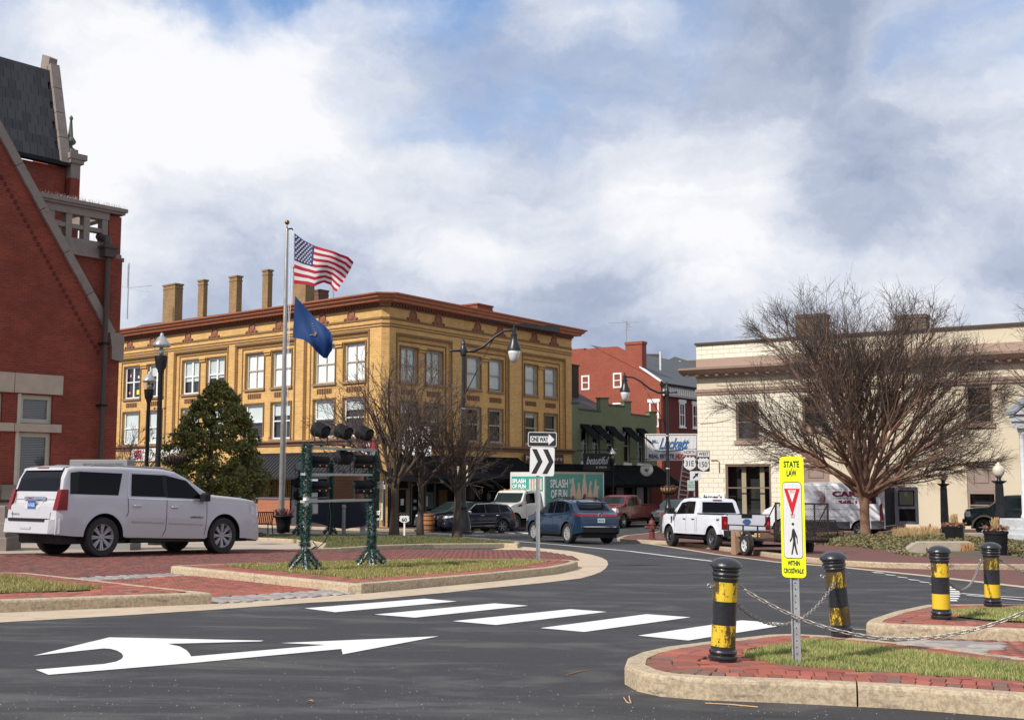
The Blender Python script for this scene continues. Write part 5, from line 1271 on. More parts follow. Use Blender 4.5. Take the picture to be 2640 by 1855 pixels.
# gable coping beyond the slates
cpn = MB(FmR); a = Vector((se-.30, T2-.02, ze+.0)); c = Vector((se-.30, T2+D+.1, rz+.45))
for i in range(4):
    p = a.lerp(c, i/4+.003); q = a.lerp(c, (i+1)/4-.003); w_ = .34; up_ = sn*.30
    vs = [p, p+Vector((w_, 0, 0)), p+Vector((w_, 0, 0))+up_, p+up_, q, q+Vector((w_, 0, 0)), q+Vector((w_, 0, 0))+up_, q+up_]
    MB(FmR).add(vs, [(3, 2, 1, 0), (4, 5, 6, 7), (0, 1, 5, 4), (1, 2, 6, 5), (2, 3, 7, 6), (3, 0, 4, 7)]).obj('coping_stone', stone, crt)
b = MB(FmR); b.add([(se-.30, T2+D+.1, rz-.2), (se+.02, T2+D+.1, rz-.2), (se+.02, T2+D+.7, rz-.2), (se-.30, T2+D+.7, rz-.2), (se-.30, T2+D-.1, rz+.75), (se-.0, T2+D-.1, rz+.75), (se-.0, T2+D+.45, rz+1.0), (se-.30, T2+D+.45, rz+1.0)], [(3, 2, 1, 0), (4, 5, 6, 7), (0, 1, 5, 4), (1, 2, 6, 5), (2, 3, 7, 6), (3, 0, 4, 7)]); b.obj('apex_stone', stone, crt)
b = MB(FmR); b.add([(se-.28, T2+.05, 6), (se-.0, T2+.05, 6), (se-.0, T2+D*2, 6), (se-.28, T2+D*2, 6), (se-.28, T2+.05, ze), (se-.0, T2+.05, ze), (se-.0, T2+D, rz+.2), (se-.28, T2+D, rz+.2), (se-.28, T2+D*2, ze), (se-.0, T2+D*2, ze)], [(1, 2, 9, 6, 5), (0, 4, 7, 8, 3), (0, 1, 5, 4), (2, 3, 8, 9)]); b.obj('gable_end', redb, crt)
b = MB(FmR); b.box((-9, .5, -.6), (-.1, 12, 5.0)); b.obj('body_behind', redb, crt)
# rusticated stone base
r_ = random.Random(5)
for row in range(4):
    x = -.0-(.3 if row % 2 else 0); z1 = 1.5-row*.5
    while x > -8:
        l = r_.uniform(.55, .9); q = MB(FmR); c_ = .05; z0 = z1-.49; y0 = -.12-r_.uniform(0, .05)
        q.add([(x-l+.01, 0, z0), (x-.01, 0, z0), (x-.01, 0, z1), (x-l+.01, 0, z1), (x-l+c_, y0, z0+c_), (x-c_, y0-.02, z0+c_), (x-c_, y0, z1-c_), (x-l+c_, y0-.03, z1-c_)], [(4, 5, 6, 7), (0, 1, 5, 4), (1, 2, 6, 5), (2, 3, 7, 6), (3, 0, 4, 7)]); q.obj('base_stone', stone, crt); x -= l
MB(FmR).box((-8, .0, -.6), (0, .3, 1.5)).obj('foundation', stone, crt)
# downpipe
b = MB(FmR); sp_ = fr2((710, 400))[0]; zt = fr2((715, 40))[1]; b.tube([(sp_, -.22, -.5), (sp_, -.22, zt)], .085, 8); b.obj('downpipe', mat('brown_downpipe', (.055, .035, .03), .6), crt)
hp = MB(FmR); hp.box((sp_-.2, -.4, zt), (sp_+.2, -.05, zt+.28)); hp.box((sp_-.26, -.44, zt+.28), (sp_+.26, -.02, zt+.36)); hp.tube([(sp_-.02, -.2, zt+.36), (sp_-.02, -.2, zt+.6), (sp_-.05, .3, zt+.75)], .13, 8)
for z in (2.2, 4.0, 6.0): MB(FmR).box((sp_-.12, -.33, z), (sp_+.12, 0, z+.06)).obj('pipe_bracket', blackm, crt)
hp.obj('hopper', mat('brown_downpipe', (.055, .035, .03), .6), crt)
# ================================================================== VEHICLES
def interp(tab, x):
    if x <= tab[0][0]: return tab[0][1]
    for (a, p), (b, q) in zip(tab, tab[1:]):
        if x <= b: return p+(q-p)*(x-a)/max(1e-9, b-a)
    return tab[-1][1]
def paint_mat(name, col, rough=.28, metal=.0, flake=.1):
    return mat(name, col, rough, metal=metal, coat=.55 if max(col) < .3 else .7, var=.03, scale=1.5, spec=.3)
class Car:
    """lofted body: X forward, Y left, Z up.  top = silhouette, belt = shoulder line"""
    def __init__(c, e, body, top, belt, sill, W, wheels, arch, tum=.28, cr=.12, taper=(.10, .09), crown=.04, flare=.0, tp=(.5, .45), nose=.0):
        c.e, c.top, c.belt, c.sill, c.W = e, top, belt, sill, W
        x0, x1 = top[0][0], top[-1][0]; c.x0, c.x1 = x0, x1
        xs = {round(x, 4) for x, _ in top}|{round(x, 4) for x, _ in belt}
        for k in range(int((x1-x0)/.11)+1): xs.add(round(x0+k*.11, 4))
        for wx in wheels:
            for k in range(-12, 13): xs.add(round(wx+arch*math.sin(k/12*PI/2), 4))
        for k in range(5): xs.add(round(x0+.03*k*k*.6, 4)); xs.add(round(x1-.03*k*k*.6, 4))
        xs = sorted(x for x in xs if x0 <= x <= x1); keep = [xs[0]]
        for x in xs[1:]:
            if x-keep[-1] > .006: keep.append(x)
        xs = keep; c.xs = xs
        def plan(x):
            a = max(0, 1-(x-x0)/tp[0]); b = max(0, 1-(x1-x)/tp[1])
            return W*(1-taper[0]*a**2.2-taper[1]*b**2.2)
        c.plan = plan
        rows = []
        for x in xs:
            zt = interp(top, x); zb = min(interp(belt, x), zt-.05); zs = sill if not isinstance(sill, list) else interp(sill, x)
            for wx in wheels:
                if abs(x-wx) < arch: zs = max(zs, wheels[wx]+math.sqrt(arch*arch-(x-wx)**2))
            zs = min(zs, zb-.06); Wp = plan(x); pts = []
            for k in range(8):
                t = k/7; z = zs+(zb-zs)*t; zm = zb*.62
                y = Wp*(1-.055*max(0, (zm-z)/zm)**1.6-.035*max(0, (z-zm)/(zb-zm))**2)
                fl = 0
                for wx in wheels:
                    d_ = math.hypot(x-wx, z-wheels[wx]); fl = max(fl, flare*max(0, 1-abs(d_-arch-.02)/.13))
                pts.append((y+fl, z))
            h = zt-zb; yb_ = pts[-1][0]; r = min(cr, h*.55); tm = tum*min(1, h/.3)
            ya = yb_-.012
            for t in (.08, .4, .75, 1): pts.append((ya-tm*(h-r)*t, zb+(h-r)*t))
            ye = ya-tm*(h-r)
            for a in (30, 60, 90): pts.append((ye-r*(1-math.cos(math.radians(a))), zb+h-r+r*math.sin(math.radians(a))*.82))
            yl, zl = pts[-1]
            for f in (.66, .33, 0): pts.append((yl*f, zl+(zt-zl)*(1-f*f)))
            rows.append([(x, y, z) for y, z in pts])
        n = len(rows[0]); b = MB(); vs = []
        for r_ in rows: vs += r_+[(p[0], -p[1], p[2]) for p in r_[-2::-1]]
        m = 2*n-1; fs = []
        for i in range(len(rows)-1):
            for k in range(m-1): fs.append((i*m+k, i*m+k+1, (i+1)*m+k+1, (i+1)*m+k))
        for i in (0, len(rows)-1):
            for k in range(n-1):
                q = (i*m+k, i*m+m-1-k, i*m+m-2-k, i*m+k+1)
                fs.append(q if i else q[::-1])
        b.add(vs, fs); me = b.mesh('body', smooth=True); me.materials.append(body)
        try: me.set_sharp_from_angle(angle=math.radians(38))
        except Exception: pass
        link(me, 'body', e); c.bvh = BVHTree.FromPolygons([Vector(v) for v in vs], [f for f in fs])
    def hit(c, axis, a, b):
        if axis[0] == 'y': o = Vector((a, 3 if axis[1] == '+' else -3, b)); d = Vector((0, -1 if axis[1] == '+' else 1, 0))
        elif axis[0] == 'x': o = Vector((6 if axis[1] == '+' else -6, a, b)); d = Vector((-1 if axis[1] == '+' else 1, 0, 0))
        else: o = Vector((a, b, 5)); d = Vector((0, 0, -1))
        p, n, i, _ = c.bvh.ray_cast(o, d)
        return (p, n, d) if p is not None else None
    def patch(c, name, q, axis, m, off=.006, nu=8, nv=4, thick=0):
        """a panel pressed onto the body; q = 4 corners (bl, br, tr, tl) in the projection plane"""
        q = [Vector(p) for p in q]; vs = []; ok = True
        for j in range(nv+1):
            for i in range(nu+1):
                u, v = i/nu, j/nv
                p = q[0].lerp(q[1], u).lerp(q[3].lerp(q[2], u), v); h = c.hit(axis, p.x, p.y)
                if h is None:
                    vs.append(None); continue
                P, n, d = h
                vs.append(P-d*off)
        good = [v for v in vs if v is not None]
        if not good: return None
        for i, v in enumerate(vs):
            if v is None:
                j, k = divmod(i, nu+1); u, w_ = k/nu, j/nv; p = q[0].lerp(q[1], u).lerp(q[3].lerp(q[2], u), w_)
                if axis[0] == 'y': t = Vector((p.x, 0, p.y)); g = min(good, key=lambda g: (g.x-t.x)**2+(g.z-t.z)**2); vs[i] = Vector((p.x, g.y, p.y))
                elif axis[0] == 'x': g = min(good, key=lambda g: (g.y-p.x)**2+(g.z-p.y)**2); vs[i] = Vector((g.x, p.x, p.y))
                else: g = min(good, key=lambda g: (g.x-p.x)**2+(g.y-p.y)**2); vs[i] = Vector((p.x, p.y, g.z))
        fs = [(j*(nu+1)+i, j*(nu+1)+i+1, (j+1)*(nu+1)+i+1, (j+1)*(nu+1)+i) for j in range(nv) for i in range(nu)]
        b = MB(); b.add(vs, fs); return b.obj(name, m, c.e, smooth=True)
    def both(c, name, q, m, **k):
        for ax in ('y+', 'y-'): c.patch(name, q, ax, m, **k)
    def sym(c, name, q, axis, m, **k):
        c.patch(name, q, axis, m, **k); c.patch(name, [(-a, b) for a, b in q], axis, m, **k)
    def line(c, name, pts, axis, m, w=.012, off=.007):
        for p, q in zip(pts, pts[1:]):
            p, q = Vector(p), Vector(q); d = (q-p).normalized(); n = Vector((-d.y, d.x))*w/2
            c.patch(name, [p-n, q-n, q+n, p+n], axis, m, off=off, nu=max(2, int((q-p).length/.15)), nv=1)
    def blines(c, name, pts, m, **k):
        for ax in ('y+', 'y-'): c.line(name, pts, ax, m, **k)
    def mirror_(c, x, z, m, size=(.12, .24, .17)):
        for s in (1, -1):
            h = c.hit('y+' if s > 0 else 'y-', x, z); y = abs(h[0].y) if h else c.W
            b = MB(); b.bbox((x-.04, s*y if s > 0 else -(y+size[1]), z-.02), (x-.04+size[0], (y+size[1]) if s > 0 else s*y, z-.02+size[2]), .04)
            b.obj('wing_mirror', m, c.e)
def wheel_meshes(r, rr, w, style, spokes=10, rimmat=None, dark_back=None):
    """tyre, rim and hub seen from +Y; X-Z is the wheel plane"""
    R90 = Matrix.Rotation(-PI/2, 4, 'X')
    t = MB(); h = w/2
    t.lathe([(rr*.97, -h*.9), (rr*1.02, -h), (r*.93, -h), (r*.985, -h*.82), (r, -h*.55), (r, h*.55), (r*.985, h*.82), (r*.93, h), (rr*1.02, h), (rr*.97, h*.9)], 30, R90, cap=False)
    tm = t.mesh('tyre', smooth=True); tm.materials.append(rubber)
    try: tm.set_sharp_from_angle(angle=math.radians(40))
    except Exception: pass
    b = MB(); b.lathe([(.0005, h*.15), (rr*.95, h*.15), (rr*.97, -h*.8), (.0005, -h*.8)], 24, R90); bm_ = b.mesh('wheel'); bm_.materials.append(dark_back or plast)
    s = MB(); s.lathe([(rr*.985, h*.2), (rr, h*.86), (rr*.955, h*.9), (rr*.90, h*.6), (rr*.90, h*.16)], 30, R90, cap=False)
    s.lathe([(.0005, h*.62), (rr*.14, h*.66), (rr*.20, h*.58), (rr*.20, h*.1)], 14, R90, cap=False)
    for k in range(spokes):
        a = 2*PI*k/spokes
        if style == 'multi': pair = (-.5, .5) ; wd = .05
        elif style == 'steel': pair = (0,); wd = .13
        else: pair = (0,); wd = .11
        for pq in pair:
            aa = a+pq*(.20 if style == 'multi' else 0); T = Matrix.Rotation(aa, 4, 'Y')
            s.add([(rr*.15, h*.60, -rr*wd), (rr*.93, h*.80, -rr*wd*1.25), (rr*.93, h*.80, rr*wd*1.25), (rr*.15, h*.60, rr*wd), (rr*.15, h*.2, -rr*wd), (rr*.93, h*.3, -rr*wd*1.25), (rr*.93, h*.3, rr*wd*1.25), (rr*.15, h*.2, rr*wd)],
                  [(3, 2, 1, 0), (0, 1, 5, 4), (2, 3, 7, 6), (1, 2, 6, 5), (0, 4, 7, 3)], T)
    sm_ = s.mesh('rim'); sm_.materials.append(rimmat or rimm)
    n = MB()
    for k in range(6):
        a = 2*PI*k/6; n.ring((rr*.11*math.cos(a), h*.5, rr*.11*math.sin(a)), (rr*.11*math.cos(a), h*.72, rr*.11*math.sin(a)), rr*.026, rr*.02, 6)
    nm = n.mesh('lug_nuts'); nm.materials.append(chrome)
    return bm_, tm, sm_, nm
def put_wheels(e, wm, axles, track, r, steer=0.0, arch=None, W=None, liner=True, sill=.3):
    for i, ax in enumerate(axles):
        for s in (1, -1):
            M = Matrix.Translation((ax, s*track, r)) @ (Matrix.Rotation(PI, 4, 'Z') if s < 0 else Matrix()) @ Matrix.Rotation(steer*s if False else (steer if i == 0 else 0), 4, 'Z')
            o = link(wm[0], 'wheel', e, M=M); link(wm[1], 'tyre', o); link(wm[2], 'rim', o); link(wm[3], 'lug_nuts', o)
            if liner and arch:
                b = MB(); N = 14; vs = []
                for k in range(N+1):
                    a = PI*k/N*1.1-.05*PI; vs += [(ax+arch*math.cos(a), s*(W-.02), r+arch*math.sin(a)), (ax+arch*math.cos(a), s*(W-.36), r+arch*math.sin(a))]
                b.add(vs, [(2*k, 2*k+1, 2*k+3, 2*k+2) for k in range(N)]); b.add([vs[2*k+1] for k in range(N+1)], [tuple(range(N+1))])
                b.obj('wheel_arch', dark, e)
def plate(e, M, txt, col, ink_, w=.31, h=.16):
    b = MB(); b.box((-w/2, -.006, -h/2), (w/2, 0, h/2)); b.M = M; o = b.obj('number_plate', col, e)
    text(txt, M @ TX(0, -.009, 0), ink_, e, w=w*.8, h=h*.45)
BACK = Matrix.Rotation(-PI/2, 4, 'Z')      # panel facing -X
FRONT = Matrix.Rotation(PI/2, 4, 'Z')
def vehicle(name, label, cat, x, y, head, scale=1.0, group=None, h=.01):
    hd = Vector(head).normalized(); M = tilt(x, y, (hd.x, hd.y), h) @ Matrix.Scale(scale, 4); return thing(name, label, cat, M=M, group=group)
def handles(c, spots, m):
    for x, z in spots:
        for s, ax in ((1, 'y+'), (-1, 'y-')):
            h = c.hit(ax, x, z)
            if h:
                y = h[0].y; b = MB(); b.tube([(x-.10, y, z), (x-.085, y+s*.035, z), (x+.085, y+s*.035, z), (x+.10, y, z)], .016, 6); b.obj('door_handle', m, c.e)

# ---------------------------------------------------------------- big white SUV
white_pearl = paint_mat('pearl_white_paint', (.47, .465, .49), .3)
rearw = Vector((-9.74, 27.75)); hd = Vector((.60, .80)).normalized(); left = Vector((-hd.y, hd.x))
ctr = rearw+hd*1.66*1.07+left*.95
e = vehicle('parked_suv', 'big pearl white SUV parked on the brick paving at the left', 'car', ctr.x, ctr.y, hd, 1.07)
e.matrix_basis = e.matrix_basis @ Matrix.Scale(1.045, 4, (0, 0, 1))
c = Car(e, white_pearl, [(-2.80, .80), (-2.79, 1.05), (-2.72, 1.12), (-2.62, 1.66), (-2.52, 1.86), (-2.35, 1.905), (-1.2, 1.935), (-.1, 1.92), (.28, 1.875), (.62, 1.735), (1.17, 1.42), (1.30, 1.37), (2.2, 1.31), (2.66, 1.24), (2.81, 1.12), (2.87, .72)],
        [(-2.80, 1.20), (-2.6, 1.26), (0, 1.24), (1.4, 1.20), (2.87, 1.13)], [(-2.80, .48), (-2.3, .44), (2.3, .36), (2.86, .30)], 1.02, {-1.66: .42, 1.66: .42}, .50, tum=.22, cr=.10, taper=(.055, .13), flare=.02, tp=(.35, .6))
W_ = 1.02
c.both('side_window', [(-2.32, 1.31), (-1.30, 1.30), (-1.16, 1.77), (-2.24, 1.78)], tint)
c.both('side_window', [(-.97, 1.29), (-.07, 1.28), (-.10, 1.765), (-.91, 1.77)], tint); c.both('side_window', [(.03, 1.27), (1.08, 1.25), (.58, 1.66), (.02, 1.76)], tint)
c.both('door_pillar', [(-.07, 1.28), (.03, 1.27), (.02, 1.765), (-.10, 1.77)], plast); c.both('door_pillar', [(-2.50, 1.31), (-2.32, 1.31), (-2.24, 1.78), (-2.46, 1.75)], plast)
c.blines('chrome_trim', [(-1.05, 1.245), (1.18, 1.21)], chrome, w=.02); c.blines('chrome_trim', [(-1.05, 1.245), (-.98, 1.81), (.42, 1.79)], chrome, w=.014)
c.blines('door_seam', [(-1.06, 1.25), (-1.05, .95), (-1.1, .85)], dark, w=.012); c.blines('door_seam', [(-.01, 1.24), (-.03, .56), (-.12, .42)], dark, w=.012); c.blines('door_seam', [(1.14, 1.21), (1.13, .8), (1.08, .44)], dark, w=.012)
c.blines('side_moulding', [(-.96, .74), (-.07, .71)], chrome, w=.03); c.blines('side_moulding', [(.04, .705), (1.04, .67)], chrome, w=.03)
c.blines('sill_trim', [(-1.1, .42), (1.12, .37)], chrome, w=.03)
for s in (1, -1):
    q = [(-2.815, .84, .98), (-2.80, .985, .98), (-2.58, 1.03, .98), (-2.58, .84, .98), (-2.71, .83, 1.40), (-2.70, .965, 1.40), (-2.56, 1.0, 1.40), (-2.56, .83, 1.40)]
    b = MB(); b.add([(x, s*y, z) for x, y, z in q], [(0, 1, 5, 4), (1, 2, 6, 5), (4, 5, 6, 7), (0, 3, 2, 1), (2, 3, 7, 6), (3, 0, 4, 7)]); b.obj('tail_light', redl, e)
c.patch('rear_window', [(-.84, 1.36), (.84, 1.36), (.74, 1.80), (-.74, 1.80)], 'x-', tint, nu=12, nv=8)
c.patch('spoiler', [(-.76, 1.80), (.76, 1.80), (.72, 1.90), (-.72, 1.90)], 'x-', white_pearl, off=.05); c.patch('brake_light', [(-.22, 1.84), (.22, 1.84), (.22, 1.865), (-.22, 1.865)], 'x-', redl, off=.06)
c.patch('number_plate_recess', [(-.30, .98), (.30, .98), (.33, 1.24), (-.33, 1.24)], 'x-', white_pearl, off=.004)
c.patch('tailgate_handle', [(-.42, 1.17), (.42, 1.17), (.42, 1.25), (-.42, 1.25)], 'x-', chrome, off=.03)
text('GMC', Matrix.Translation((-2.845, 0, 1.21)) @ BACK @ STAND, redl, e, w=.3, h=.05, bold=.03)
plate(e, Matrix.Translation((-2.80, 0, 1.075)) @ BACK, '96·F5A2B1', mat('plate_blue', (.03, .10, .35), .4, var=0), inkw)
c.line('tailgate_seam', [(-.72, .72), (.72, .72)], 'x-', dark); c.line('tailgate_seam', [(.72, .72), (.80, 1.30)], 'x-', dark); c.line('tailgate_seam', [(-.72, .72), (-.80, 1.30)], 'x-', dark); c.line('tailgate_seam', [(-.76, 1.19), (.76, 1.19)], 'x-', dark, w=.008)
b = MB(); b.add([(-2.72, -1.0, .50), (-2.92, -.86, .50), (-2.92, .86, .50), (-2.72, 1.0, .50), (-2.72, -1.0, .80), (-2.90, -.86, .78), (-2.90, .86, .78), (-2.72, 1.0, .80)], [(1, 2, 6, 5)[::-1], (0, 1, 5, 4)[::-1], (2, 3, 7, 6)[::-1], (4, 5, 6, 7), (0, 3, 2, 1)]); b.obj('rear_bumper', white_pearl, e)
MB().box((-2.925, -.70, .74), (-2.80, .70, .80)).obj('bumper_step', plast, e); MB().box((-2.93, -.2, .58), (-2.9, .2, .63)).obj('tow_cover', white_pearl, e)
text('YUKON XL', Matrix.Translation((-2.81, .62, .88)) @ BACK @ STAND, plast, e, w=.34, h=.045)
for s in (1, -1):
    h = c.hit('y+' if s > 0 else 'y-', .84, .82); Mt = Matrix.Translation((.84, h[0].y+s*.006, .84)) @ (STAND if s < 0 else Matrix.Rotation(PI, 4, 'Z') @ STAND); text('DENALI', Mt, plast, e, w=.36, h=.045, bold=.02)
    b = MB(); b.tube([(-1.95, s*.72, 1.89), (-1.8, s*.72, 1.935), (.05, s*.72, 1.925), (.25, s*.71, 1.87)], .02, 6); b.obj('roof_rail', alum, e)
    b = MB(); b.bbox((.92, s*1.0 if s > 0 else -1.20, 1.20), (1.07, 1.20 if s > 0 else -1.0, 1.40), .05); b.obj('wing_mirror', plast, e)
handles(c, [(-.82, 1.08), (.20, 1.06)], chrome)
c.patch('windscreen', [(-.80, 1.42), (.80, 1.42), (.70, 1.84), (-.70, 1.84)], 'x+', tint, nu=8, nv=8); c.sym('headlight', [(.70, .86), (.98, .86), (.98, 1.10), (.70, 1.10)], 'x+', ambl); c.both('headlight', [(2.52, .90), (2.80, .88), (2.76, 1.08), (2.50, 1.10)], ambl); c.patch('grille', [(-.6, .62), (.6, .62), (.6, 1.08), (-.6, 1.08)], 'x+', chrome)
MB().box((-2.55, -.85, .28), (2.5, .85, .62)).obj('underbody', dark, e); MB().box((-.95, -.99, .30), (.98, .99, .37)).obj('running_board', plast, e)
put_wheels(e, wheel_meshes(.42, .285, .285, 'multi', 8, mat('polished_rim', (.34, .34, .36), .4, metal=.15, var=0)), (1.66, -1.66), .87, .42, arch=.50, W=W_)

# ---------------------------------------------------------------- blue crossover on the road
blue = paint_mat('slate_blue_paint', (.011, .032, .066), .25, metal=.3)
rl = Vector((2.14, 43.8)); hd = Vector((-.435, .90)).normalized(); left = Vector((-hd.y, hd.x)); ctr = rl+hd*1.38-left*.80
e = vehicle('blue_crossover', 'slate blue crossover driving away past the chevron sign', 'car', ctr.x, ctr.y, hd, 1.0)
c = Car(e, blue, [(-2.32, .62), (-2.31, .92), (-2.24, 1.02), (-2.12, 1.10), (-1.98, 1.14), (-1.62, 1.42), (-1.48, 1.53), (-.9, 1.64), (-.1, 1.67), (.35, 1.62), (1.15, 1.16), (1.25, 1.10), (1.9, 1.00), (2.22, .86), (2.34, .60)],
        [(-2.32, 1.02), (-1.9, 1.10), (-.9, 1.06), (1.0, 1.00), (2.34, .86)], [(-2.32, .42), (-1.9, .34), (0, .30), (2.0, .32), (2.34, .34)], .93, {-1.38: .37, 1.38: .37}, .44, tum=.32, cr=.13, taper=(.14, .16), flare=.025, tp=(.55, .6))
sky_w = tint
c.both('side_window', [(-.18, 1.10), (.98, 1.08), (.42, 1.50), (-.14, 1.56)], tint); c.both('side_window', [(-1.02, 1.13), (-.26, 1.11), (-.22, 1.56), (-.90, 1.53)], tint); c.both('side_window', [(-1.50, 1.22), (-1.10, 1.16), (-.98, 1.52), (-1.16, 1.46)], tint)
c.blines('chrome_trim', [(-1.66, 1.22), (-1.25, 1.53), (-.6, 1.61), (.15, 1.60)], chrome, w=.018)
c.patch('rear_window', [(-.66, 1.22), (.66, 1.22), (.56, 1.45), (-.56, 1.45)], 'x-', tint, nu=10, nv=6)
c.patch('tail_light_bar', [(-.90, 1.00), (.90, 1.00), (.86, 1.085), (-.86, 1.085)], 'x-', redl, nu=18, nv=3, off=.012); c.both('tail_light', [(-2.26, 1.0), (-1.86, 1.06), (-1.84, 1.10), (-2.18, 1.09)], redl)
c.patch('bumper_insert', [(-.84, .42), (.84, .42), (.80, .62), (-.80, .62)], 'x-', plast, nu=12, nv=3, off=.015); c.patch('chrome_trim', [(-.82, .62), (.82, .62), (.82, .645), (-.82, .645)], 'x-', chrome, nu=12, nv=1, off=.02)
b = MB(); b.tube([(-1.46, -.55, 1.56), (-1.72, -.52, 1.50), (-1.76, 0, 1.51), (-1.72, .52, 1.50), (-1.46, .55, 1.56)], .035, 6); b.obj('roof_spoiler', blue, e)
c.patch('panoramic_roof', [(-1.0, -.52), (.25, -.52), (.25, .52), (-1.0, .52)], 'z', tint, nu=8, nv=6)
for s in (1, -1):
    b = MB(); b.tube([(-1.25, s*.60, 1.60), (-1.05, s*.60, 1.69), (.0, s*.60, 1.72), (.2, s*.60, 1.66)], .022, 6); b.obj('roof_rail', plast, e)
    b = MB(); b.bbox((.80, .90 if s > 0 else -1.08, 1.05), (.93, 1.08 if s > 0 else -.90, 1.19), .05); b.obj('wing_mirror', blue, e)
plate(e, Matrix.Translation((-2.345, 0, .86)) @ BACK, '9R52NA', mat('plate_pale', (.45, .62, .65), .4, var=0), ink)
b = MB(); b.lathe([(.045, 0), (.075, .01), (.09, 0)], 16, cap=False, T=Matrix.Translation((-2.24, 0, 1.04)) @ Matrix.Rotation(-PI/2, 4, 'Y')); b.obj('tailgate_badge', chrome, e)
c.blines('door_seam', [(-.22, 1.07), (-.26, .62), (-.32, .36)], dark, w=.010); c.blines('door_seam', [(1.02, 1.03), (.98, .6), (.86, .36)], dark, w=.010); c.blines('door_seam', [(-1.02, 1.10), (-.98, .80), (-1.0, .62)], dark, w=.010)
handles(c, [(-.86, .96), (.02, .95)], blue); c.both('sill_cladding', [(-.92, .31), (.92, .31), (.92, .40), (-.92, .40)], plast); 
c.patch('windscreen', [(-.72, 1.14), (.72, 1.14), (.60, 1.56), (-.60, 1.56)], 'x+', tint, nu=8, nv=8); c.both('headlight', [(1.95, .80), (2.26, .76), (2.2, .86), (1.95, .93)], ambl)
MB().box((-2.15, -.78, .22), (2.1, .78, .5)).obj('underbody', dark, e)
put_wheels(e, wheel_meshes(.37, .26, .24, 'multi', 10, mat('bright_rim', (.42, .42, .43), .35, metal=.4, var=0)), (1.38, -1.38), .80, .37, arch=.44, W=.93)

# ---------------------------------------------------------------- black-blue SUV parked left
navy = paint_mat('navy_black_paint', (.008, .010, .022), .15)
def midsuv(e, m, pl=None, glass_=tint, extras=True):
    c = Car(e, m, [(-2.45, .62), (-2.44, 1.0), (-2.36, 1.12), (-2.12, 1.50), (-1.95, 1.64), (-1.2, 1.73), (-.2, 1.75), (.35, 1.70), (1.2, 1.22), (1.3, 1.17), (1.95, 1.08), (2.30, .95), (2.45, .62)],
        [(-2.45, 1.08), (-1.8, 1.15), (0, 1.06), (1.1, 1.05), (2.45, .88)], .32, .97, {-1.45: .38, 1.45: .38}, .45, tum=.3, cr=.13, taper=(.12, .17), flare=.02)
    c.both('side_window', [(-.22, 1.13), (1.02, 1.12), (.42, 1.58), (-.20, 1.64)], glass_); c.both('side_window', [(-1.25, 1.16), (-.32, 1.13), (-.30, 1.64), (-1.20, 1.63)], glass_); c.both('side_window', [(-1.98, 1.26), (-1.32, 1.17), (-1.27, 1.62), (-1.78, 1.56)], glass_)
    c.blines('chrome_trim', [(-2.12, 1.24), (-1.75, 1.62), (-.7, 1.68), (.38, 1.62), (1.10, 1.12)], chrome, w=.022); c.blines('chrome_trim', [(-1.02, .42), (.95, .38)], chrome, w=.035); c.blines('chrome_trim', [(-.9, .62), (.9, .56)], chrome, w=.022)
    c.patch('windscreen', [(-.78, 1.20), (.78, 1.20), (.64, 1.64), (-.64, 1.64)], 'x+', tintg, nu=10, nv=8); c.patch('grille', [(-.42, .66), (.42, .66), (.46, .94), (-.46, .94)], 'x+', plast, nu=8, nv=4, off=.012)
    b = MB(); 
    c.patch('grille_frame', [(-.47, .94), (.47, .94), (.47, .97), (-.47, .97)], 'x+', chrome, nu=8, nv=1, off=.02); c.patch('grille_frame', [(-.44, .62), (.44, .62), (.42, .65), (-.42, .65)], 'x+', chrome, nu=8, nv=1, off=.02); c.sym('grille_frame', [(.42, .65), (.46, .65), (.50, .94), (.46, .94)], 'x+', chrome, nu=1, nv=4, off=.02)
    b.lathe([(.05, 0), (.075, .015), (.10, 0)], 16, cap=False, T=Matrix.Translation((2.46, 0, .80)) @ Matrix.Rotation(PI/2, 4, 'Y')); b.obj('grille_badge', chrome, e)
    c.sym('headlight', [(.52, .80), (.90, .84), (.86, .97), (.54, .93)], 'x+', ambl, nu=5, nv=3); c.both('headlight', [(1.95, .88), (2.36, .82), (2.3, .92), (1.95, .97)], ambl); c.both('tail_light', [(-2.40, .98), (-2.02, 1.0), (-2.05, 1.12), (-2.36, 1.16)], redl); c.sym('tail_light', [(.6, .98), (.92, .98), (.88, 1.14), (.6, 1.12)], 'x-', redl)
    c.sym('fog_lamp_trim', [(.5, .50), (.82, .50), (.86, .53), (.5, .53)], 'x+', chrome, nu=4, nv=1, off=.015); c.patch('lower_grille', [(-.6, .40), (.6, .40), (.6, .54), (-.6, .54)], 'x+', plast, off=.012)
    c.blines('door_seam', [(-.27, 1.1), (-.30, .6), (-.36, .36)], dark, w=.01); c.blines('door_seam', [(1.05, 1.08), (1.0, .6), (.9, .36)], dark, w=.01); c.mirror_(.92, 1.12, chrome, (.11, .2, .13)); handles(c, [(-1.1, 1.0), (0, .98)], chrome)
    c.patch('rear_window', [(-.7, 1.24), (.7, 1.24), (.6, 1.58), (-.6, 1.58)], 'x-', tint)
    MB().box((-2.25, -.8, .22), (2.2, .8, .5)).obj('underbody', dark, e)
    put_wheels(e, wheel_meshes(.38, .265, .24, 'alloy', 6), (1.45, -1.45), .83, .38, arch=.45, W=.97); return c
rl = Vector((-.53, 59.3)); hd = Vector((-.80, -.60)).normalized(); left = Vector((-hd.y, hd.x)); ctr = rl+hd*1.45*.87-left*.83*.87
e = vehicle('parked_dark_suv', 'dark navy SUV with a big chrome grille behind the bare trees', 'car', ctr.x, ctr.y, hd, .87); midsuv(e, navy)
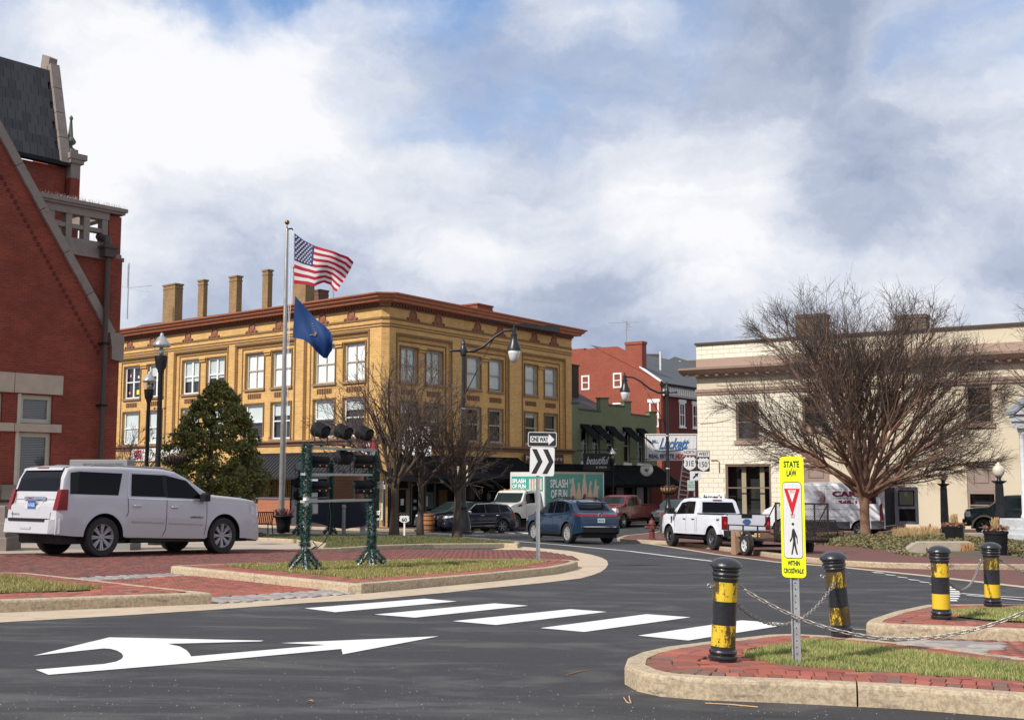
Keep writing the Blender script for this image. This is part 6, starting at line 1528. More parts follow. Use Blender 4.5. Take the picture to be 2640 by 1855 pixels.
e = vehicle('parked_car', 'dark grey green car half hidden behind the navy SUV', 'car', ctr.x-.9, ctr.y+2.3, hd, .9); midsuv(e, paint_mat('grey_green_paint', (.035, .05, .05), .2), glass_=tintg)
# two dark cars beyond the lamp post
hdp = Vector((-.55, -.83)).normalized()
for lab, px, Y, m in (('charcoal car facing us behind the tall lamp post', 1742, 73, paint_mat('charcoal_paint', (.03, .035, .04), .2)), ('dark blue car beside the charcoal one, nose behind the white pickup', 1782, 78, paint_mat('dark_blue_paint', (.015, .025, .05), .2))):
    P = AT(px, 1300, Y); e = vehicle('parked_car', lab, 'car', P.x, P.y, hdp, .92); midsuv(e, m, glass_=tintg)
P = AT(1690, 1300, 92); e = vehicle('parked_car', 'low silver car glimpsed under the red pickup', 'car', P.x-2.8, P.y, hdp, .9); midsuv(e, paint_mat('silver_paint', (.4, .4, .42), .25))

# ---------------------------------------------------------------- pickups
def pickup(e, m, crew, wm, trim=plast, chromeb=False, flare=.03, gl=tint, glr=tint, tl=redl):
    L0 = -2.95; cab0 = -.55 if crew else -.35; x1 = 2.92
    bed = 1.36
    c = Car(e, m, [(L0, .66), (L0+.01, bed-.05), (L0+.05, bed), (cab0-.06, bed), (cab0-.05, 1.50), (cab0+.10, 1.93), (cab0+.22, 1.99), (cab0+.9, 2.02), (.95, 1.99), (1.18, 1.90), (1.70, 1.48), (1.78, 1.44), (2.45, 1.38), (2.78, 1.30), (2.88, 1.12), (x1, .70)],
        [(L0, 1.28), (cab0, 1.30), (1.2, 1.27), (x1, 1.20)], [(L0, .62), (-1.9, .60), (0, .56), (2.0, .56), (x1, .50)], 1.0, {-1.98: .42, 2.0: .42}, .52, tum=.20, cr=.10, taper=(.02, .08), flare=flare, tp=(.2, .4))
    b = MB(); b.box((L0+.12, -.82, bed-.02), (cab0-.12, .82, bed+.006)); b.obj('bed_opening', dark, e)
    b = MB()
    for s in (1, -1): b.box((L0+.04, s*.97 if s > 0 else -.97, bed+.0), (cab0-.1, s*.84 if s > 0 else -.84, bed+.035))
    b.box((L0, -.84, bed), (L0+.12, .84, bed+.03)); b.obj('bed_rail_cap', plast, e)
    fd0, fd1 = (.30, 1.28)
    c.both('side_window', [(.40, 1.36), (1.42, 1.34), (1.02, 1.80), (.40, 1.86)], gl); c.both('side_window', [(cab0+.22 if crew else cab0+.2, 1.37), (.30, 1.36), (.31, 1.86), (cab0+.26 if crew else cab0+.28, 1.86)], gl)
    c.both('door_pillar', [(.30, 1.36), (.40, 1.36), (.40, 1.87), (.31, 1.87)], plast)
    for x in ((.35, 1.46, cab0+.06)): c.blines('door_seam', [(x, 1.30), (x, .72), (x-.03, .62)], dark, w=.012)
    c.blines('body_crease', [(cab0-.09, 1.34), (cab0-.09, .66)], dark, w=.02)
    c.both('rocker_trim', [(-1.40, .57), (1.44, .57), (1.44, .63), (-1.40, .63)], m)
    c.patch('rear_window', [(-.74, 1.42), (.74, 1.42), (.66, 1.84), (-.66, 1.84)], 'x-', glr, nu=10, nv=6, off=.02); c.patch('brake_light', [(-.2, 1.90), (.2, 1.90), (.2, 1.94), (-.2, 1.94)], 'x-', redl, off=.03)
    c.patch('windscreen', [(-.78, 1.48), (.78, 1.48), (.68, 1.92), (-.68, 1.92)], 'x+', tintg, nu=10, nv=8)
    for s in (1, -1):
        b = MB(); b.box((L0-.012, s*.80 if s > 0 else -1.0, .80), (L0+.10, 1.0 if s > 0 else s*.80, 1.30)); b.obj('tail_light', tl, e)
        b = MB(); b.box((L0-.02, s*.86 if s > 0 else -.94, .98), (L0-.012, .94 if s > 0 else s*.86, 1.10)); b.obj('reverse_lamp', mat('bright_red_lens', (.7, .02, .03), .2, var=0), e)
        b = MB(); b.bbox((1.36, 1.02 if s > 0 else -1.30, 1.34), (1.50, 1.30 if s > 0 else -1.02, 1.60), .04); b.tube([(1.42, s*.95, 1.38), (1.42, s*1.1, 1.40)], .03, 5); b.obj('wing_mirror', trim, e)
    b = MB(); b.box((L0-.01, -.77, .80), (L0+.02, .77, 1.36)); b.obj('tailgate', m, e); MB().box((L0-.02, -.22, 1.24), (L0-.01, .22, 1.36)).obj('tailgate_handle', plast, e)
    b = MB(); b.lathe([(.0005, .01), (.10, .01), (.11, 0)], 20, Matrix.Translation((L0-.012, 0, 1.10)) @ Matrix.Scale(1.6, 4, (0, 1, 0)) @ Matrix.Rotation(-PI/2, 4, 'Y')); b.obj('tailgate_badge', inkb, e)
    b = MB(); b.add([(L0-.2, -.9, .52), (L0-.2, .9, .52), (L0-.2, .9, .76), (L0-.2, -.9, .76), (L0+.15, -1.0, .52), (L0+.15, 1.0, .52), (L0+.15, 1.0, .78), (L0+.15, -1.0, .78)], [(3, 2, 1, 0), (0, 4, 7, 3), (1, 2, 6, 5), (3, 7, 6, 2), (0, 1, 5, 4)]); b.obj('rear_bumper', chrome if chromeb else plast, e)
    b = MB(); b.add([(x1+.08, -.9, .48), (x1+.08, .9, .48), (x1+.08, .9, .78), (x1+.08, -.9, .78), (x1-.3, -1.0, .48), (x1-.3, 1.0, .48), (x1-.3, 1.0, .80), (x1-.3, -1.0, .80)], [(0, 1, 2, 3), (0, 3, 7, 4), (1, 5, 6, 2), (3, 2, 6, 7)]); b.obj('front_bumper', chrome if chromeb else plast, e)
    c.patch('grille', [(-.62, .84), (.62, .84), (.62, 1.24), (-.62, 1.24)], 'x+', chrome if chromeb else plast, off=.02); c.sym('headlight', [(.64, .92), (.93, .92), (.93, 1.22), (.64, 1.22)], 'x+', ambl, off=.02); c.both('headlight', [(2.60, .95), (2.84, .93), (2.82, 1.18), (2.62, 1.22)], ambl)
    MB().box((L0+.2, -.7, .34), (2.6, .7, .66)).obj('underbody', dark, e); pass
    for s in (1, -1): MB().box((-1.2, .82 if s > 0 else -1.0, .42), (1.35, 1.0 if s > 0 else -.82, .47)).obj('running_board', plast, e)
    handles(c, [(.52, 1.16), (cab0+.25, 1.16)], trim)
    put_wheels(e, wm, (2.0, -1.98), .86, .42, arch=.52, W=1.0); return c
whitet = paint_mat('truck_white_paint', (.66, .68, .74), .3)
rl = Vector((6.70, 38.9)); hd = Vector((-.28, .96)).normalized(); left = Vector((-hd.y, hd.x)); sc = .86; ctr = rl+hd*1.98*sc-left*.86*sc
e = vehicle('white_pickup', 'white crew cab pickup parked at the kerb with a trailer behind', 'pickup truck', ctr.x, ctr.y, hd, sc)
c = pickup(e, whitet, True, wheel_meshes(.42, .24, .27, 'steel', 8, chrome)); 
for s in (1, -1):
    b = MB(); b.box((1.72, 1.0 if s > 0 else -1.012, .75), (1.80, 1.012 if s > 0 else -1.0, 1.25)); b.obj('fender_vent', plast, e)
    text('4x4', Matrix.Translation((-2.52, s*1.008, 1.17)) @ (STAND if s < 0 else Matrix.Rotation(PI, 4, 'Z') @ STAND), plast, e, w=.24, h=.09, bold=.04, shear=.3)
for k in range(3): MB().bbox((.55, -.5+k*.45, 1.99), (.67, -.38+k*.45, 2.06), .02).obj('roof_marker', plast, e)
tr_h = hd; tr_c = ctr
redp = paint_mat('dark_red_paint', (.13, .005, .010), .3)
fl = AT(1603, 1356, 68.5); hd = Vector((-.55, -.835)).normalized(); left = Vector((-hd.y, hd.x)); ctr = Vector((fl.x, fl.y))-hd*2.0-left*.86
e = vehicle('red_pickup', 'dark red extended cab pickup crossing behind the blue crossover', 'pickup truck', ctr.x, ctr.y, hd, .95)
c = pickup(e, redp, False, wheel_meshes(.42, .24, .27, 'alloy', 6, chrome), chromeb=True)
grp = paint_mat('dark_green_paint', (.008, .022, .016), .15)
fl = AT(2535, 1375, 56); hd = Vector((-.93, .36)).normalized(); left = Vector((-hd.y, hd.x)); ctr = Vector((fl.x, fl.y))-hd*2.0-left*.86
e = vehicle('green_pickup', 'very dark green pickup with tan arches behind the garden lamps', 'pickup truck', ctr.x, ctr.y, hd, .97, h=.135)
c = pickup(e, grp, True, wheel_meshes(.42, .26, .27, 'alloy', 6, chrome), gl=tintg)
tan = mat('tan_trim_paint', (.42, .33, .24), .4)
for s in (1, -1):
    for wx in (2.0, -1.98): MB().tube([(wx+.555*math.cos(a*PI/12), s*1.03, .42+.555*math.sin(a*PI/12)) for a in range(0, 13)], .045, 5).obj('wheel_arch_trim', tan, e)
# ---------------------------------------------------------------- delivery box truck
A0 = AT(1402, 1250, 66); sd_ = Vector((.578, .816)); acr = Vector((.816, -.578))
hd = -sd_; ctr = Vector((A0.x, A0.y))-acr*1.22*.935
e = vehicle('delivery_truck', 'white cab delivery truck with a teal box reading splash of fun', 'truck', ctr.x, ctr.y, hd, .935)
teal = mat('teal_livery', (.04, .30, .25), .4, var=.12, scale=1.5); tw = paint_mat('truck_cab_white', (.62, .62, .60), .3)
BL = 7.0; z0b, z1b = .75, 3.46
MB().box((-BL, -1.22, z0b), (0, 1.22, z1b)).obj('cargo_box', tw, e)
b = MB()
for s in (1, -1):
    y0, y1 = (1.22, 1.235) if s > 0 else (-1.235, -1.22); MB().box((-BL+.12, y0, z0b+.06), (-.14, y1, z1b-.1)).obj('livery_panel', teal, e)
    for (xa, za, xb, zb_) in ((-BL, z1b-.06, 0, z1b+.03), (-BL, z0b, 0, z0b+.06)): MB().box((xa, y0 if s > 0 else -1.26, za), (xb, 1.26 if s > 0 else y1, zb_)).obj('edge_rail', alum, e)
    for xa in (-.13, -BL): MB().box((xa, y0 if s > 0 else -1.26, z0b), (xa+.13, 1.26 if s > 0 else y1, z1b)).obj('corner_post', tw, e)
    T = Matrix.Translation((0, s*1.24, 0)) @ (STAND if s < 0 else Matrix.Rotation(PI, 4, 'Z') @ STAND)
    tx = lambda x, z: Matrix.Translation((x, s*1.242, z)) @ (STAND if s < 0 else Matrix.Rotation(PI, 4, 'Z') @ STAND)
    sh_ = mat('livery_shadow', (.02, .10, .09), .5, var=0)
    for tx_, zz_, ww in (('SPLASH', 2.76, 2.0), ('OF FUN', 2.13, 1.85)):
        text(tx_, Matrix.Translation((.03*s, s*-.002, -.035)) @ tx(-1.65, zz_), sh_, e, w=ww*1.02, h=.56, bold=.05); text(tx_, Matrix.Translation((0, s*.004, 0)) @ tx(-1.65, zz_), inkw, e, w=ww, h=.53, bold=.04)
    for k in range(5):                                     # plain cream bottles printed on the panel
        xx = -3.25-k*.68; zz_ = [1.35, 1.2, 1.4, 1.15, 1.25][k]; yy = s*1.243; H_ = [1.75, 1.6, 1.95, 1.6, 1.75][k]; hw = .31
        pr = [(-hw, 0), (hw, 0), (hw, H_*.55), (hw*.35, H_*.82), (hw*.35, H_), (-hw*.35, H_), (-hw*.35, H_*.82), (-hw, H_*.55)]
        q = MB(); q.add([(xx+p[0], yy, zz_+p[1]) for p in pr], [tuple(range(8)) if s < 0 else tuple(range(7, -1, -1))]); q.obj('bottle_print', mat('bottle_print_%d' % (k % 2), [(.62, .44, .38), (.60, .46, .30)][k % 2], .5, var=.25, scale=4), e)
        q = MB(); q.lathe([(.0005, 0), (.17, 0)], 14, Matrix.Translation((xx, yy+s*.003, zz_+H_*.28)) @ Matrix.Rotation(-s*PI/2, 4, 'X')); q.obj('bottle_print_label', mat('print_brown', (.22, .10, .04), .5, var=.3, scale=6), e)
    sp = MB()
    for (xx, zz_, rr_) in ((-3.0, 2.9, .25), (-5.4, 2.8, .22), (-6.4, 1.3, .3), (-6.3, 2.5, .2), (-4.5, 2.95, .2)):
        sp.add([(xx+rr_*math.cos(a*PI/4)*(1 if a % 2 else .4), s*1.241, zz_+rr_*math.sin(a*PI/4)*(1 if a % 2 else .4)) for a in range(8)], [tuple(range(8)) if s < 0 else tuple(range(7, -1, -1))])
    sp.obj('splash_print', mat('splash_pale', (.40, .55, .50), .5), e, kind='stuff')
MB().box((.001, -1.15, 2.3), (.012, 1.15, 3.2)).obj('livery_panel', teal, e)
for tx_, zz_ in (('SPLASH', 2.92), ('OF FUN', 2.6)): text(tx_, Matrix.Translation((.018, -.6, zz_)) @ FRONT @ STAND, inkw, e, w=1.0, h=.26, bold=.03)
for k in range(5): MB().box((.014, .15+k*.2, 2.4), (.018, .28+k*.2, 3.05)).obj('bottle_print', mat('bottle_print_0', (.62, .50, .42), .5), e)
cabe = bpy.data.objects.new('cab', None); COL.objects.link(cabe); cabe.parent = e; cabe.matrix_basis = Matrix.Translation((1.9, 0, 0))
cc = Car(cabe, tw, [(-1.85, .9), (-1.84, 2.25), (-1.75, 2.38), (-.9, 2.42), (-.35, 2.36), (-.2, 2.28), (.12, 1.78), (.3, 1.72), (1.1, 1.58), (1.5, 1.38), (1.62, .95)], [(-1.85, 1.55), (0, 1.52), (1.62, 1.25)], [(-1.85, .70), (.2, .75), (1.62, .62)], 1.12, {.85: .50}, .60, tum=.1, cr=.1, taper=(.0, .14), tp=(.2, .7))
cc.patch('windscreen', [(-.95, 1.66), (.95, 1.66), (.92, 2.22), (-.92, 2.22)], 'x+', tintg, nu=10, nv=8); cc.both('side_window', [(-1.2, 1.62), (-.28, 1.60), (-.42, 2.18), (-1.2, 2.22)], tint); cc.both('headlight', [(1.1, 1.06), (1.52, 1.0), (1.46, 1.2), (1.1, 1.24)], ambl); cc.sym('headlight', [(.62, 1.0), (.94, 1.0), (.9, 1.2), (.62, 1.18)], 'x+', ambl)
cc.patch('grille', [(-.5, .95), (.5, .95), (.46, 1.32), (-.46, 1.32)], 'x+', plast, off=.02); cc.both('vent', [(.15, 1.46), (.62, 1.40), (.5, 1.52), (.2, 1.56)], plast); cc.blines('door_seam', [(-.2, 1.55), (-.2, .8)], dark); cc.blines('door_seam', [(-1.3, 2.2), (-1.3, .8)], dark)
MB().box((1.35, -1.15, .48), (1.78, 1.15, .80)).obj('front_bumper', mat('grey_bumper', (.25, .25, .24), .5), cabe)
for k in range(5): MB().bbox((-.6, -.75+k*.36, 2.37), (-.5, -.66+k*.36, 2.44), .02).obj('roof_marker', orl, cabe)
for s in (1, -1): MB().tube([(-.1, s*1.1, 1.6), (.1, s*1.42, 1.6), (.1, s*1.42, 2.3), (-.2, s*1.1, 2.3)], .025, 5).box((.05, s*1.28 if s > 0 else -1.54, 1.7), (.12, 1.54 if s > 0 else -1.28, 2.15)).obj('wing_mirror', blackm, cabe)
MB().box((-6.6, -.6, .45), (3.2, .6, .64)).obj('chassis', dark, e)
put_wheels(e, wheel_meshes(.50, .29, .28, 'steel', 8), (2.75, -4.9), .98, .50, arch=.6, W=1.12)
# ---------------------------------------------------------------- white van with its rear doors open
vw = paint_mat('van_white_paint', (.62, .64, .68), .3); rw_ = AT(2222, 1385, 54.5); hd = Vector((-.858, .513)).normalized(); left = Vector((-hd.y, hd.x)); ctr = Vector((rw_.x, rw_.y))+hd*1.87-left*.86
e = vehicle('white_van', 'white high roofed service van with its rear doors open behind the tree', 'van', ctr.x, ctr.y, hd, 1.0, h=.135)
c = Car(e, vw, [(-2.98, .55), (-2.97, 2.38), (-2.85, 2.50), (-2.2, 2.55), (.6, 2.55), (1.25, 2.46), (1.6, 2.26), (2.1, 1.60), (2.22, 1.50), (2.75, 1.22), (2.95, .95), (3.0, .6)], [(-2.98, 1.32), (1.6, 1.32), (3.0, 1.05)], [(-2.98, .42), (0, .36), (3.0, .36)], 1.02, {-1.87: .36, 1.88: .36}, .45, tum=.095, cr=.16, taper=(.01, .16), tp=(.2, .7), flare=.01)
c.both('lower_cladding', [(-2.95, .42), (-2.35, .40), (-2.35, .78), (-2.95, .78)], mat('grey_cladding', (.06, .065, .07), .6)); c.both('lower_cladding', [(-1.38, .38), (1.4, .38), (1.4, .68), (-1.38, .72)], MATS['grey_cladding'])
c.both('tail_light', [(-2.94, .80), (-2.76, .78), (-2.74, 1.50), (-2.86, 1.60)], redl); c.both('side_window', [(1.15, 1.42), (2.0, 1.40), (1.65, 2.0), (1.15, 2.05)], tint)
c.both('door_window', [(-2.60, 1.55), (-2.2, 1.55), (-2.2, 2.15), (-2.56, 2.15)], tint)
c.blines('panel_seam', [(-2.10, 2.20), (-.2, 2.22), (-.2, .7)], dark, w=.01); c.blines('panel_seam', [(.95, 2.2), (.98, .7)], dark, w=.01); c.blines('panel_seam', [(-2.1, 1.28), (1.3, 1.28)], mat('crease_grey', (.3, .3, .33), .4), w=.03); c.blines('panel_seam', [(-1.3, .95), (1.3, .92)], MATS['crease_grey'], w=.03); c.blines('panel_seam', [(-2.1, 2.2), (-2.12, 1.5)], dark, w=.01)
maroon = mat('maroon_ink', (.22, .012, .06), .5, var=0)
for s in (1, -1):
    yl = c.hit('y+' if s > 0 else 'y-', 0, 1.7)[0].y+s*.02
    T = lambda x, z, y=0: Matrix.Translation((x, yl+s*y, z)) @ (Matrix.Rotation(-s*.08, 4, 'X')) @ (STAND if s < 0 else Matrix.Rotation(PI, 4, 'Z') @ STAND)
    sx = -1 if s > 0 else 1
    text('CARDIN', T(-1.62, 2.0), maroon, e, w=2.1, h=.27, bold=.05); text('Heating & Air Conditioning', T(-1.62, 1.79), ink, e, w=2.0, h=.09); text('348-1179', T(-1.62, 1.6), maroon, e, w=1.55, h=.2, bold=.05)
    for k in range(5):
        rr_ = .12+k*.06; b = MB(); b.tube([(.12+rr_*math.cos(a), yl+s*.004-(s*.08*rr_*math.sin(a)), 1.80+rr_*math.sin(a)) for a in [PI*.3+i*PI*1.3/10 for i in range(11)]], [.004+.011*math.sin(PI*i/10) for i in range(11)], 4); b.obj('swirl_emblem', maroon, e)
    text('M02069', T(-2.28, 1.10, .012), ink, e, w=.42, h=.11)
put_wheels(e, wheel_meshes(.36, .22, .23, 'steel', 8), (1.88, -1.87), .88, .36, arch=.45, W=1.02); MB().box((-2.8, -.85, .3), (2.8, .85, .6)).obj('underbody', dark, e)
MB().box((-3.0, -.9, .55), (-2.985, .9, 2.3)).obj('load_opening', dark, e); MB().box((-3.05, -.95, .38), (-2.98, .95, .52)).obj('rear_bumper', plast, e)
def vdoor(sgn, ang, nm):
    hinge = Matrix.Translation((-3.0, sgn*.98, 0)) @ Matrix.Rotation(ang, 4, 'Z') @ Matrix.Scale(1.15, 4, (1, 0, 0))
    b = MB(hinge); b.bbox((-.92, -.03, .58), (0, .03, 2.32), .01); o = b.obj('rear_door', mat('door_inner_grey', (.44, .47, .50), .5), e)
    for ys in (-.035, .031):
        g = MB(hinge); g.box((-.78, ys, 1.42), (-.14, ys+.004, 2.16)); g.obj('window_seal', plast, o)
        g = MB(hinge); g.box((-.73, ys-.004 if ys < 0 else ys+.004, 1.48), (-.19, ys if ys < 0 else ys+.008, 2.11)); g.obj('window', mat('pale_green_glass', (.30, .33, .22), .1, var=0), o)
        g = MB(hinge); g.box((-.80, ys-.003 if ys < 0 else ys, .72), (-.16, ys if ys < 0 else ys+.007, 1.30)); g.obj('inner_panel', plast, o)
    MB(hinge).box((-.90, -.042, .75), (-.84, -.034, .92)).obj('reflector', redl, o)
vdoor(-1, .05, 'right')
# ---------------------------------------------------------------- utility trailer
hd = tr_h; tc = Vector((7.85, 34.9)); e = vehicle('utility_trailer', 'rusty black mesh sided utility trailer hitched to the white pickup', 'trailer', tc.x, tc.y, hd, .9)
rust = mat('black_rusty_steel', (.022, .017, .015), .7, var=.5, dirt=((.12, .05, .02), 6, .55, .75)); 
b = MB()
for s in (1, -1): b.box((-1.6, s*.95-.03, .50), (1.6, s*.95+.03, .58)); b.box((-1.6, s*.95-.02, .95), (1.6, s*.95+.02, .99))
for x in (-1.6, 0, 1.56): b.box((x, -.95, .48), (x+.05, .95, .54))
for s in (1, -1):
    for x in (-1.6, -.5, .5, 1.56): b.box((x, s*.95-.02, .55), (x+.04, s*.95+.02, .97))
b.tube([(1.6, -.5, .52), (2.8, 0, .5)], .035, 5).tube([(1.6, .5, .52), (2.8, 0, .5)], .035, 5); b.obj('frame', rust, e)
MB().box((-1.58, -.92, .55), (1.58, .92, .58)).obj('deck', mat('weathered_deck', (.12, .075, .045), .9, var=.4), e)
b = MB(); GX = -1.66
b.box((GX, -.95, .55), (GX+.05, -.90, 1.72)); b.box((GX, .90, .55), (GX+.05, .95, 1.72)); b.box((GX, -.95, 1.68), (GX+.05, .95, 1.73)); b.box((GX, -.95, .55), (GX+.05, .95, .60))
for y in (-.45, 0, .45): b.box((GX+.005, y-.02, .6), (GX+.045, y+.02, 1.68))
b.obj('ramp_gate', rust, e)
b = MB(); k = 0
for dgn in (1, -1):
    t = -1.2
    while t < 1.9:
        p = [];
        y0_, z0_ = -.9, .6+t
        a = max(0, (.6-z0_)/(1.08/1.8) if False else 0)
        # clip the diagonal to the gate rectangle
        u0, u1 = 0, 1.8
        zz0 = z0_; zz1 = z0_+1.1
        f0 = max(0, (.6-zz0)/1.1); f1 = min(1, (1.68-zz0)/1.1)
        if f1 > f0:
            ya, yb2 = -.9+1.8*f0, -.9+1.8*f1; za, zb2 = zz0+1.1*f0, zz0+1.1*f1
            if dgn < 0: ya, yb2 = -ya, -yb2
            b.tube([(GX+.02, ya, za), (GX+.02, yb2, zb2)], .006, 3, cap=False)
        t += .055
b.obj('mesh_panel', rust, e, kind='stuff')
b = MB()
for s in (1, -1): b.tube([(-1.64, s*.93, 1.70), (-.9, s*.94, .97)], .02, 4)
b.obj('gate_brace', rust, e)
MB().tube([(0.0, -1.05, .33), (0.0, 1.05, .33)], .04, 6).obj('axle', rust, e)
wm = wheel_meshes(.33, .20, .20, 'steel', 5, mat('white_steel_rim', (.6, .6, .6), .4)); put_wheels(e, wm, (.0,), 1.10, .33)
for s in (1, -1): MB().tube([(.42*math.cos(a*PI/8), s*1.1, .33+.42*math.sin(a*PI/8)) for a in range(9)], .05, 4).obj('mudguard', rust, e)
# what lies in it
Mt = e.matrix_basis
for i, (x, y, z, l, w_, h_, rz, lab, m_) in enumerate([(.0, .35, .60, 2.4, .09, .05, .1, 'long pale plank lying slanted in the trailer', mat('raw_pine', (.55, .36, .18), .8, var=.2)), (-.1, -.2, .60, 2.0, .09, .04, -.15, 'short pale plank crossing the others in the trailer', MATS['raw_pine']), (-.3, .05, .67, 2.2, .10, .04, .3, 'uppermost pale plank in the trailer', MATS['raw_pine']), (-.7, .5, .6, .7, .5, .16, .3, 'dark brown heap of boards in the trailer corner', mat('dark_boards', (.12, .06, .035), .9, var=.5, scale=6))]):
    q = MB(); q.bbox((-l/2, -w_/2, 0), (l/2, w_/2, h_), .008); q.M = Mt @ Matrix.Translation((x, y, z)) @ Matrix.Rotation(rz, 4, 'Z'); tag(q.obj('plank' if i < 3 else 'timber', m_), lab, 'plank')
card = mat('cardboard', (.30, .19, .12), .9, var=.1); P = G(1910, 1430); M_ = tilt(P.x, P.y, (.96, .28)); e = thing('cardboard_box', 'open flattened cardboard box leaning by the trailer wheel', 'box', M=M_)
q = MB(); q.add([(-.16, 0, 0), (.18, .02, 0), (.17, .10, .72), (-.17, .08, .74), (-.16, .3, 0), (.18, .32, 0), (.17, .3, .70), (-.17, .3, .72)], [(0, 1, 2, 3), (1, 5, 6, 2), (4, 0, 3, 7), (5, 4, 7, 6)]); q.obj('carton', card, e)
q = MB(); q.add([(-.17, .079, .738), (-.02, .085, .735), (-.03, -.05, .55), (-.18, -.06, .56)], [(0, 1, 2, 3)]); q.add([(-.16, 0, 0), (.18, .02, 0), (.2, -.2, .12), (-.18, -.24, .1)], [(0, 1, 2, 3)]); q.obj('flap', card, e)
q = MB(); q.add([(-.05, .02, .42), (.0, .02, .42), (.13, .065, .68), (.08, .065, .68)], [(3, 2, 1, 0)]); q.obj('tape', inkw, e)
# ================================================================== STREET FURNITURE
cast = mat('cast_black_paint', (.016, .018, .022), .28, var=.3, scale=6, coat=.3, bump=.25, bscale=24, dirt=((.09, .045, .03), 9, .66, .74))
def worn_yellow(name, wear):
    m, t, b = new_mat(name); tc = t.add('ShaderNodeTexCoord').outputs['Object']
    n = t.noise(t.vmath('MULTIPLY', tc, (1, 1, .35)), 9, 8, .75).outputs['Fac']; n2 = t.noise(tc, 70, 4, .7).outputs['Fac']; n3 = t.noise(tc, 4, 4).outputs['Fac']
    c = t.mix(n3, (.60, .40, .012), (.72, .50, .03)); c = t.mix(t.mrange(t.math('ADD', n, t.math('MULTIPLY', n2, .25)), wear, wear+.07), c, (.07, .045, .012))
    t.set(b, 'Base Color', c); t.set(b, 'Roughness', .45); bn = t.add('ShaderNodeBump'); t.set(bn, 'Strength', .4); t.set(bn, 'Distance', .004); t.set(bn, 'Height', n); t.set(b, 'Normal', bn.outputs[0])
    MATS[name] = m; return m
wy1 = worn_yellow('worn_yellow_paint', .60); wy2 = worn_yellow('badly_worn_yellow_paint', .53); wy3 = worn_yellow('fresh_yellow_paint', .74)
def bollard(label, u, v, H, lean, mats3, rest=False):
    P = G(u, v, .15); r = .105*H/.82
    e = thing('bollard', label, 'bollard', M=Matrix.Translation(P) @ Matrix.Rotation(lean, 4, 'Y'), group='black and yellow striped bollards on the islands')
    k = H/.82
    def L(name, prof, m): b = MB(); b.lathe([(a*k, z*k) for a, z in prof], 32); o = b.obj(name, m, e, angle=35); return o
    L('foot', [(.106, -.04), (.106, .012), (.112, .02), (.116, .034), (.112, .048), (.101, .054), (.108, .062), (.113, .076), (.108, .09), (.099, .096), (.0975, .12)], cast)
    L('lower_band', [(.0965, .12), (.0955, .287)], mats3[0]); L('middle_band', [(.097, .287), (.097, .472)], cast); L('upper_band', [(.0955, .472), (.0945, .625)], mats3[1])
    L('cap', [(.0965, .625), (.102, .632), (.107, .655), (.102, .664), (.109, .672), (.115, .686), (.111, .700), (.103, .705), (.109, .711), (.113, .722), (.110, .730), (.124, .736), (.131, .746), (.130, .757), (.116, .780), (.088, .802), (.045, .816), (.0005, .82)], cast)
    for s in (1, -1):
        b = MB(); b.tube([(s*.09*k, 0, .585*k), (s*.115*k, 0, .585*k)], .007, 6); b.lathe([(.010, 0), (.015, .005), (.020, 0), (.015, -.005), (.010, 0)], 12, Matrix.Translation((s*.127*k, 0, .585*k)) @ Matrix.Rotation(PI/2, 4, 'X'), cap=False); b.obj('chain_eye', steel, e)
    return e, e.matrix_basis, k
B1, M1, k1 = bollard('big leaning bollard with worn yellow bands, nearest, left of the crosswalk sign', 1863, 1703, .82, .055, (wy1, wy1))
B2, M2, k2 = bollard('left leaning bollard with the rustiest yellow bands, right of the crosswalk sign', 2171, 1640, .82, -.085, (wy2, wy2))
B3, M3, k3 = bollard('upright bollard with bright yellow bands at the corner of the second island', 2428, 1596, .83, 0, (wy3, wy1))
B4, M4, k4 = bollard('farthest bollard, with chipped red spots on its cap, at the right of the grass', 2560, 1563, .83, 0, (wy3, wy2))
for (x, y, z) in ((.03, -.09, .782), (-.04, -.08, .788), (.06, -.06, .79), (.0, -.105, .775)): MB().ball((x, y, z), .011, 6).obj('paint_chip', mat('red_primer', (.35, .08, .07), .8), B4)
lk = MB(); path = [(.030*math.cos(a*PI/8)*(1), .0125*math.sin(a*PI/8)) for a in range(16)]
path = [((.019 if math.cos(a*PI/8) > 0.01 else -.019 if math.cos(a*PI/8) < -.01 else 0)+.0125*math.cos(a*PI/8), .0125*math.sin(a*PI/8)) for a in range(16)]
vs = []; N = 16
for i, (x, y) in enumerate(path):
    p, q = path[i-1], path[(i+1) % N]; tn = Vector((q[0]-p[0], q[1]-p[1], 0)).normalized(); nn = Vector((-tn.y, tn.x, 0))
    for k in range(5): a = 2*PI*k/5; vs.append(Vector((x, y, 0))+nn*(.0048*math.cos(a))+Vector((0, 0, .0048*math.sin(a))))
lk.add(vs, [(i*5+k, i*5+(k+1) % 5, ((i+1) % N)*5+(k+1) % 5, ((i+1) % N)*5+k) for i in range(N) for k in range(5)])
lkm = lk.mesh('link', smooth=True); lkm.materials.append(mat('galvanised_chain', (.34, .32, .29), .38, metal=.6, var=.35, scale=40))
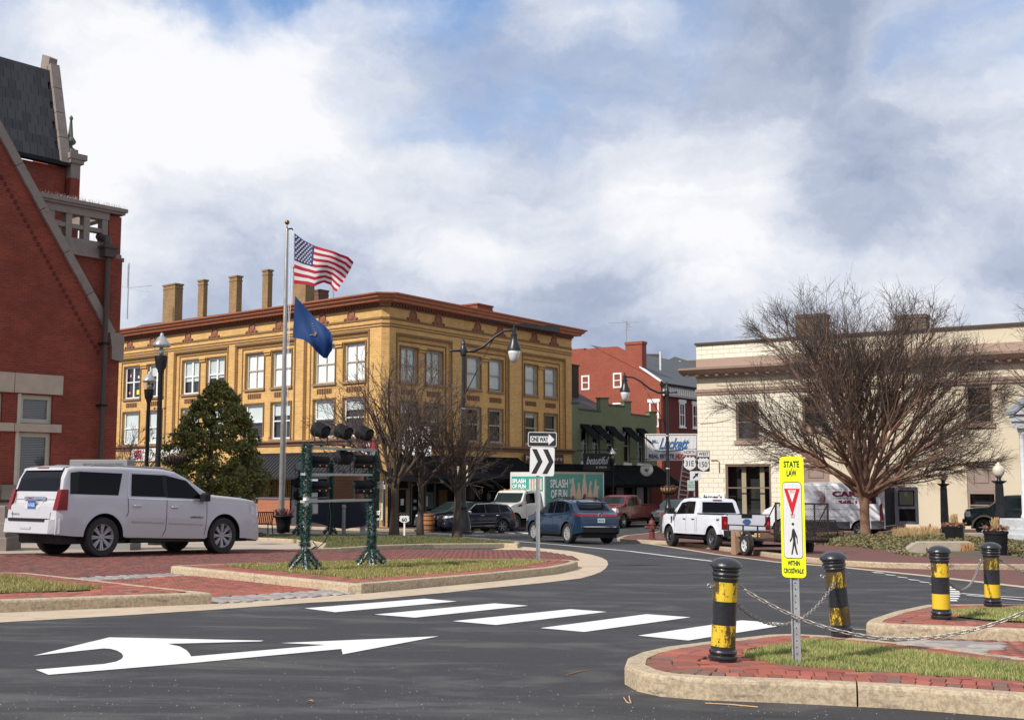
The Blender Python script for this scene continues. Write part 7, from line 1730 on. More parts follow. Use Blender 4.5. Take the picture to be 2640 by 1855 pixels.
def chain(label, a, b, sag, step=.048, sc=1.0, mtl=None):
    a, b = Vector(a), Vector(b); e = thing('chain', label, 'chain', a, group='chains slung between the bollards')
    pts = []
    for i in range(401):
        t = i/400; p = a.lerp(b, t); p.z -= sag*4*t*(1-t); pts.append(p)
    d = 0; nxt = 0; k = 0
    for p, q in zip(pts, pts[1:]):
        while nxt <= d+(q-p).length:
            f = (nxt-d)/(q-p).length; c_ = p.lerp(q, f); t_ = (q-p).normalized()
            M = Matrix.Translation(c_-a) @ t_.to_track_quat('X', 'Z').to_matrix().to_4x4() @ Matrix.Rotation(PI/4+(PI/2 if k % 2 else 0), 4, 'X') @ Matrix.Scale(sc, 4)
            link(lkm, 'link', e, M=M); nxt += step*sc; k += 1
        d += (q-p).length
    return e
eye = lambda M, k, s: M @ Vector((s*.135*k, 0, .58*k))
chain('long chain from the nearest leaning bollard sweeping across the grass to the right edge', eye(M1, k1, 1), AT(2700, 1548, 8.6), .33)
chain('short chain behind the crosswalk sign between the two leaning bollards', (M1 @ Vector((.09, .04, .46))), M2 @ Vector((-.05, -.11, .52)), .27)
chain('chain between the two upright bollards at the right', M3 @ Vector((.12, 0, .40)), eye(M4, k4, -1), .19, sc=1.0)
chain('chain from the farthest bollard running off the right edge', eye(M4, k4, 1), AT(2700, 1494, 15.4), .03)
# ---- perforated sign posts and signs
def ppost(e, H, w=.045, base=0, m=steel, holes=True, y=.02):
    b = MB(); t = .004
    b.box((-w*.55, y, base), (w*.55, y+t, H)); b.box((-w*.55-t, y-.018, base), (-w*.55, y+t, H)); b.box((w*.55, y-.018, base), (w*.55+t, y+t, H)); b.box((-w*.8, y-.018, base), (-w*.55-t, y-.014, H)); b.box((w*.55+t, y-.018, base), (w*.8, y-.014, H)); b.obj('post', m, e)
    if holes:
        h = MB(); z = base+.03
        while z < H-.02: h.ring((0, y-.0015, z), (0, y+.0005, z), .006, .006, 6); z += .05
        h.obj('bolt_holes', dark, e, kind='stuff')
def rplate(b, w, h, r, y0, y1, z0=0.0, n=5):
    pts = []
    for cx, cz, a0 in ((w/2-r, h-r, 0), (-w/2+r, h-r, 90), (-w/2+r, r, 180), (w/2-r, r, 270)):
        for i in range(n+1): a = math.radians(a0+90*i/n); pts.append((cx+r*math.cos(a), cz+r*math.sin(a)))
    N = len(pts); b.add([(p[0], y0, z0+p[1]) for p in pts]+[(p[0], y1, z0+p[1]) for p in pts], [tuple(range(N-1, -1, -1)), tuple(range(N, 2*N))]+[(i, (i+1) % N, N+(i+1) % N, N+i) for i in range(N)]); return b
fy = mat('fluorescent_yellow_green', (.78, .88, .0), .45, var=.02); sink = mat('sign_black', (.012, .012, .013), .5, var=0); swh = mat('sheeting_white', (.66, .66, .66), .4, var=.05, scale=6)
P = G(2053, 1712, .15); ang = -.55; e = thing('crosswalk_sign', 'tall fluorescent yellow state law yield to pedestrians sign on a perforated post', 'road sign', M=TR(P, ang))
d = math.hypot(P.x, P.y); Hs = .005
zt = AT(2048, 1176, P.y).z-P.z; zb = AT(2050, 1488, P.y).z-P.z; w = (AT(2078, 1300, P.y).x-AT(2018, 1300, P.y).x)/math.cos(ang-math.atan2(-P.x, P.y) if False else ang+.23)*1.0; h = zt-zb
rplate(MB(), w, h, .035, 0, .004, zb).obj('panel', fy, e); ppost(e, zb+.12, .045, -.05, steel, True, .026)
rplate(MB(), w*.80, h*.635, .03, -.0015, -.0002, zb+h*.155).obj('black_border', sink, e); rplate(MB(), w*.765, h*.622, .026, -.003, -.0016, zb+h*.1615).obj('white_field', swh, e)
b = MB(); n = 14
for i in range(n): x = -w*.36+i*w*.72/(n-1); b.box((x-.0009, -.0036, zb+h*.17), (x+.0009, -.0031, zb+h*.775))
b.obj('field_ribs', mat('rib_grey', (.42, .42, .43), .5, var=0), e, kind='stuff')
text('STATE', TX(0, -.002, zb+h*.935), sink, e, w=w*.66, h=h*.055, bold=.035); text('LAW', TX(0, -.002, zb+h*.862), sink, e, w=w*.42, h=h*.055, bold=.035)
text('WITHIN', TX(0, -.002, zb+h*.118), sink, e, w=w*.52, h=h*.042, bold=.035); text('CROSSWALK', TX(0, -.002, zb+h*.055), sink, e, w=w*.86, h=h*.042, bold=.035); text('TO', TX(0, -.004, zb+h*.505), sink, e, w=w*.17, h=h*.035, bold=.01)
tri = lambda s, y, c: [(-s, y, c+s*1.0), (0, y, c-s*2.35), (s, y, c+s*1.0)]
signred = mat('sign_red_sheeting', (.52, .005, .012), .4, var=.03)
MB().add(tri(w*.33, -.0042, zb+h*.665), [(0, 1, 2)]).obj('yield_triangle', signred, e); MB().add([(-w*.17, -.0048, zb+h*.722), (0, -.0048, zb+h*.618), (w*.17, -.0048, zb+h*.722)], [(0, 1, 2)]).obj('yield_centre', swh, e)
text('YIELD', TX(0, -.0055, zb+h*.708), signred, e, w=w*.24, h=h*.022, bold=.01)
q = MB(); Z = zb+h*.19; X = w*.5
q.add([(x*X, -.0042, Z+z*h) for x, z in [(-.06, .205), (.10, .215), (.24, .18), (.36, .145), (.38, .09), (.32, .085), (.30, .13), (.20, .15), (.20, .115), (.24, .07), (.38, .0), (.26, -.0), (.12, .055), (.10, .075), (.04, .05), (-.06, .0), (-.18, .0), (-.08, .05), (.0, .11), (-.02, .145), (-.12, .115), (-.26, .10), (-.28, .115), (-.14, .14)]], [tuple(range(23, -1, -1))]); q.obj('walking_figure', sink, e)
MB().lathe([(.0005, 0), (w*.055, 0)], 16, Matrix.Translation((.01*w, -.0043, Z+h*.25)) @ Matrix.Rotation(PI/2, 4, 'X') @ Matrix.Scale(1.0, 4)).obj('figure_head', sink, e)
for z in (zb+h*.90, zb+h*.082): MB().ring((0, -.006, z), (0, 0, z), .006, .006, 8).obj('bolt', steel, e)
# one way + chevron
P = G(1387, 1447, .15); e = thing('one_way_sign', 'one way arrow sign above a double chevron sign on one post', 'road sign', M=TR(P, -.10)); Y = P.y
Z = lambda v, Y=Y, P=P: AT(1390, v, Y).z-P.z
ppost(e, Z(1120), .055, -.05, steel, True, .03)
Xw = lambda a, b_, Y: (b_-a)*Y/FPX
w1 = Xw(1361, 1435, Y); z0, z1 = Z(1151), Z(1113); cx = Xw(1390, 1398, Y)
def shifted(e, dx, rot=0.0):
    o = bpy.data.objects.new('sign_face', None); COL.objects.link(o); o.parent = e; o.matrix_basis = Matrix.Translation((dx, 0, 0)) @ Matrix.Rotation(rot, 4, 'Y'); return o
f = shifted(e, cx-.02, .02)
rplate(MB(), w1, z1-z0, .04, -.004, .0, z0).obj('white_edge', swh, f); rplate(MB(), w1*.96, (z1-z0)*.92, .035, -.006, -.0045, z0+(z1-z0)*.04).obj('black_field', sink, f)
zc = (z0+z1)/2; hh = (z1-z0)
MB().add([(x*w1, -.0075, zc+z*hh) for x, z in [(-.42, -.21), (.22, -.21), (.22, -.38), (.42, 0), (.22, .38), (.22, .21), (-.42, .21)]], [tuple(range(7))]).obj('arrow', swh, f); text('ONE WAY', TX(-.09*w1, -.0085, zc), sink, f, w=w1*.60, h=hh*.33, bold=.05)
w2 = Xw(1365, 1428, Y); z0, z1 = Z(1226), Z(1152); f = shifted(e, Xw(1390, 1396, Y)-.02, .03)
rplate(MB(), w2, z1-z0, .05, -.004, .0, z0).obj('white_field', swh, f); hh = z1-z0; zc = (z0+z1)/2
for k in (-.43, .02): MB().add([((k+x)*w2, -.0065, zc+z*hh) for x, z in [(0, .43), (.20, .43), (.45, 0), (.20, -.43), (0, -.43), (.25, 0)]], [(0, 5, 2, 1), (5, 4, 3, 2)]).obj('chevron', sink, f)
# route shields
Y = 52.0; P = AT(1791, 1300, Y); P.z = gz(P.x, Y)+.12; e = thing('route_sign', 'cluster of north 31E and west 150 route shields with an arrow plate', 'road sign', M=TR(P, -.02)); ZZ = lambda v: AT(1791, v, Y).z-P.z; XX = lambda u: Xw(1791, u, Y)
MB().box((-.03, .03, 0), (.03, .05, ZZ(1235))).box((XX(1795), .03, ZZ(1240)), (XX(1798), .05, ZZ(1155))).obj('post', steel, e)
for u0, u1, v0, v1, t, hb in ((1763, 1798, 1157, 1173, 'NORTH', .5), (1800, 1832, 1161, 1178, 'WEST', .5)):
    MB().box((XX(u0), -.005, ZZ(v1)), (XX(u1), 0, ZZ(v0))).obj('plate_edge', sink, e); MB().box((XX(u0)+.02, -.008, ZZ(v1)+.02), (XX(u1)-.02, -.0055, ZZ(v0)-.02)).obj('direction_plate', swh, e); text(t, TX((XX(u0)+XX(u1))/2, -.011, (ZZ(v0)+ZZ(v1))/2), sink, e, w=(XX(u1)-XX(u0))*.8, h=(ZZ(v0)-ZZ(v1))*.55, bold=.02)
shp = [(-.46, .30), (-.34, .42), (-.26, .46), (-.12, .40), (0, .46), (.12, .40), (.26, .46), (.34, .42), (.46, .30), (.40, .12), (.47, -.08), (.42, -.24), (.26, -.36), (0, -.47), (-.26, -.36), (-.42, -.24), (-.47, -.08), (-.40, .12)]
for u0, u1, v0, v1, t in ((1763, 1797, 1175, 1213, '31E'), (1799, 1831, 1178, 1215, '150')):
    a, b_, c_, d_ = XX(u0), XX(u1), ZZ(v1), ZZ(v0); MB().box((a, -.005, c_), (b_, 0, d_)).obj('shield_backing', sink, e)
    MB().add([((a+b_)/2+x*(b_-a), -.0075, (c_+d_)/2+z*(d_-c_)) for x, z in shp], [tuple(range(17, -1, -1))]).obj('shield', swh, e); text(t, TX((a+b_)/2, -.010, (c_+d_)/2), sink, e, w=(b_-a)*.62, h=(d_-c_)*.38, bold=.015)
a, b_, c_, d_ = XX(1780), XX(1809), ZZ(1237), ZZ(1214); MB().box((a, -.006, c_), (b_, 0, d_)).obj('arrow_plate', swh, e)
cxx, czz = (a+b_)/2, (c_+d_)/2; R45 = Matrix.Translation((cxx, -.010, czz)) @ Matrix.Rotation(-PI/4, 4, 'Y'); MB(R45).add([(x*.36, 0, z*.36) for x, z in [(-.45, -.1), (.05, -.1), (.05, -.28), (.5, 0), (.05, .28), (.05, .1), (-.45, .1)]], [tuple(range(7))]).obj('arrow', sink, e)
a, b_, c_, d_ = XX(1773), XX(1792), ZZ(1264), ZZ(1237); MB().box((a, -.012, c_), (b_, -.004, d_)).obj('parking_plate', mat('pale_green_plate', (.38, .48, .43), .5, var=.05), e)
grn_ = mat('dark_green_ink', (.03, .10, .06), .6, var=0)
for t, f_, hh in (('15', .76, .2), ('MINUTE', .52, .12), ('PARKING', .34, .12)): text(t, TX((a+b_)/2, -.016, c_+(d_-c_)*f_), grn_, e, w=(b_-a)*(.4 if t == '15' else .8), h=(d_-c_)*hh)
# little white marker on a stake by the trees, and an edge-on yellow sign
Y = 44.5; P = AT(1042, 1391, Y); P.z = gz(P.x, Y)+.13; e = thing('marker_stake', 'tiny white shield marker on a white stake between two bare trees', 'road sign', M=TR(P, -.1)); zz = lambda v: AT(1042, v, Y).z-P.z
MB().box((-.03, 0, 0), (.03, .03, zz(1345))).obj('stake', whitep, e); wS_ = .2; h0, h1 = zz(1348), zz(1327)
MB().add([(x*.42, -.01, (h0+h1)/2+z*(h1-h0)) for x, z in shp], [tuple(range(17, -1, -1))]).obj('shield', swh, e); text('60', TX(0, -.014, (h0+h1)/2-.02), sink, e, w=.2, h=.15, bold=.03); MB().box((-.2, -.01, h1+.005), (.2, 0, h1+.1)).obj('plate', sink, e)
P = AT(1180, 1320, 56); e = thing('edge_on_sign', 'bright yellow crosswalk sign seen edge on behind the third bare tree', 'road sign', M=TR((P.x, 56, gz(P.x, 56)), 1.25)); MB().box((-.2, -.005, AT(1180, 1312, 56).z-gz(P.x, 56)), (.2, .005, AT(1180, 1271, 56).z-gz(P.x, 56))).obj('panel', fy, e); MB().box((-.03, .006, 0), (.03, .03, 1.6)).obj('post', steel, e)
P = AT(1182, 1225, 57); e = thing('street_banner', 'cream printed banner on the lamp post seen between the twigs', 'banner', M=TR((P.x, 57, P.z), .1)); MB().box((-.2, 0, -.45), (.2, .03, .45)).obj('cloth', mat('banner_cream', (.62, .55, .36), .7), e); MB().box((-.18, 0, -1.3), (.15, .03, -.95)).obj('notice', swh, e); MB().box((.38, 0, -.5), (.46, .03, .5)).obj('second_banner', mat('banner_cream', (.62, .55, .36), .7), e)
# ---- flag pole and flags
Y = 51.4; P = AT(724, 1376, 51.4); e = thing('flagpole', 'tall grey metal flagpole with a gold ball on top', 'flagpole', (P.x, Y, P.z)); topz = AT(750, 590, Y).z-P.z
b = MB(); b.lathe([(.16, 0), (.16, .1), (.125, .12), (.12, 3), (.10, topz*.55), (.075, topz-.1), (.055, topz)], 14); b.obj('pole', alum, e, angle=40)
b = MB(); b.ball((0, 0, topz+.30), .11, 14); b.ring((0, 0, topz), (0, 0, topz+.22), .03, .02, 8); b.obj('finial', mat('aged_gold', (.25, .16, .05), .35, metal=.8), e, smooth=True)
MB().tube([(0, 0, topz-.02), (.22, 0, topz+.02), (.26, 0, topz-.05)], .035, 6).obj('truck', blackm, e)
b = MB(); b.tube([(.17, .0, topz), (.14, 0, topz*.62), (.11, 0, 1.2)], .012, 4).tube([(.24, .0, topz), (.27, 0, topz*.85), (.2, 0, topz*.7), (.13, 0, 1.2)], .012, 4); b.obj('halyard', whitep, e)
XP = P.x
def curve2(pts, t):
    pts = [Vector(p) for p in pts]; L = [0]
    for a, c in zip(pts, pts[1:]): L.append(L[-1]+(c-a).length)
    s = t*L[-1]
    for i in range(len(pts)-1):
        if s <= L[i+1]+1e-9: return pts[i].lerp(pts[i+1], (s-L[i])/(L[i+1]-L[i]))
    return pts[-1]
def flag(e, T, Bt, nu, nv, mfun, mats, wave, name='cloth'):
    vs = []; O = e.matrix_basis.translation
    for j in range(nv+1):
        for i in range(nu+1):
            t = i/nu; s = j/nv; a = curve2(T, t); c_ = curve2(Bt, t); p = a.lerp(c_, s); q = AT(p.x, p.y, 51.4); vs.append(Vector((q.x, 51.4+wave(t, s), q.z))-O)
    fs = [(j*(nu+1)+i, (j+1)*(nu+1)+i, (j+1)*(nu+1)+i+1, j*(nu+1)+i+1) for j in range(nv) for i in range(nu)]
    b = MB(); b.add(vs, fs); b.mi = [mfun((i+.5)/nu, (j+.5)/nv) for j in range(nv) for i in range(nu)]; b.obj(name, mats, e, smooth=True); return vs
fz = lambda L: [(700+x/4.033, 550+y/4.033) for x, y in L]
def cloth(name, col, rough=.75):
    m, t, b = new_mat(name); t.set(b, 'Base Color', col); t.set(b, 'Roughness', rough)
    tr = t.add('ShaderNodeBsdfTranslucent'); t.set(tr, 'Color', (*col, 1)); mx = t.add('ShaderNodeMixShader'); mx.inputs[0].default_value = .3
    t.l.new(b.outputs[0], mx.inputs[1]); t.l.new(tr.outputs[0], mx.inputs[2]); t.l.new(mx.outputs[0], t.n['Material Output'].inputs[0]); MATS[name] = m; return m
fr, fw_, fb_ = cloth('flag_red', (.42, .01, .03)), cloth('flag_white', (.68, .66, .68)), cloth('flag_blue', (.025, .045, .16))
P0 = AT(759, 601, Y); e = thing('national_flag', 'stars and stripes flag flying from the top of the pole', 'flag', P0, group=None)
wav = lambda t, s: .30*math.sin(t*7.5+s*2.2)*t+.12*math.sin(t*15-s*3)*t
vs = flag(e, fz([(238, 205), (330, 275), (435, 330), (600, 385), (720, 430), (790, 442), (843, 490)]), fz([(235, 730), (380, 742), (450, 765), (540, 712), (600, 728), (640, 790), (680, 820)]), 52, 26,
          lambda t, s: 2 if (t < .36 and s < 7/13) else (0 if int(s*13) % 2 == 0 else 1), [fr, fw_, fb_], wav)
st_ = MB(); nu = 52
def fpt(t, s):
    i = t*nu; j = s*26; i0, j0 = int(i), int(j); p = vs[j0*(nu+1)+i0]; q = vs[j0*(nu+1)+i0+1]; r_ = vs[(j0+1)*(nu+1)+i0]; return p+(q-p)*(i-i0)+(r_-p)*(j-j0)
for r_i in range(9):
    for c_i in range(6 if r_i % 2 == 0 else 5):
        t = .02+(c_i+(.5 if r_i % 2 else 0)+.25)*.34/6; s = (r_i+.9)*(7/13)/10; p = fpt(t, s)+Vector((0, -.025, 0))
        pts = [p+Vector((math.sin(a*PI/5)*(.062 if a % 2 == 0 else .026), 0, math.cos(a*PI/5)*(.062 if a % 2 == 0 else .026))) for a in range(10)]; st_.add(pts, [tuple(range(9, -1, -1))])
st_.obj('stars', fw_, e, kind='stuff')
P0 = AT(761, 762, Y); e = thing('state_flag', 'plain blue flag with a small seal hanging below the striped one', 'flag', P0); kb = cloth('state_flag_blue', (.012, .055, .19))
vs = flag(e, fz([(245, 855), (320, 940), (400, 1030), (480, 1115), (560, 1170), (620, 1240), (650, 1330), (640, 1385)]), fz([(220, 1290), (330, 1312), (385, 1345), (430, 1388), (470, 1440), (530, 1495), (565, 1497), (600, 1450)]), 36, 22, lambda t, s: 0, [kb], lambda t, s: .32*math.sin(t*5+s*3.4)*t+.14*math.sin(t*10-s*6)*t)
nu = 36
sl_ = MB()
for k in range(11):
    a = k/10; t, s = .42+.12*math.sin(a*PI), .30+.42*a; i = int(t*nu); j = int(s*22); p = vs[j*(nu+1)+i]+Vector((0, -.03, 0)); sl_.ball(p, .035 if k not in (4, 5) else .06, 6)
sl_.obj('seal', mat('seal_tan', (.30, .22, .16), .8), e, kind='stuff')
# ---- lamps
lampglass = mat('lamp_lens_clear', (.62, .62, .62), .25, coat=1, var=.2, scale=12); lampgrey = mat('grey_lamp_hood', (.42, .42, .42), .3, metal=.5, var=.2, scale=12)
globe = mat('cream_glass_globe', (.62, .58, .46), .15, coat=1, var=.08)
def arm_lamp(label, P, H, side, reach, rise, rz=0.0):
    """tall post with a finial and one curved arm"""
    e = thing('street_lamp', label, 'street lamp', M=TR(P, rz), group='tall street lamps with curved arms')
    k = H/8.8
    b = MB(); b.lathe([(.42*k, 0), (.42*k, .12), (.36*k, .16), (.33*k, .55), (.24*k, .95), (.20*k, 1.1), (.22*k, 1.16), (.16*k, 1.3), (.115*k, 1.6), (.095*k, H*.6), (.08*k, H-.95*k)], 16); b.obj('pole', black, e, angle=35)
    b = MB(); b.lathe([(.08*k, H-.95*k), (.14*k, H-.9*k), (.16*k, H-.7*k), (.13*k, H-.5*k), (.08*k, H-.42*k), (.10*k, H-.38*k), (.04*k, H-.2*k), (.05*k, H-.12*k), (.0005, H)], 12); b.obj('finial', black, e, angle=35)
    b = MB(); b.lathe([(.11*k, H*.62), (.13*k, H*.625), (.11*k, H*.63)], 10, cap=False); b.lathe([(.11*k, H*.40), (.13*k, H*.405), (.11*k, H*.41)], 10, cap=False); b.obj('band', steel, e)
    z = H-.7*k; s = side; R_ = reach
    b = MB(); b.tube([(0, 0, z), (s*R_*.2, 0, z-.02), (s*R_*.40, 0, z+rise*.22), (s*R_*.62, 0, z+rise*.70), (s*R_*.80, 0, z+rise*.96), (s*R_*.95, 0, z+rise), (s*R_*1.02, 0, z+rise*.98)], [.075*k, .065*k, .06*k, .055*k, .05*k, .05*k, .05*k], 8)
    b.tube([(0, 0, z), (-s*.5*k, 0, z), (-s*.62*k, 0, z)], [.06*k, .045*k, .07*k], 6); b.tube([(s*.05, 0, z-2.0*k), (s*R_*.58, 0, z+rise*.55)], .022*k, 5); b.obj('arm', black, e, smooth=True)
    xl = s*R_; zl = z+rise; b = MB(); T = Matrix.Translation((xl, 0, 0))
    b.lathe([(.10*k, zl+.1*k), (.10*k, zl-.12*k), (.16*k, zl-.18*k), (.14*k, zl-.34*k), (.18*k, zl-.5*k), (.30*k, zl-.78*k), (.31*k, zl-.9*k), (.27*k, zl-.92*k)], 16, T); b.ring((xl-.0*k, 0, zl+.1*k), (xl, 0, zl+.26*k), .04*k, .03*k, 6); b.obj('lamp_shade', cast if False else black, e, angle=40)
    b = MB(); b.lathe([(.27*k, zl-.92*k), (.265*k, zl-1.05*k), (.21*k, zl-1.28*k), (.12*k, zl-1.42*k), (.0005, zl-1.47*k)], 16, T); b.obj('lens', lampglass, e, smooth=True)
    return e
Y = 51.5; P = AT(1193, 1382, Y); P.z = gz(P.x, Y)+.1; H = AT(1193, 864, Y).z-P.z
L1 = arm_lamp('tall lamp with its arm reaching right in front of the yellow building', P, H, 1, Xw(1193, 1324, Y), .92)
Y = 64; P = AT(1724, 1366, Y); P.z = gz(P.x, Y)+.13; H = AT(1722, 981, Y).z-P.z
L2 = arm_lamp('tall lamp with its arm reaching left above the painted signboard', P, H, -1, Xw(1614, 1722, Y), .86)
def lantern_post(name, label, P, H, k=1.0, group='lantern topped posts'):
    e = thing(name, label, 'street lamp', P, group=group)
    b = MB(); b.lathe([(.22*k, 0), (.22*k, .3), (.12*k, .45), (.085*k, .9), (.07*k, H-1.25*k), (.10*k, H-1.2*k), (.10*k, H-1.15*k), (.16*k, H-1.05*k), (.19*k, H-.80*k), (.20*k, H-.72*k)], 14); b.obj('pole', black, e, angle=35)
    b = MB(); b.lathe([(.18*k, H-.72*k), (.235*k, H-.42*k)], 16, cap=False); b.obj('lantern_glass', clear_glass('lantern_glass') if 'lantern_glass' not in MATS else MATS['lantern_glass'], e, smooth=True)
    b = MB(); b.lathe([(.05*k, H-.7*k), (.10*k, H-.58*k), (.04*k, H-.44*k)], 10); b.obj('bulb', lampgrey, e, smooth=True)
    b = MB(); b.lathe([(.25*k, H-.43*k), (.27*k, H-.39*k), (.26*k, H-.33*k), (.17*k, H-.24*k), (.13*k, H-.15*k), (.06*k, H-.10*k), (.05*k, H-.03*k), (.0005, H+.03*k)], 16); b.obj('lantern_hood', lampgrey, e, smooth=True); MB().ring((0, 0, H), (0, 0, H+.10*k), .02, .005, 6).obj('finial', black, e)
    b = MB()
    for z in (H*.42, H*.5, H*.64): b.ring((-.16*k, 0, z), (.16*k, 0, z), .012, .012, 5); b.ball((-.16*k, 0, z), .03, 6); b.ball((.16*k, 0, z), .03, 6)
    b.obj('banner_pegs', black, e, kind='stuff'); return e
for u, vt, Y, lab in ((401, 858, 35.5, 'taller looking lantern post close beside the red building'), (372, 957, 46, 'lower looking lantern post just left of the other one')):
    P = AT(u, 1385, Y); P.z = gz(P.x, Y)+.02; lantern_post('lantern_post', lab, P, AT(u, vt, Y).z-P.z)
Y = 76; P = AT(1580, 1330, Y); P.z = LOW+.13; lantern_post('lantern_post', 'small pale topped lantern post before the green building', P, AT(1580, 1155, Y).z-P.z, .95)
def basket(label, C_, r, m, dead=True):
    e = thing('hanging_basket', label, 'hanging basket', C_, group=None); b = MB(); n = 18
    for k in range(n):
        a = 2*PI*k/n; b.tube([(r*math.cos(a), r*math.sin(a), 0), (r*.9*math.cos(a), r*.9*math.sin(a), -.18*r*2), (r*.5*math.cos(a), r*.5*math.sin(a), -.40*r*1.6), (.05, 0, -.46*r*1.6)], .02, 4)
    b.obj('wires', blackm, e); b = MB(); b.lathe([(r*.97, 0), (r*.86, -.36*r), (r*.48, -.62*r), (.0005, -.72*r)], 18); b.obj('liner', m, e, smooth=True)
    b = MB(); q = random.Random(4)
    for k in range(70): a = q.uniform(0, 2*PI); rr = r*q.uniform(.3, 1.05); p = Vector((rr*math.cos(a), rr*math.sin(a), q.uniform(-.02, .1))); b.tube([p, p+Vector((q.uniform(-.1, .1), q.uniform(-.1, .1), q.uniform(-.05, .12)))], .01, 3)
    b.obj('dead_stems', mat('dead_stems', (.12, .07, .04), .9), e, kind='stuff'); return e
basket('dark hanging basket by the evergreen, on the left lantern post', AT(452, 1177, 35.3), .33, mat('dark_coir', (.055, .035, .025), .95, var=.4, scale=12))
C_ = AT(1724, 1257, 63.8); basket('tan coir basket ringing the tall lamp post behind the white pickup', C_, .5, mat('tan_coir', (.26, .16, .09), .95, var=.5, scale=14))
def garden_lamp(label, u, vt, vb, Y):
    P = AT(u, vb, Y); H = AT(u, vt, Y).z-P.z; k = H/3.0; e = thing('garden_lamp', label, 'street lamp', P, group='black column lamps with cream globes')
    b = MB(); b.box((-.34*k, -.34*k, -.35), (.34*k, .34*k, .06)); b.obj('plinth', mat('brown_plinth', (.07, .05, .045), .8), e)
    b = MB(); b.lathe([(.30*k, .06), (.27*k, .16*k), (.19*k, .24*k), (.17*k, .34*k), (.175*k, .5*k), (.14*k, 2.1*k), (.15*k, 2.13*k), (.14*k, 2.18*k), (.27*k, 2.26*k), (.28*k, 2.30*k), (.10*k, 2.31*k), (.08*k, 2.40*k), (.13*k, 2.44*k)], 20); b.obj('column', cast, e, angle=30)
    f_ = MB()
    for i in range(14): a = 2*PI*i/14; f_.tube([(.172*k*math.cos(a), .172*k*math.sin(a), .52*k), (.140*k*math.cos(a), .140*k*math.sin(a), 2.08*k)], .012*k, 4)
    f_.obj('fluting', cast, e, kind='stuff')
    b = MB(); b.lathe([(.11*k, 2.44*k), (.20*k, 2.56*k), (.235*k, 2.68*k), (.225*k, 2.78*k), (.17*k, 2.86*k), (.10*k, 2.90*k), (.12*k, 2.92*k), (.06*k, 2.96*k), (.05*k, 3.0*k), (.0005, 3.03*k)], 20); b.obj('globe', globe, e, smooth=True)
garden_lamp('black column lamp with cream globe, the left of the two, behind the hexagonal planter', 2437, 1207, 1374, 51.5)
garden_lamp('black column lamp with cream globe, the right of the two, behind the ribbed bin', 2582, 1192, 1392, 45.5)
# ---- hydrant
P = G(1681, 1389, .135); P.z += 0; hr = mat('hydrant_red', (.13, .032, .027), .55, var=.25, scale=8); e = thing('fire_hydrant', 'faded red fire hydrant on the kerb corner', 'fire hydrant', P); k = 1.05
b = MB(); b.lathe([(.17, 0), (.17, .03), (.11, .05), (.10, .30), (.13, .31), (.13, .34), (.11, .35), (.11, .52), (.15, .53), (.15, .56), (.12, .58), (.11, .66), (.06, .72), (.03, .73), (.03, .78), (.0005, .79)], 16); b.M = Matrix.Scale(k, 4); b.obj('barrel', hr, e, angle=40)
for a, r_, l in ((0, .05, .2), (PI, .05, .22), (-PI/2, .07, .2)): b = MB(Matrix.Scale(k, 4)); b.ring((0, 0, .44), (math.cos(a)*l, math.sin(a)*l, .44), r_, r_, 10); b.ring((math.cos(a)*l, math.sin(a)*l, .44), (math.cos(a)*(l+.05), math.sin(a)*(l+.05), .44), r_*1.15, r_*.9, 8); b.obj('outlet', hr, e)
# ---- small box shaped planter beyond
P = AT(1712, 1372, 60); P.z = LOW+.13; e = thing('planter', 'dim square planter with dead flowers behind the hydrant', 'planter', P); MB().bbox((-.2, -.2, 0), (.2, .2, .75), .02).obj('tub', mat('dark_grey_tub', (.06, .065, .06), .8), e); b = MB(); q = random.Random(8)
for i in range(40): b.tube([(q.uniform(-.15, .15), q.uniform(-.15, .15), .72), (q.uniform(-.25, .25), q.uniform(-.2, .2), q.uniform(.8, 1.0))], .012, 3)
b.obj('dead_flowers', mat('rusty_flowers', (.22, .07, .05), .9), e, kind='stuff')
# ---- benches
def slat_bench(label, P, rz, L, n, m, sc=1.0):
    e = thing('bench', label, 'bench', M=TR(P, rz) @ Matrix.Scale(sc, 4)); s = MB(); s.box((-.016, 0, .43), (.016, .46, .455)); s.add([(-.016, .44, .44), (.016, .44, .44), (.016, .62, .90), (-.016, .62, .90), (-.016, .465, .44), (.016, .465, .44), (.016, .645, .90), (-.016, .645, .90)], [(0, 1, 2, 3), (5, 4, 7, 6), (1, 5, 6, 2), (4, 0, 3, 7), (3, 2, 6, 7)]); me = s.mesh('slat'); me.materials.append(m)
    for i in range(n): link(me, 'slat', e, M=Matrix.Translation((-L/2+.06+i*(L-.12)/(n-1), 0, 0)))
    for x in (-L/2, L/2):
        b = MB(); b.tube([(x, .02, 0), (x, 0, .43), (x, .44, .44), (x, .66, .92)], .022, 6); b.tube([(x, .62, 0), (x, .46, .44)], .022, 6); b.obj('leg', m, e)
    b = MB(); b.tube([(-L/2, .64, .91), (L/2, .64, .91)], .022, 6); b.tube([(-L/2, 0, .44), (L/2, 0, .44)], .02, 6); b.obj('rail', m, e)
P = G(672, 1380); slat_bench('black slatted metal bench seen from behind beyond the big white SUV', Vector((P.x-.35, P.y, P.z+.03)), PI+.55, 1.3, 16, blackm, 1.02)
P = AT(2126, 1399, 46.5); P.z = gz(P.x, 46.5)+.13; slat_bench('black mesh metal bench between the trailer and the big tree', P+Vector((.2, .2, 0)), .25, 1.5, 22, blackm, .9)
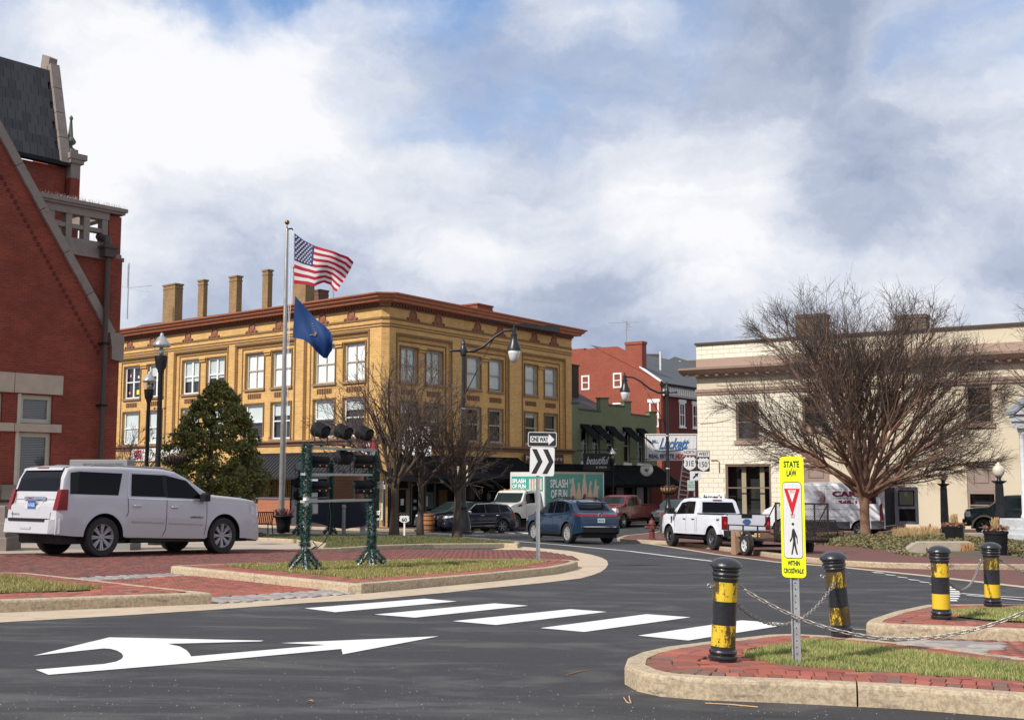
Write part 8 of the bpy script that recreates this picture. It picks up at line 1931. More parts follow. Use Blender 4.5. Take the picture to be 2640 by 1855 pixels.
# ---- planters, bin, barrel, cone
P = G(723, 1376); e = thing('planter', 'flared black urn planter behind the flagpole foot', 'planter', Vector((P.x, P.y+.6, P.z+.05))); b = MB(); b.lathe([(.28, 0), (.30, .3), (.36, .62), (.46, .68), (.46, .74), (.40, .74)], 18); b.obj('tub', plast, e, smooth=True); b = MB(); q = random.Random(6)
for i in range(160): a = q.uniform(0, 2*PI); r_ = q.uniform(0, .42); b.tube([(r_*math.cos(a)*.6, r_*math.sin(a)*.6, .7), (r_*math.cos(a)*1.2, r_*math.sin(a)*1.2, .78+q.uniform(0, .28))], .012, 3)
b.obj('dead_flowers', mat('plum_stems', (.10, .035, .045), .9), e, kind='stuff')
def grassy(e, z, r_, n, h, m, q, name='dry_grass'):
    b = MB()
    for i in range(n):
        a = q.uniform(0, 2*PI); rr = q.uniform(0, r_)*.5; l = q.uniform(.5, 1)*h; d_ = q.uniform(0, .25); b.tube([(rr*math.cos(a), rr*math.sin(a), z), (rr*math.cos(a)*(1+d_), rr*math.sin(a)*(1+d_), z+l*.6), (rr*math.cos(a)*(1+d_)+q.uniform(-.05, .05), rr*math.sin(a)*(1+d_), z+l)], .007, 3, cap=False)
    b.obj(name, m, e, kind='stuff')
drym = mat('dry_grass_stems', (.38, .26, .12), .9, var=.3); deadleaf = mat('brown_dead_leaves', (.24, .12, .07), .9, var=.4)
def leafheap(e, z, r_, n, m, q, name='dead_leaves', fl=.07):
    b = MB()
    for i in range(n):
        a = q.uniform(0, 2*PI); rr = r_*math.sqrt(q.uniform(0, 1))*1.1; p = Vector((rr*math.cos(a), rr*math.sin(a), z+q.uniform(-.02, .10))); d1 = Vector((q.uniform(-1, 1), q.uniform(-1, 1), q.uniform(-.6, .6))).normalized()*fl; d2 = Vector((q.uniform(-1, 1), q.uniform(-1, 1), q.uniform(-.5, .5))).normalized()*fl*.5; b.add([p-d1, p-d2, p+d1, p+d2], [(0, 1, 2, 3)])
    b.obj(name, m, e, kind='stuff')
P = AT(2462, 1396, 41.5); e = thing('hexagonal_planter', 'black hexagonal planter with dry grasses and brown leaves', 'planter', P); b = MB(); b.lathe([(.31, 0), (.38, .50), (.40, .50), (.40, .545), (.33, .545)], 6); b.obj('tub', black, e); q = random.Random(12); grassy(e, .5, .25, 160, .50, drym, q); leafheap(e, .56, .36, 240, deadleaf, q)
P = AT(2570, 1441, 33.5); e = thing('ribbed_bin', 'tall black ribbed planter bin full of dead leaves', 'planter', P); b = MB(); b.lathe([(.25, 0), (.31, .70), (.34, .72), (.34, .80), (.28, .80)], 24); b.obj('tub', blackm, e, angle=40)
f_ = MB()
for i in range(36): a = 2*PI*i/36; f_.tube([(.252*math.cos(a), .252*math.sin(a), .02), (.31*math.cos(a), .31*math.sin(a), .69)], .010, 4)
f_.obj('ribs', black, e, kind='stuff'); grassy(e, .78, .2, 110, .42, drym, q); leafheap(e, .84, .32, 200, deadleaf, q)
P = AT(1102, 1357, 57.5); e = thing('wooden_barrel', 'wooden barrel outside the shop beside the second bare tree', 'barrel', Vector((P.x, 57.9, gz(P.x, 57.9)+.02))); wood = mat('orange_barrel_wood', (.30, .13, .045), .7, var=.4, scale=5)
stv = MB(); stv.add([(-.055, 0, 0), (.055, 0, 0), (.066, -.045, .45), (-.066, -.045, .45), (.055, 0, .9), (-.055, 0, .9)], [(0, 1, 2, 3), (3, 2, 4, 5)]); sme_ = stv.mesh('stave'); sme_.materials.append(wood)
for i in range(16): a = 2*PI*i/16; link(sme_, 'stave', e, M=Matrix.Rotation(a, 4, 'Z') @ Matrix.Translation((0, -.29, 0)))
for z, r_ in ((.12, .31), (.35, .335), (.58, .335), (.80, .31)): b = MB(); b.lathe([(r_, z-.02), (r_+.012, z), (r_, z+.02)], 20, cap=False); b.obj('hoop', blackm, e)
MB().lathe([(.0005, .86), (.28, .86)], 16).obj('lid', wood, e)
P = AT(2399, 1382, 52); P.z -= .1; e = thing('traffic_cone', 'small orange traffic cone by the cream wall right of the van', 'traffic cone', P); MB().box((-.17, -.17, 0), (.17, .17, .03)).obj('base', blackm, e); org = mat('cone_orange', (.62, .12, .03), .5)
MB().lathe([(.14, .03), (.10, .25)], 16).obj('lower_cone', org, e); MB().lathe([(.10, .251), (.07, .40)], 16).obj('reflective_band', swh, e); MB().lathe([(.07, .401), (.03, .65), (.0005, .66)], 16).obj('upper_cone', org, e)
# ---- granite monument behind the SUV
P = AT(253, 1206, 31.5); mg = mat('grey_granite', (.22, .22, .225), .5, var=.12, scale=30); wM = Xw(176, 330, 31.5); P.z = gz(P.x, 31.5)
e = thing('war_memorial', 'grey granite memorial slab rising just behind the white SUV roof', 'memorial', M=TR((P.x, 31.5, P.z), -.1)); zt = AT(250, 1184, 31.5).z-P.z
MB().bbox((-wM/2, 0, zt-.36), (wM/2, .5, zt), .02).obj('cap_block', mg, e); MB().box((-wM/2+.1, .05, .2), (wM/2-.1, .45, zt-.362)).obj('slab', mg, e); MB().box((-wM/2-.2, -.1, 0), (wM/2+.2, .6, .2)).obj('base_block', mg, e)
text('NELSON COUNTIANS WHO SERVED', TX(.14, -.004, zt-.14), mat('cut_letters', (.06, .06, .065), .8, var=0), e, w=wM*.70, h=.085, bold=.01)
sb = thing('stone_steps', 'pale stone steps and cheek wall at the foot of the courthouse', 'steps', M=TR((G(-60, 1424).x, 29.5, gz(-12.5, 29.5)), .15))
for i, (a, b_, c_) in enumerate([(.0, .45, 1.0), (.0, .95, .75), (.0, 1.45, .4)]): MB().bbox((-1.5, .9-b_*.5, 0), (.35+i*.10, 1.6, [1.15, .72, .36][i]), .02).obj('step', stone, sb)
# ---- historical marker behind the light rack
Y = 48.6; P = G(886, 1383, .13); P = AT(886, 1383, Y); e = thing('history_marker', 'brown lettered board over a dark blue skirted board on grey posts', 'sign', M=TR(P, -.06)); zv = lambda v: AT(886, v, Y).z-P.z; xu = lambda u: Xw(886, u, Y)
bb = mat('brown_marker', (.20, .085, .04), .5, var=.25, scale=3); nv = mat('navy_board', (.008, .010, .026), .5, var=.2)
MB().box((xu(853), 0, zv(1288)), (xu(936), .05, zv(1226))).obj('upper_board', bb, e)
b = MB(); pts = [(xu(800), zv(1295)), (xu(968), zv(1295)), (xu(968), zv(1345)), (xu(930), zv(1356)), (xu(890), zv(1363)), (xu(850), zv(1358)), (xu(828), zv(1350)), (xu(800), zv(1345))]; n = len(pts)
b.add([(x, .0, z) for x, z in pts]+[(x, .06, z) for x, z in pts], [tuple(range(n)), tuple(range(2*n-1, n-1, -1))]+[(i, n+i, n+(i+1) % n, (i+1) % n) for i in range(n)]); b.obj('lower_board', nv, e)
tn_ = mat('marker_lettering', (.30, .19, .05), .5, var=0); text('COUNTY NAMED 1784', TX(xu(890), -.006, zv(1233)), tn_, e, w=1.1, h=.09)
for i in range(6): text(['Formed from Jefferson County', 'and named for the governor', 'of Virginia. The fourth to be', 'laid out in the district and', 'one of its oldest county', 'seats, founded 1785.'][i], TX(xu(886), -.006, zv(1243+i*7.5)), tn_, e, w=[.95, .88, .97, .9, .82, .7][i], h=.075)
MB().lathe([(.09, -.1), (.085, zv(1310)), (.11, zv(1308)), (.09, zv(1300))], 10).obj('post', alum, e); MB().box((xu(927), .08, -.1), (xu(940), .2, zv(1345))).obj('rear_post', mat('pale_post', (.42, .42, .42), .6), e)
# ---- floodlight racks wound with garland
gar = mat('garland_needles', (.025, .085, .07), .75, var=.5, scale=12)
def needles(M, paths, rad, n, seed, name, parent, size=.03):
    r = np.random.default_rng(seed); C_ = []
    for (a, c_) in paths:
        a = np.array(a); c_ = np.array(c_); k = int(n*np.linalg.norm(c_-a)); t = r.uniform(0, 1, (k, 1)); p = a+(c_-a)*t; th = r.uniform(0, 2*PI, k); rr = rad*np.sqrt(r.uniform(.25, 1.1, k)); ax = (c_-a)/np.linalg.norm(c_-a)
        u = np.cross(ax, [0.3, 1, .2]); u /= np.linalg.norm(u); v = np.cross(ax, u); p = p+u*(rr*np.cos(th))[:, None]+v*(rr*np.sin(th))[:, None]; out = (u*np.cos(th)[:, None]+v*np.sin(th)[:, None])+r.normal(0, .7, (k, 3)); out /= np.linalg.norm(out, axis=1)[:, None]; C_.append((p, out))
    p = np.concatenate([x[0] for x in C_]); o = np.concatenate([x[1] for x in C_]); k = len(p); s = size*r.uniform(.6, 1.4, (k, 1)); w_ = np.cross(o, r.normal(0, 1, (k, 3))); w_ /= np.linalg.norm(w_, axis=1)[:, None]
    co = np.stack([p-w_*s*.16, p+w_*s*.16, p+o*s*1.4], 1).reshape(-1, 3); return np_mesh(name, co, 3, np.arange(len(co)), gar, parent)
flb = MB()
flb.lathe([(.0005, -.16), (.10, -.155), (.125, -.12), (.135, .0), (.150, .05), (.165, .10), (.165, .16), (.15, .16), (.145, .15), (.0005, .15)], 18, Matrix.Rotation(PI/2, 4, 'Y'))
flf = MB()
for k in range(-9, 10): y = k*.014; flf.box((-.13, y-.002, .0), (.09, y+.002, math.sqrt(max(.001, .158**2-y*y))+.006))
fly = MB(); fly.tube([(0, -.19, .0), (0, -.19, -.28), (0, .19, -.28), (0, .19, .0)], .014, 4); fly.tube([(0, 0, -.28), (0, 0, -.33)], .03, 6)
fme = [(flb.mesh('housing', smooth=True), blackm, 'housing'), (flf.mesh('cooling_fins'), blackm, 'cooling_fins'), (fly.mesh('yoke'), black, 'yoke')]
fl_lens = MB(); fl_lens.lathe([(.0005, .152), (.143, .152)], 18, Matrix.Rotation(PI/2, 4, 'Y')); fme.append((fl_lens.mesh('lens'), mat('floodlight_lens', (.35, .38, .42), .1, var=0), 'lens'))
fl_lab = MB(); fl_lab.box((-.02, -.168, -.04), (.04, -.160, .03)); fme.append((fl_lab.mesh('label'), signw, 'label'))
for me, m_, _ in fme: me.materials.append(m_)
def floodlight(label, P, rz, tiltz, sc=1.0):
    e = thing('floodlight', label, 'floodlight', M=TR(P, rz) @ Matrix.Scale(sc, 4), group='black floodlights on the garlanded racks')
    for me, _, n_ in fme: link(me, n_, e, M=Matrix.Rotation(-tiltz, 4, 'Y') if n_ != 'yoke' else Matrix())
    return e
barb = MB(); barb.tube([(-.26, 0, 0), (.26, 0, 0)], .075, 10); barb.box((-.24, -.06, -.16), (.24, .06, -.07)); bye = MB(); bye.tube([(-.28, 0, 0), (-.28, 0, -.26), (.28, 0, -.26), (.28, 0, 0)], .014, 4); bl_ = MB(); bl_.ball((-.1, -.08, -.12), .016, 6); bl_.ball((.12, -.08, -.12), .018, 6)
bme = [(barb.mesh('housing', smooth=True), blackm, 'housing'), (bye.mesh('yoke'), black, 'yoke'), (bl_.mesh('cable_socket'), mat('pale_orange_plug', (.65, .38, .22), .5), 'cable_socket')]
for me, m_, _ in bme: me.materials.append(m_)
def barlight(label, P, rz, sc=1.0):
    e = thing('bar_light', label, 'floodlight', M=TR(P, rz) @ Matrix.Scale(sc, 4), group='black bar lights on the garlanded racks')
    for me, _, n_ in bme: link(me, n_, e)
    return e
def rack(label, A0, A1, H, zs, seed, dress=True):
    A0, A1 = Vector(A0), Vector(A1); d = (A1-A0); wR = Vector((d.x, d.y)).length; rz = math.atan2(d.y, d.x)
    e = thing('floodlight_rack', label, 'light stand', M=TR(A0, rz)); zb = A1.z-A0.z
    for i, (x, z0) in enumerate(((0, 0), (wR, zb))):
        MB().box((x-.035, -.035, z0), (x+.035, .035, H)).obj('post', whitep if dress else blackm, e)
        b = MB()
        for a in (.6, 2.3, 3.9, 5.4): b.box((x-.02, -.02, z0), (x+.02, .02, z0+.02)); b.tube([(x, 0, z0+.34), (x+.26*math.cos(a), .26*math.sin(a), z0+.02)], .022, 5)
        b.obj('foot_struts', whitep if dress else blackm, e)
        P_ = [((x, 0, z0+.42), (x, 0, z0+1.16)), ((x, 0, z0+1.32), (x, 0, H+.04))] if i == 0 else [((x, 0, z0+.36), (x, 0, H-.1))]
        needles(None, P_, .07, 3400, seed+i, 'garland', e, .042); needles(None, [((x, 0, z0+.36), (x+.26*math.cos(a), .26*math.sin(a), z0+.05)) for a in (.6, 2.3, 3.9, 5.4)], .05, 1900, seed+9+i, 'foot_garland', e, .036)
    for z in zs: b = MB(); b.box((-.1 if z != zs[0] else 0, -.05, z-.022), (wR+.05, .05, z+.022)); b.obj('rail', mat('grey_rail', (.34, .34, .33), .6), e)
    return e, rz, wR
A0, A1 = G(785, 1470, .15), G(957, 1458, .15); Hh = AT(798, 1150, A0.y).z-A0.z
Yr = lambda u: A0.y+(A1.y-A0.y)*(u-798)/(957-798)
zrail = [AT(798, v, A0.y).z-A0.z for v in (1153, 1222, 1292)]
R1_, rz1, wR = rack('garlanded frame of floodlights on the lawn strip before the brick road', A0, A1, Hh, zrail, 21)
u1 = (A1-A0).normalized()
def onrack(u, z, dy=0.0): t = (u-798)/(957-798)*wR; q = A0+Vector((math.cos(rz1), math.sin(rz1), 0))*t+Vector((-math.sin(rz1), math.cos(rz1), 0))*dy; q.z = A0.z+z; return q
for u, lab in ((830, 'leftmost of the three floodlights on top of the near rack'), (884, 'middle one of the three floodlights on top of the near rack'), (937, 'rightmost of the three floodlights on top of the near rack')): floodlight(lab, onrack(u, zrail[0]+.31), PI*.80, .38, .88)
floodlight('single round floodlight on the middle rail of the near rack', onrack(885, zrail[1]+.31), PI*.8, .2, .9)
barlight('bar light on the middle rail, next to the left garlanded post', onrack(828, zrail[1]+.27), rz1, .9); barlight('bar light on the middle rail, next to the right garlanded post', onrack(934, zrail[1]+.30), rz1, 1.08)
barlight('bar light on the lowest rail, next to the left garlanded post', onrack(828, zrail[2]+.30), rz1, .9); barlight('bar light on the lowest rail, next to the right garlanded post', onrack(934, zrail[2]+.30), rz1, 1.08)
e = thing('control_box', 'small grey mesh control box hung on the left garlanded post', 'box', M=TR(onrack(814, AT(814, 1325, A0.y).z-A0.z), rz1)); MB().bbox((-.09, -.05, 0), (.09, .04, .2), .02).obj('case', mat('grey_case', (.20, .20, .20), .6), e); MB().box((-.07, -.056, .02), (.07, -.051, .17)).obj('grille', mat('pale_grille', (.34, .34, .34), .5), e)
b = MB(); q = [AT(u, v, y) for u, v, y in ((820, 1110, 23.6), (833, 1150, 23.5), (842, 1200, 23.4), (848, 1280, 23.3), (853, 1330, 23.2), (850, 1370, 23.1), (838, 1395, 22.9), (820, 1411, 22.8), (806, 1395, 22.8))]; b.tube(q, .010, 5)
q = [AT(u, v, y) for u, v, y in ((786, 1395, 22.7), (783, 1420, 22.6), (772, 1445, 22.5), (756, 1463, 22.4))]; b.tube(q, .012, 5)
for u0, u1_ in ((842, 870), (895, 915), (940, 950), (905, 880)): b.tube([AT(u0, 1128, 23.8), AT(u0+6, 1160, 23.7), AT(u1_, 1175, 23.8), AT(u1_+5, 1215, 23.8)], .008, 4)
tag(b.obj('power_cable', blackm), 'black power cables looping down from the near floodlight rack', 'cable')
B0 = G(772, 1378, .13); B1_ = G(820, 1377, .13); B1_ = B0+Vector((1.0, 1.2, 0)); B1_.z = gz(B1_.x, B1_.y)+.13
H2 = AT(772, 1185, B0.y).z-B0.z; z2 = [AT(772, v, B0.y).z-B0.z for v in (1226, 1258, 1292)]
R2_, rz2, wR2 = rack('second garlanded rack standing on the tree lawn behind the near one', B0, B1_, H2, z2, 31, dress=False)
for i, (u, v, lab) in enumerate(((776, 1203, 'white faced floodlight at the top left of the far rack'), (772, 1245, 'small light at the middle of the far rack left edge'), (774, 1278, 'lowest small light of the far rack'), (786, 1205, 'floodlight behind the left garland, top of the far rack'))): floodlight(lab, AT(u, v, B0.y-.1), PI*(.75 if i else -.55), .2, 1.2)
# ---- white classical bell stand at the right edge
Y = 43; P = AT(2645, 1392, Y); ws = mat('weathered_white_paint', (.56, .58, .60), .6, var=.2, scale=5); e = thing('white_shrine', 'white columned and pedimented little monument cut by the right edge', 'monument', P); zv = lambda v: AT(2632, v, Y).z-P.z; x0 = Xw(2632, 2602, Y)
for i, (ex, v0, v1) in enumerate(((0, 1392, 1376), (.10, 1376, 1362), (.16, 1362, 1338))): MB().bbox((x0+ex, .0+ex, zv(v0)), (2.6, 1.6, zv(v1)-.004), .02).obj('step', ws, e)
b = MB(); b.lathe([(.16, zv(1335)), (.16, zv(1330)), (.12, zv(1325)), (.105, zv(1120)), (.15, zv(1110)), (.16, zv(1104))], 16, Matrix.Translation((.16, .3, 0))); b.obj('column', ws, e, angle=35)
b = MB(); b.box((-.10, .05, zv(1103)), (2.5, .55, zv(1085))); b.box((-.16, -.02, zv(1085)+.002), (2.5, .6, zv(1070))); b.obj('entablature', ws, e); b = MB(); b.prism([(-.22, zv(1068)), (2.7, zv(1068)), (1.1, zv(1068)+1.1)], -.1, .6, Matrix(((1, 0, 0, 0), (0, 0, 1, 0), (0, 1, 0, 0), (0, 0, 0, 1)))); b.obj('pediment', ws, e)
b = MB(); b.add([(-.28, -.12, zv(1068)+.02), (1.1, -.18, zv(1068)+1.13), (1.1, .7, zv(1068)+1.13), (-.28, .7, zv(1068)+.02), (-.28, -.12, zv(1068)+.12), (1.1, -.18, zv(1068)+1.24), (1.1, .7, zv(1068)+1.24), (-.28, .7, zv(1068)+.12)], [(0, 1, 5, 4), (4, 5, 6, 7), (3, 0, 4, 7)]); b.obj('roof_edge', mat('grey_lead', (.25, .27, .30), .6), e)
# ---- garden on the right: bank, walls
conw = mat('garden_wall_concrete', (.36, .31, .24), .9, var=.2, bump=.3, bscale=12)
near = PX([(2100, 1402), (2124, 1404), (2190, 1408), (2248, 1414), (2310, 1426), (2350, 1432), (2420, 1437), (2500, 1440), (2560, 1443), (2640, 1444), (2800, 1446)], .14)
nb = len(near); vs = []; rows = 8
for j in range(rows+1):
    for i, p in enumerate(near):
        t = j/rows; u = 2110+i*(2800-2110)/(nb-1); far_ = AT(u, [1388, 1384, 1382, 1383, 1384, 1386, 1386, 1388, 1392, 1396, 1398][i], 50-(i*.55)); q = Vector((p[0], p[1], gz(*p)+.12)).lerp(far_, t); q.z += .05*math.sin(i*1.7+j*1.1)*(0 < j < rows); vs.append(q)
b = MB(); b.add(vs, [(j*nb+i, j*nb+i+1, (j+1)*nb+i+1, (j+1)*nb+i) for j in range(rows) for i in range(nb-1)]); b.obj('garden_bank', soil, kind='structure', smooth=True)
def cards(P_, n_, size, m, name, label=None, cat=None, parent=None, up_=.5, seed=1):
    r = np.random.default_rng(seed); k = len(P_); d = r.normal(0, 1, (k, 3)); d[:, 2] = np.abs(d[:, 2])*up_; d /= np.linalg.norm(d, axis=1)[:, None]; w_ = np.cross(d, r.normal(0, 1, (k, 3))); w_ /= np.linalg.norm(w_, axis=1)[:, None]; s = size*r.uniform(.5, 1.4, (k, 1))
    co = np.stack([P_-d*s*.5, P_+w_*s*.32, P_+d*s*.6, P_-w_*s*.32], 1).reshape(-1, 3); o = np_mesh(name, co, 4, np.arange(len(co)), m, parent, kind='stuff')
    if label: tag(o, label, cat)
    return o
def leafy(name, cols):
    m, t, b = new_mat(name); ri = t.add('ShaderNodeNewGeometry'); p = ri.outputs['Position']; n = t.noise(p, 1.1, 4, .6).outputs['Fac']
    c = t.ramp(t.math('ADD', t.math('MULTIPLY', ri.outputs['Random Per Island'], .6), t.math('MULTIPLY', t.math('SUBTRACT', n, .1), .55)), [(i/(len(cols)-1)*.9, k) for i, k in enumerate(cols)]); t.set(b, 'Base Color', c); t.set(b, 'Roughness', .6); MATS[name] = m; return m
gcm = leafy('juniper_cover', [(.08, .06, .03), (.075, .09, .03), (.14, .13, .05), (.22, .16, .08), (.12, .13, .045)])
r = np.random.default_rng(5); N = 46000; tt = r.uniform(0, 1, N); ii = r.uniform(0, nb-1.001, N); V = np.array([tuple(v) for v in vs]).reshape(rows+1, nb, 3); j0 = (tt*rows).astype(int).clip(0, rows-1); i0 = ii.astype(int); fj = (tt*rows-j0)[:, None]; fi = (ii-i0)[:, None]
PP = (V[j0, i0]*(1-fi)+V[j0, i0+1]*fi)*(1-fj)+(V[j0+1, i0]*(1-fi)+V[j0+1, i0+1]*fi)*fj; PP = PP[~((PP[:, 0] > 11.5) & (PP[:, 0] < 14.2) & (PP[:, 1] < 37.3))]; N = len(PP); PP[:, 2] += r.uniform(0, .13, N)*(1+.8*np.sin(PP[:, 0]*2.1)*np.cos(PP[:, 1]*1.7)); cards(PP, N, .075, gcm, 'ground_cover', 'low juniper like ground cover on the bank under the big tree', 'ground cover', up_=.7)
for i, (u, v, Y_, hgt, lab) in enumerate(((2340, 1392, 47, .5, 'tuft of dry beige grass left of the garden lamps'), (2388, 1390, 46, .5, 'smaller tuft of dry grass by the traffic cone'), (2488, 1428, 36, .35, 'orange brown dried mound beside the hexagonal planter'))):
    P = AT(u, v, Y_); e = thing('dry_grass_tuft', lab, 'ornamental grass', P); q = random.Random(40+i); grassy(e, -.05, 1.0 if i < 2 else .5, 420, hgt*1.2, drym if i < 2 else mat('rust_straw', (.40, .22, .09), .9), q)
P = AT(690, 1398, 41.5); e = thing('low_shrub', 'low dark rounded shrub just right of the SUV front wheel', 'shrub', AT(655, 1402, 41)); r = np.random.default_rng(8); N = 3500; q = r.normal(0, 1, (N, 3)); q /= np.linalg.norm(q, axis=1)[:, None]; q *= np.array([.75, .5, .42])*r.uniform(.7, 1, (N, 1)); q[:, 2] = np.abs(q[:, 2]); cards(q, N, .07, leafy('dull_shrub_leaves', [(.07, .05, .03), (.09, .09, .03), (.05, .06, .025), (.14, .11, .05)]), 'foliage', parent=e)
e = thing('garden_wall', 'low concrete retaining wall of blocks under the garden lamps', 'wall', AT(2330, 1380, 50))
I_ = e.matrix_basis.inverted()
for (u0, u1_, v0, v1, Y_) in ((2328, 2406, 1372, 1388, 50.5), (2407, 2440, 1374, 1392, 49.5), (2494, 2541, 1373, 1390, 48), (2592, 2650, 1383, 1400, 44.5), (2442, 2492, 1378, 1392, 49)):
    a = AT(u0, v1, Y_); c_ = AT(u1_, v0, Y_); MB(I_).bbox((a.x, Y_, a.z-.2), (c_.x-.01, Y_+.4, c_.z), .02).obj('wall_block', conw, e)
Y_ = 35.3; P = AT(2312, 1427, Y_); e = thing('curved_step_wall', 'small concrete step wall with a curved shoulder in the bank', 'wall', P); zz = [(0, 1427), (0, 1420), (22, 1418), (36, 1409), (48, 1400), (62, 1397), (75, 1397), (75, 1427)]
pts = [(Xw(0, a, Y_), AT(2312, v, Y_).z-P.z) for a, v in zz]; n = len(pts); b = MB(); b.add([(x, 0, z) for x, z in pts]+[(x, .35, z) for x, z in pts], [tuple(range(n-1, -1, -1)), tuple(range(n, 2*n))]+[(i, (i+1) % n, n+(i+1) % n, n+i) for i in range(n)][::1]); b.obj('curved_cheek', conw, e)
MB().bbox((pts[-1][0]+.01, .6, -.1), (pts[-1][0]+1.6, .95, AT(2312, 1398, Y_).z-P.z), .02).obj('back_wall', conw, e); MB().bbox((pts[-1][0]-.28, .36, -.1), (pts[-1][0]+.9, .59, AT(2312, 1413, Y_).z-P.z), .02).obj('step', conw, e)
# ================================================================== TREES
def make_tree(name, label, P, trunk, limbs, rng, bm_, tm_, levels, trop=.05, twigr=.008, sides=(7, 5, 4, 3), env=None, group=None, cat='tree', spawn=(8, 7, 5), lenr=(.55, .5, .5), angs=(.5, .55, .6), t0=.16, trop0=.02):
    """trunk: list of (x, y, z, r); limbs: list of (point, direction, length, radius)"""
    e = thing(name, label, cat, P, group=group); T = MB()
    T.tube([p[:3] for p in trunk], [p[3] for p in trunk], 12)
    L = MB(); TW = MB()
    def grow(p, d, l, r, lev):
        n = max(3, int(l/.45)+2) if lev < 2 else 3; pts = [p]; rs = [r]; dd = d.copy(); q = p.copy(); ds = [d.copy()]
        for i in range(n):
            dd = dd+Vector((rng.gauss(0, .07), rng.gauss(0, .07), rng.gauss(0, .05)+(trop0 if lev == 0 else trop))); dd.normalize(); q = q+dd*(l/n); pts.append(q.copy()); ds.append(dd.copy()); rs.append(max(twigr*.7, r*(1-.78*(i+1)/n)))
        (L if lev < 2 else TW).tube(pts, rs, sides[min(lev, 3)], cap=False)
        if lev >= levels: return
        k = spawn[min(lev, len(spawn)-1)]; k = int(k*(.75+rng.random()*.5)*(max(.6, min(1.5, l/3)) if lev == 0 else 1))
        for i in range(k):
            t = t0+(1-t0)*(i+rng.random())/k; f = t*n; a = min(int(f), n-1); bp = pts[a].lerp(pts[a+1], f-a); bd = ds[a]
            side = bd.orthogonal().normalized(); side.rotate(Matrix.Rotation(rng.uniform(0, 2*PI), 3, bd)); an = angs[min(lev, len(angs)-1)]*(.6+rng.random()*.8)
            nd = (bd*math.cos(an)+side*math.sin(an)).normalized(); ln = l*lenr[min(lev, len(lenr)-1)]*(1.15-.55*t)*(.7+rng.random()*.6)
            if env:
                rch = env(bp, nd); ln = max(min(ln, rch*rng.uniform(.6, 1.5)), rng.uniform(.25, .8)) if lev else min(max(ln, rch*.6), rch*1.1)*rng.uniform(.7, 1.12)
            grow(bp, nd, ln, max(twigr, rs[a]*(.62 if lev == 0 else .55)), lev+1)
    for p, d, l, r in limbs: grow(Vector(p), Vector(d).normalized(), l, r, 0)
    T.obj('trunk', bm_, e, smooth=True, uv=False); L.obj('limbs', bm_, e, smooth=True, uv=False); TW.obj('crown', tm_, e, uv=False)
    return e
# big vase shaped tree on the right
rg = random.Random(11); Y = 50.3; P = AT(2231, 1384, Y); lim = []
def vase(p, d):
    c = Vector((.1, 0, 5.4)); s = Vector((1/5.9, 1/5.4, 1/(5.7 if d.z > 0 else 3.4))); a = (p-c)*1.0; a = Vector((a.x*s.x, a.y*s.y, a.z*s.z)); b = Vector((d.x*s.x, d.y*s.y, d.z*s.z))
    A_, B_, C_ = b.dot(b), a.dot(b), a.dot(a)-1; q = B_*B_-A_*C_
    return max(.05, (-B_+math.sqrt(q))/A_) if q > 0 else .05
for k in range(27):
    a = 2*PI*(k*.381966)+rg.uniform(-.2, .2); el = math.radians(85-k*2.25+rg.uniform(-4, 4)); z = 1.55+.6*rg.random()+(.5 if k < 6 else 0)
    p_ = Vector((.12*math.cos(a), .12*math.sin(a), z)); d_ = Vector((math.cos(a)*math.cos(el), math.sin(a)*math.cos(el), math.sin(el))); lim.append((p_, d_, vase(p_, d_)*rg.uniform(.8, 1.06), .12 if k < 9 else .09))
make_tree('vase_shaped_tree', 'large bare vase shaped tree with reddish bark before the cream building', P,
    [(0, 0, -.3, .30), (.02, 0, .1, .23), (0, 0, .7, .20), (0, 0, 1.3, .20), (0, 0, 1.8, .23), (0, 0, 2.4, .15)], lim, rg, barkr, twigm, 3, trop=.02, twigr=.0068, spawn=(12, 8, 5), lenr=(.46, .50, .55), angs=(.46, .52, .55), env=vase, t0=.22, trop0=-.025)
# three street trees on the lawn
for i, (u, v, Y_, h, lab, nl, tr_) in enumerate(((1016, 1388, 46.4, 7.0, 'left one of the three bare street trees, with the thickest trunk', 11, .17), (1083, 1385, 48.0, 5.6, 'middle one of the three bare street trees, the slimmest and lowest', 9, .13), (1178, 1387, 48.4, 5.6, 'right one of the three bare street trees, before the lamp post', 11, .165))):
    rg = random.Random(30+i); P = AT(u, v, Y_); lim = []; fz_ = 2.0 if i != 1 else 2.2
    for k in range(nl):
        a = 2*PI*k*.381966+rg.uniform(-.3, .3); el = math.radians(82-k*(56/nl)+rg.uniform(-6, 6)); ln = (h-fz_)*(.50+.36*math.sin(el)); lim.append(((.06*math.cos(a), .06*math.sin(a), fz_+rg.uniform(-.15, .35)), (math.cos(a)*math.cos(el), math.sin(a)*math.cos(el), math.sin(el)), ln, .07))
    make_tree('bare_street_tree', lab, P, [(0, 0, -.2, tr_*1.75), (0, 0, .12, tr_*1.35), (.0, 0, .6, tr_*1.05), (.03, 0, 1.5, tr_*.86), (.02, 0, fz_, tr_*.9), (.02, 0, fz_+.5, tr_*.6)], lim, rg, bark, twigg, 3, trop=.012, twigr=.0085, spawn=(8, 6, 4), lenr=(.55, .52, .5), angs=(.5, .6, .65), group='bare trees on the lawn strip')
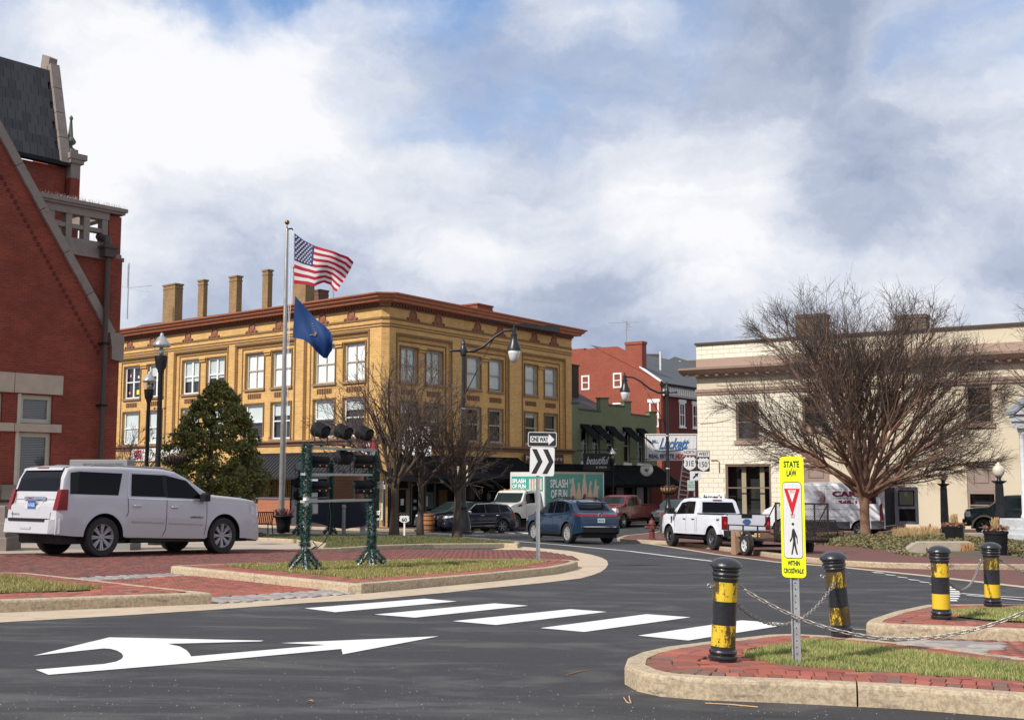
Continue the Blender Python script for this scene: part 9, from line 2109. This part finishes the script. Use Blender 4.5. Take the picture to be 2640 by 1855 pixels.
# branches entering at the right edge: a second tree just outside
rg = random.Random(77); Y = 40; P = AT(2990, 1400, Y); lim = []
for k in range(10):
    a = PI+rg.uniform(-1.0, 1.0); el = math.radians(rg.uniform(25, 70)); lim.append(((0, 0, 2.2), (math.cos(a)*math.cos(el), math.sin(a)*math.cos(el), math.sin(el)), 5.6, .09))
make_tree('bare_edge_tree', 'bare tree whose thin twigs reach in at the right edge', P, [(0, 0, -.4, .25), (0, 0, 1, .18), (0, 0, 2.4, .16)], lim, rg, bark, twigg, 3, trop=.03, twigr=.006, spawn=(9, 6, 4), lenr=(.5, .5, .5))
rg = random.Random(79); P = AT(310, 1390, 50); lim = []
for k in range(9):
    a = rg.uniform(0, 2*PI); el = math.radians(rg.uniform(20, 75)); lim.append(((0, 0, 1.4), (math.cos(a)*math.cos(el), math.sin(a)*math.cos(el), math.sin(el)), 2.8, .04))
P.z = gz(P.x, 50); make_tree('small_bare_tree', 'small bare tree peeping out right of the red building', P, [(0, 0, -.2, .12), (0, 0, .8, .08), (0, 0, 1.6, .07)], lim, rg, bark, twigg, 3, trop=.03, twigr=.007, spawn=(8, 6, 4), lenr=(.5, .5, .5))
# evergreen behind the SUV
Y = 46; P = AT(537, 1385, Y); P.z = gz(P.x, Y); e = thing('evergreen_tree', 'bushy dark evergreen tree standing behind the bonnet of the SUV', 'tree', P)
MB().tube([(0, 0, -.2), (0, 0, 2.5), (.05, 0, 5.4)], [.16, .12, .03], 8).obj('trunk', bark, e, uv=False)
r = np.random.default_rng(17); ztop = AT(590, 985, Y).z-P.z; zlo = AT(590, 1288, Y).z-P.z
prof_h = np.array([0, .1, .25, .42, .6, .76, .9, 1.0]); prof_r = np.array([1.5, 2.05, 2.12, 1.95, 1.6, 1.15, .65, .12])
CL = 520; hc = r.beta(1.05, 1.2, CL); ac = r.uniform(0, 2*PI, CL); rc = np.interp(hc, prof_h, prof_r)*np.sqrt(r.uniform(.25, 1.0, CL)); cs_ = r.uniform(.16, .38, CL)*(1.1-.45*hc)
cx_ = rc*np.cos(ac)+.22*hc+.05; cy_ = rc*np.sin(ac); cz_ = zlo+hc*(ztop-zlo)-.1*rc
n = 95; k = np.repeat(np.arange(CL), n); q = r.normal(0, 1, (len(k), 3)); q /= np.linalg.norm(q, axis=1)[:, None]; q *= (r.uniform(.45, 1.05, (len(k), 1))); PP = np.stack([cx_[k], cy_[k], cz_[k]], 1)+q*cs_[k][:, None]*np.array([1, 1, .8])
cards(PP, len(PP), .10, leafy('evergreen_leaves', [(.03, .042, .01), (.07, .09, .018), (.13, .14, .03), (.20, .19, .045), (.25, .22, .06)]), 'crown', parent=e, up_=.9, seed=4)
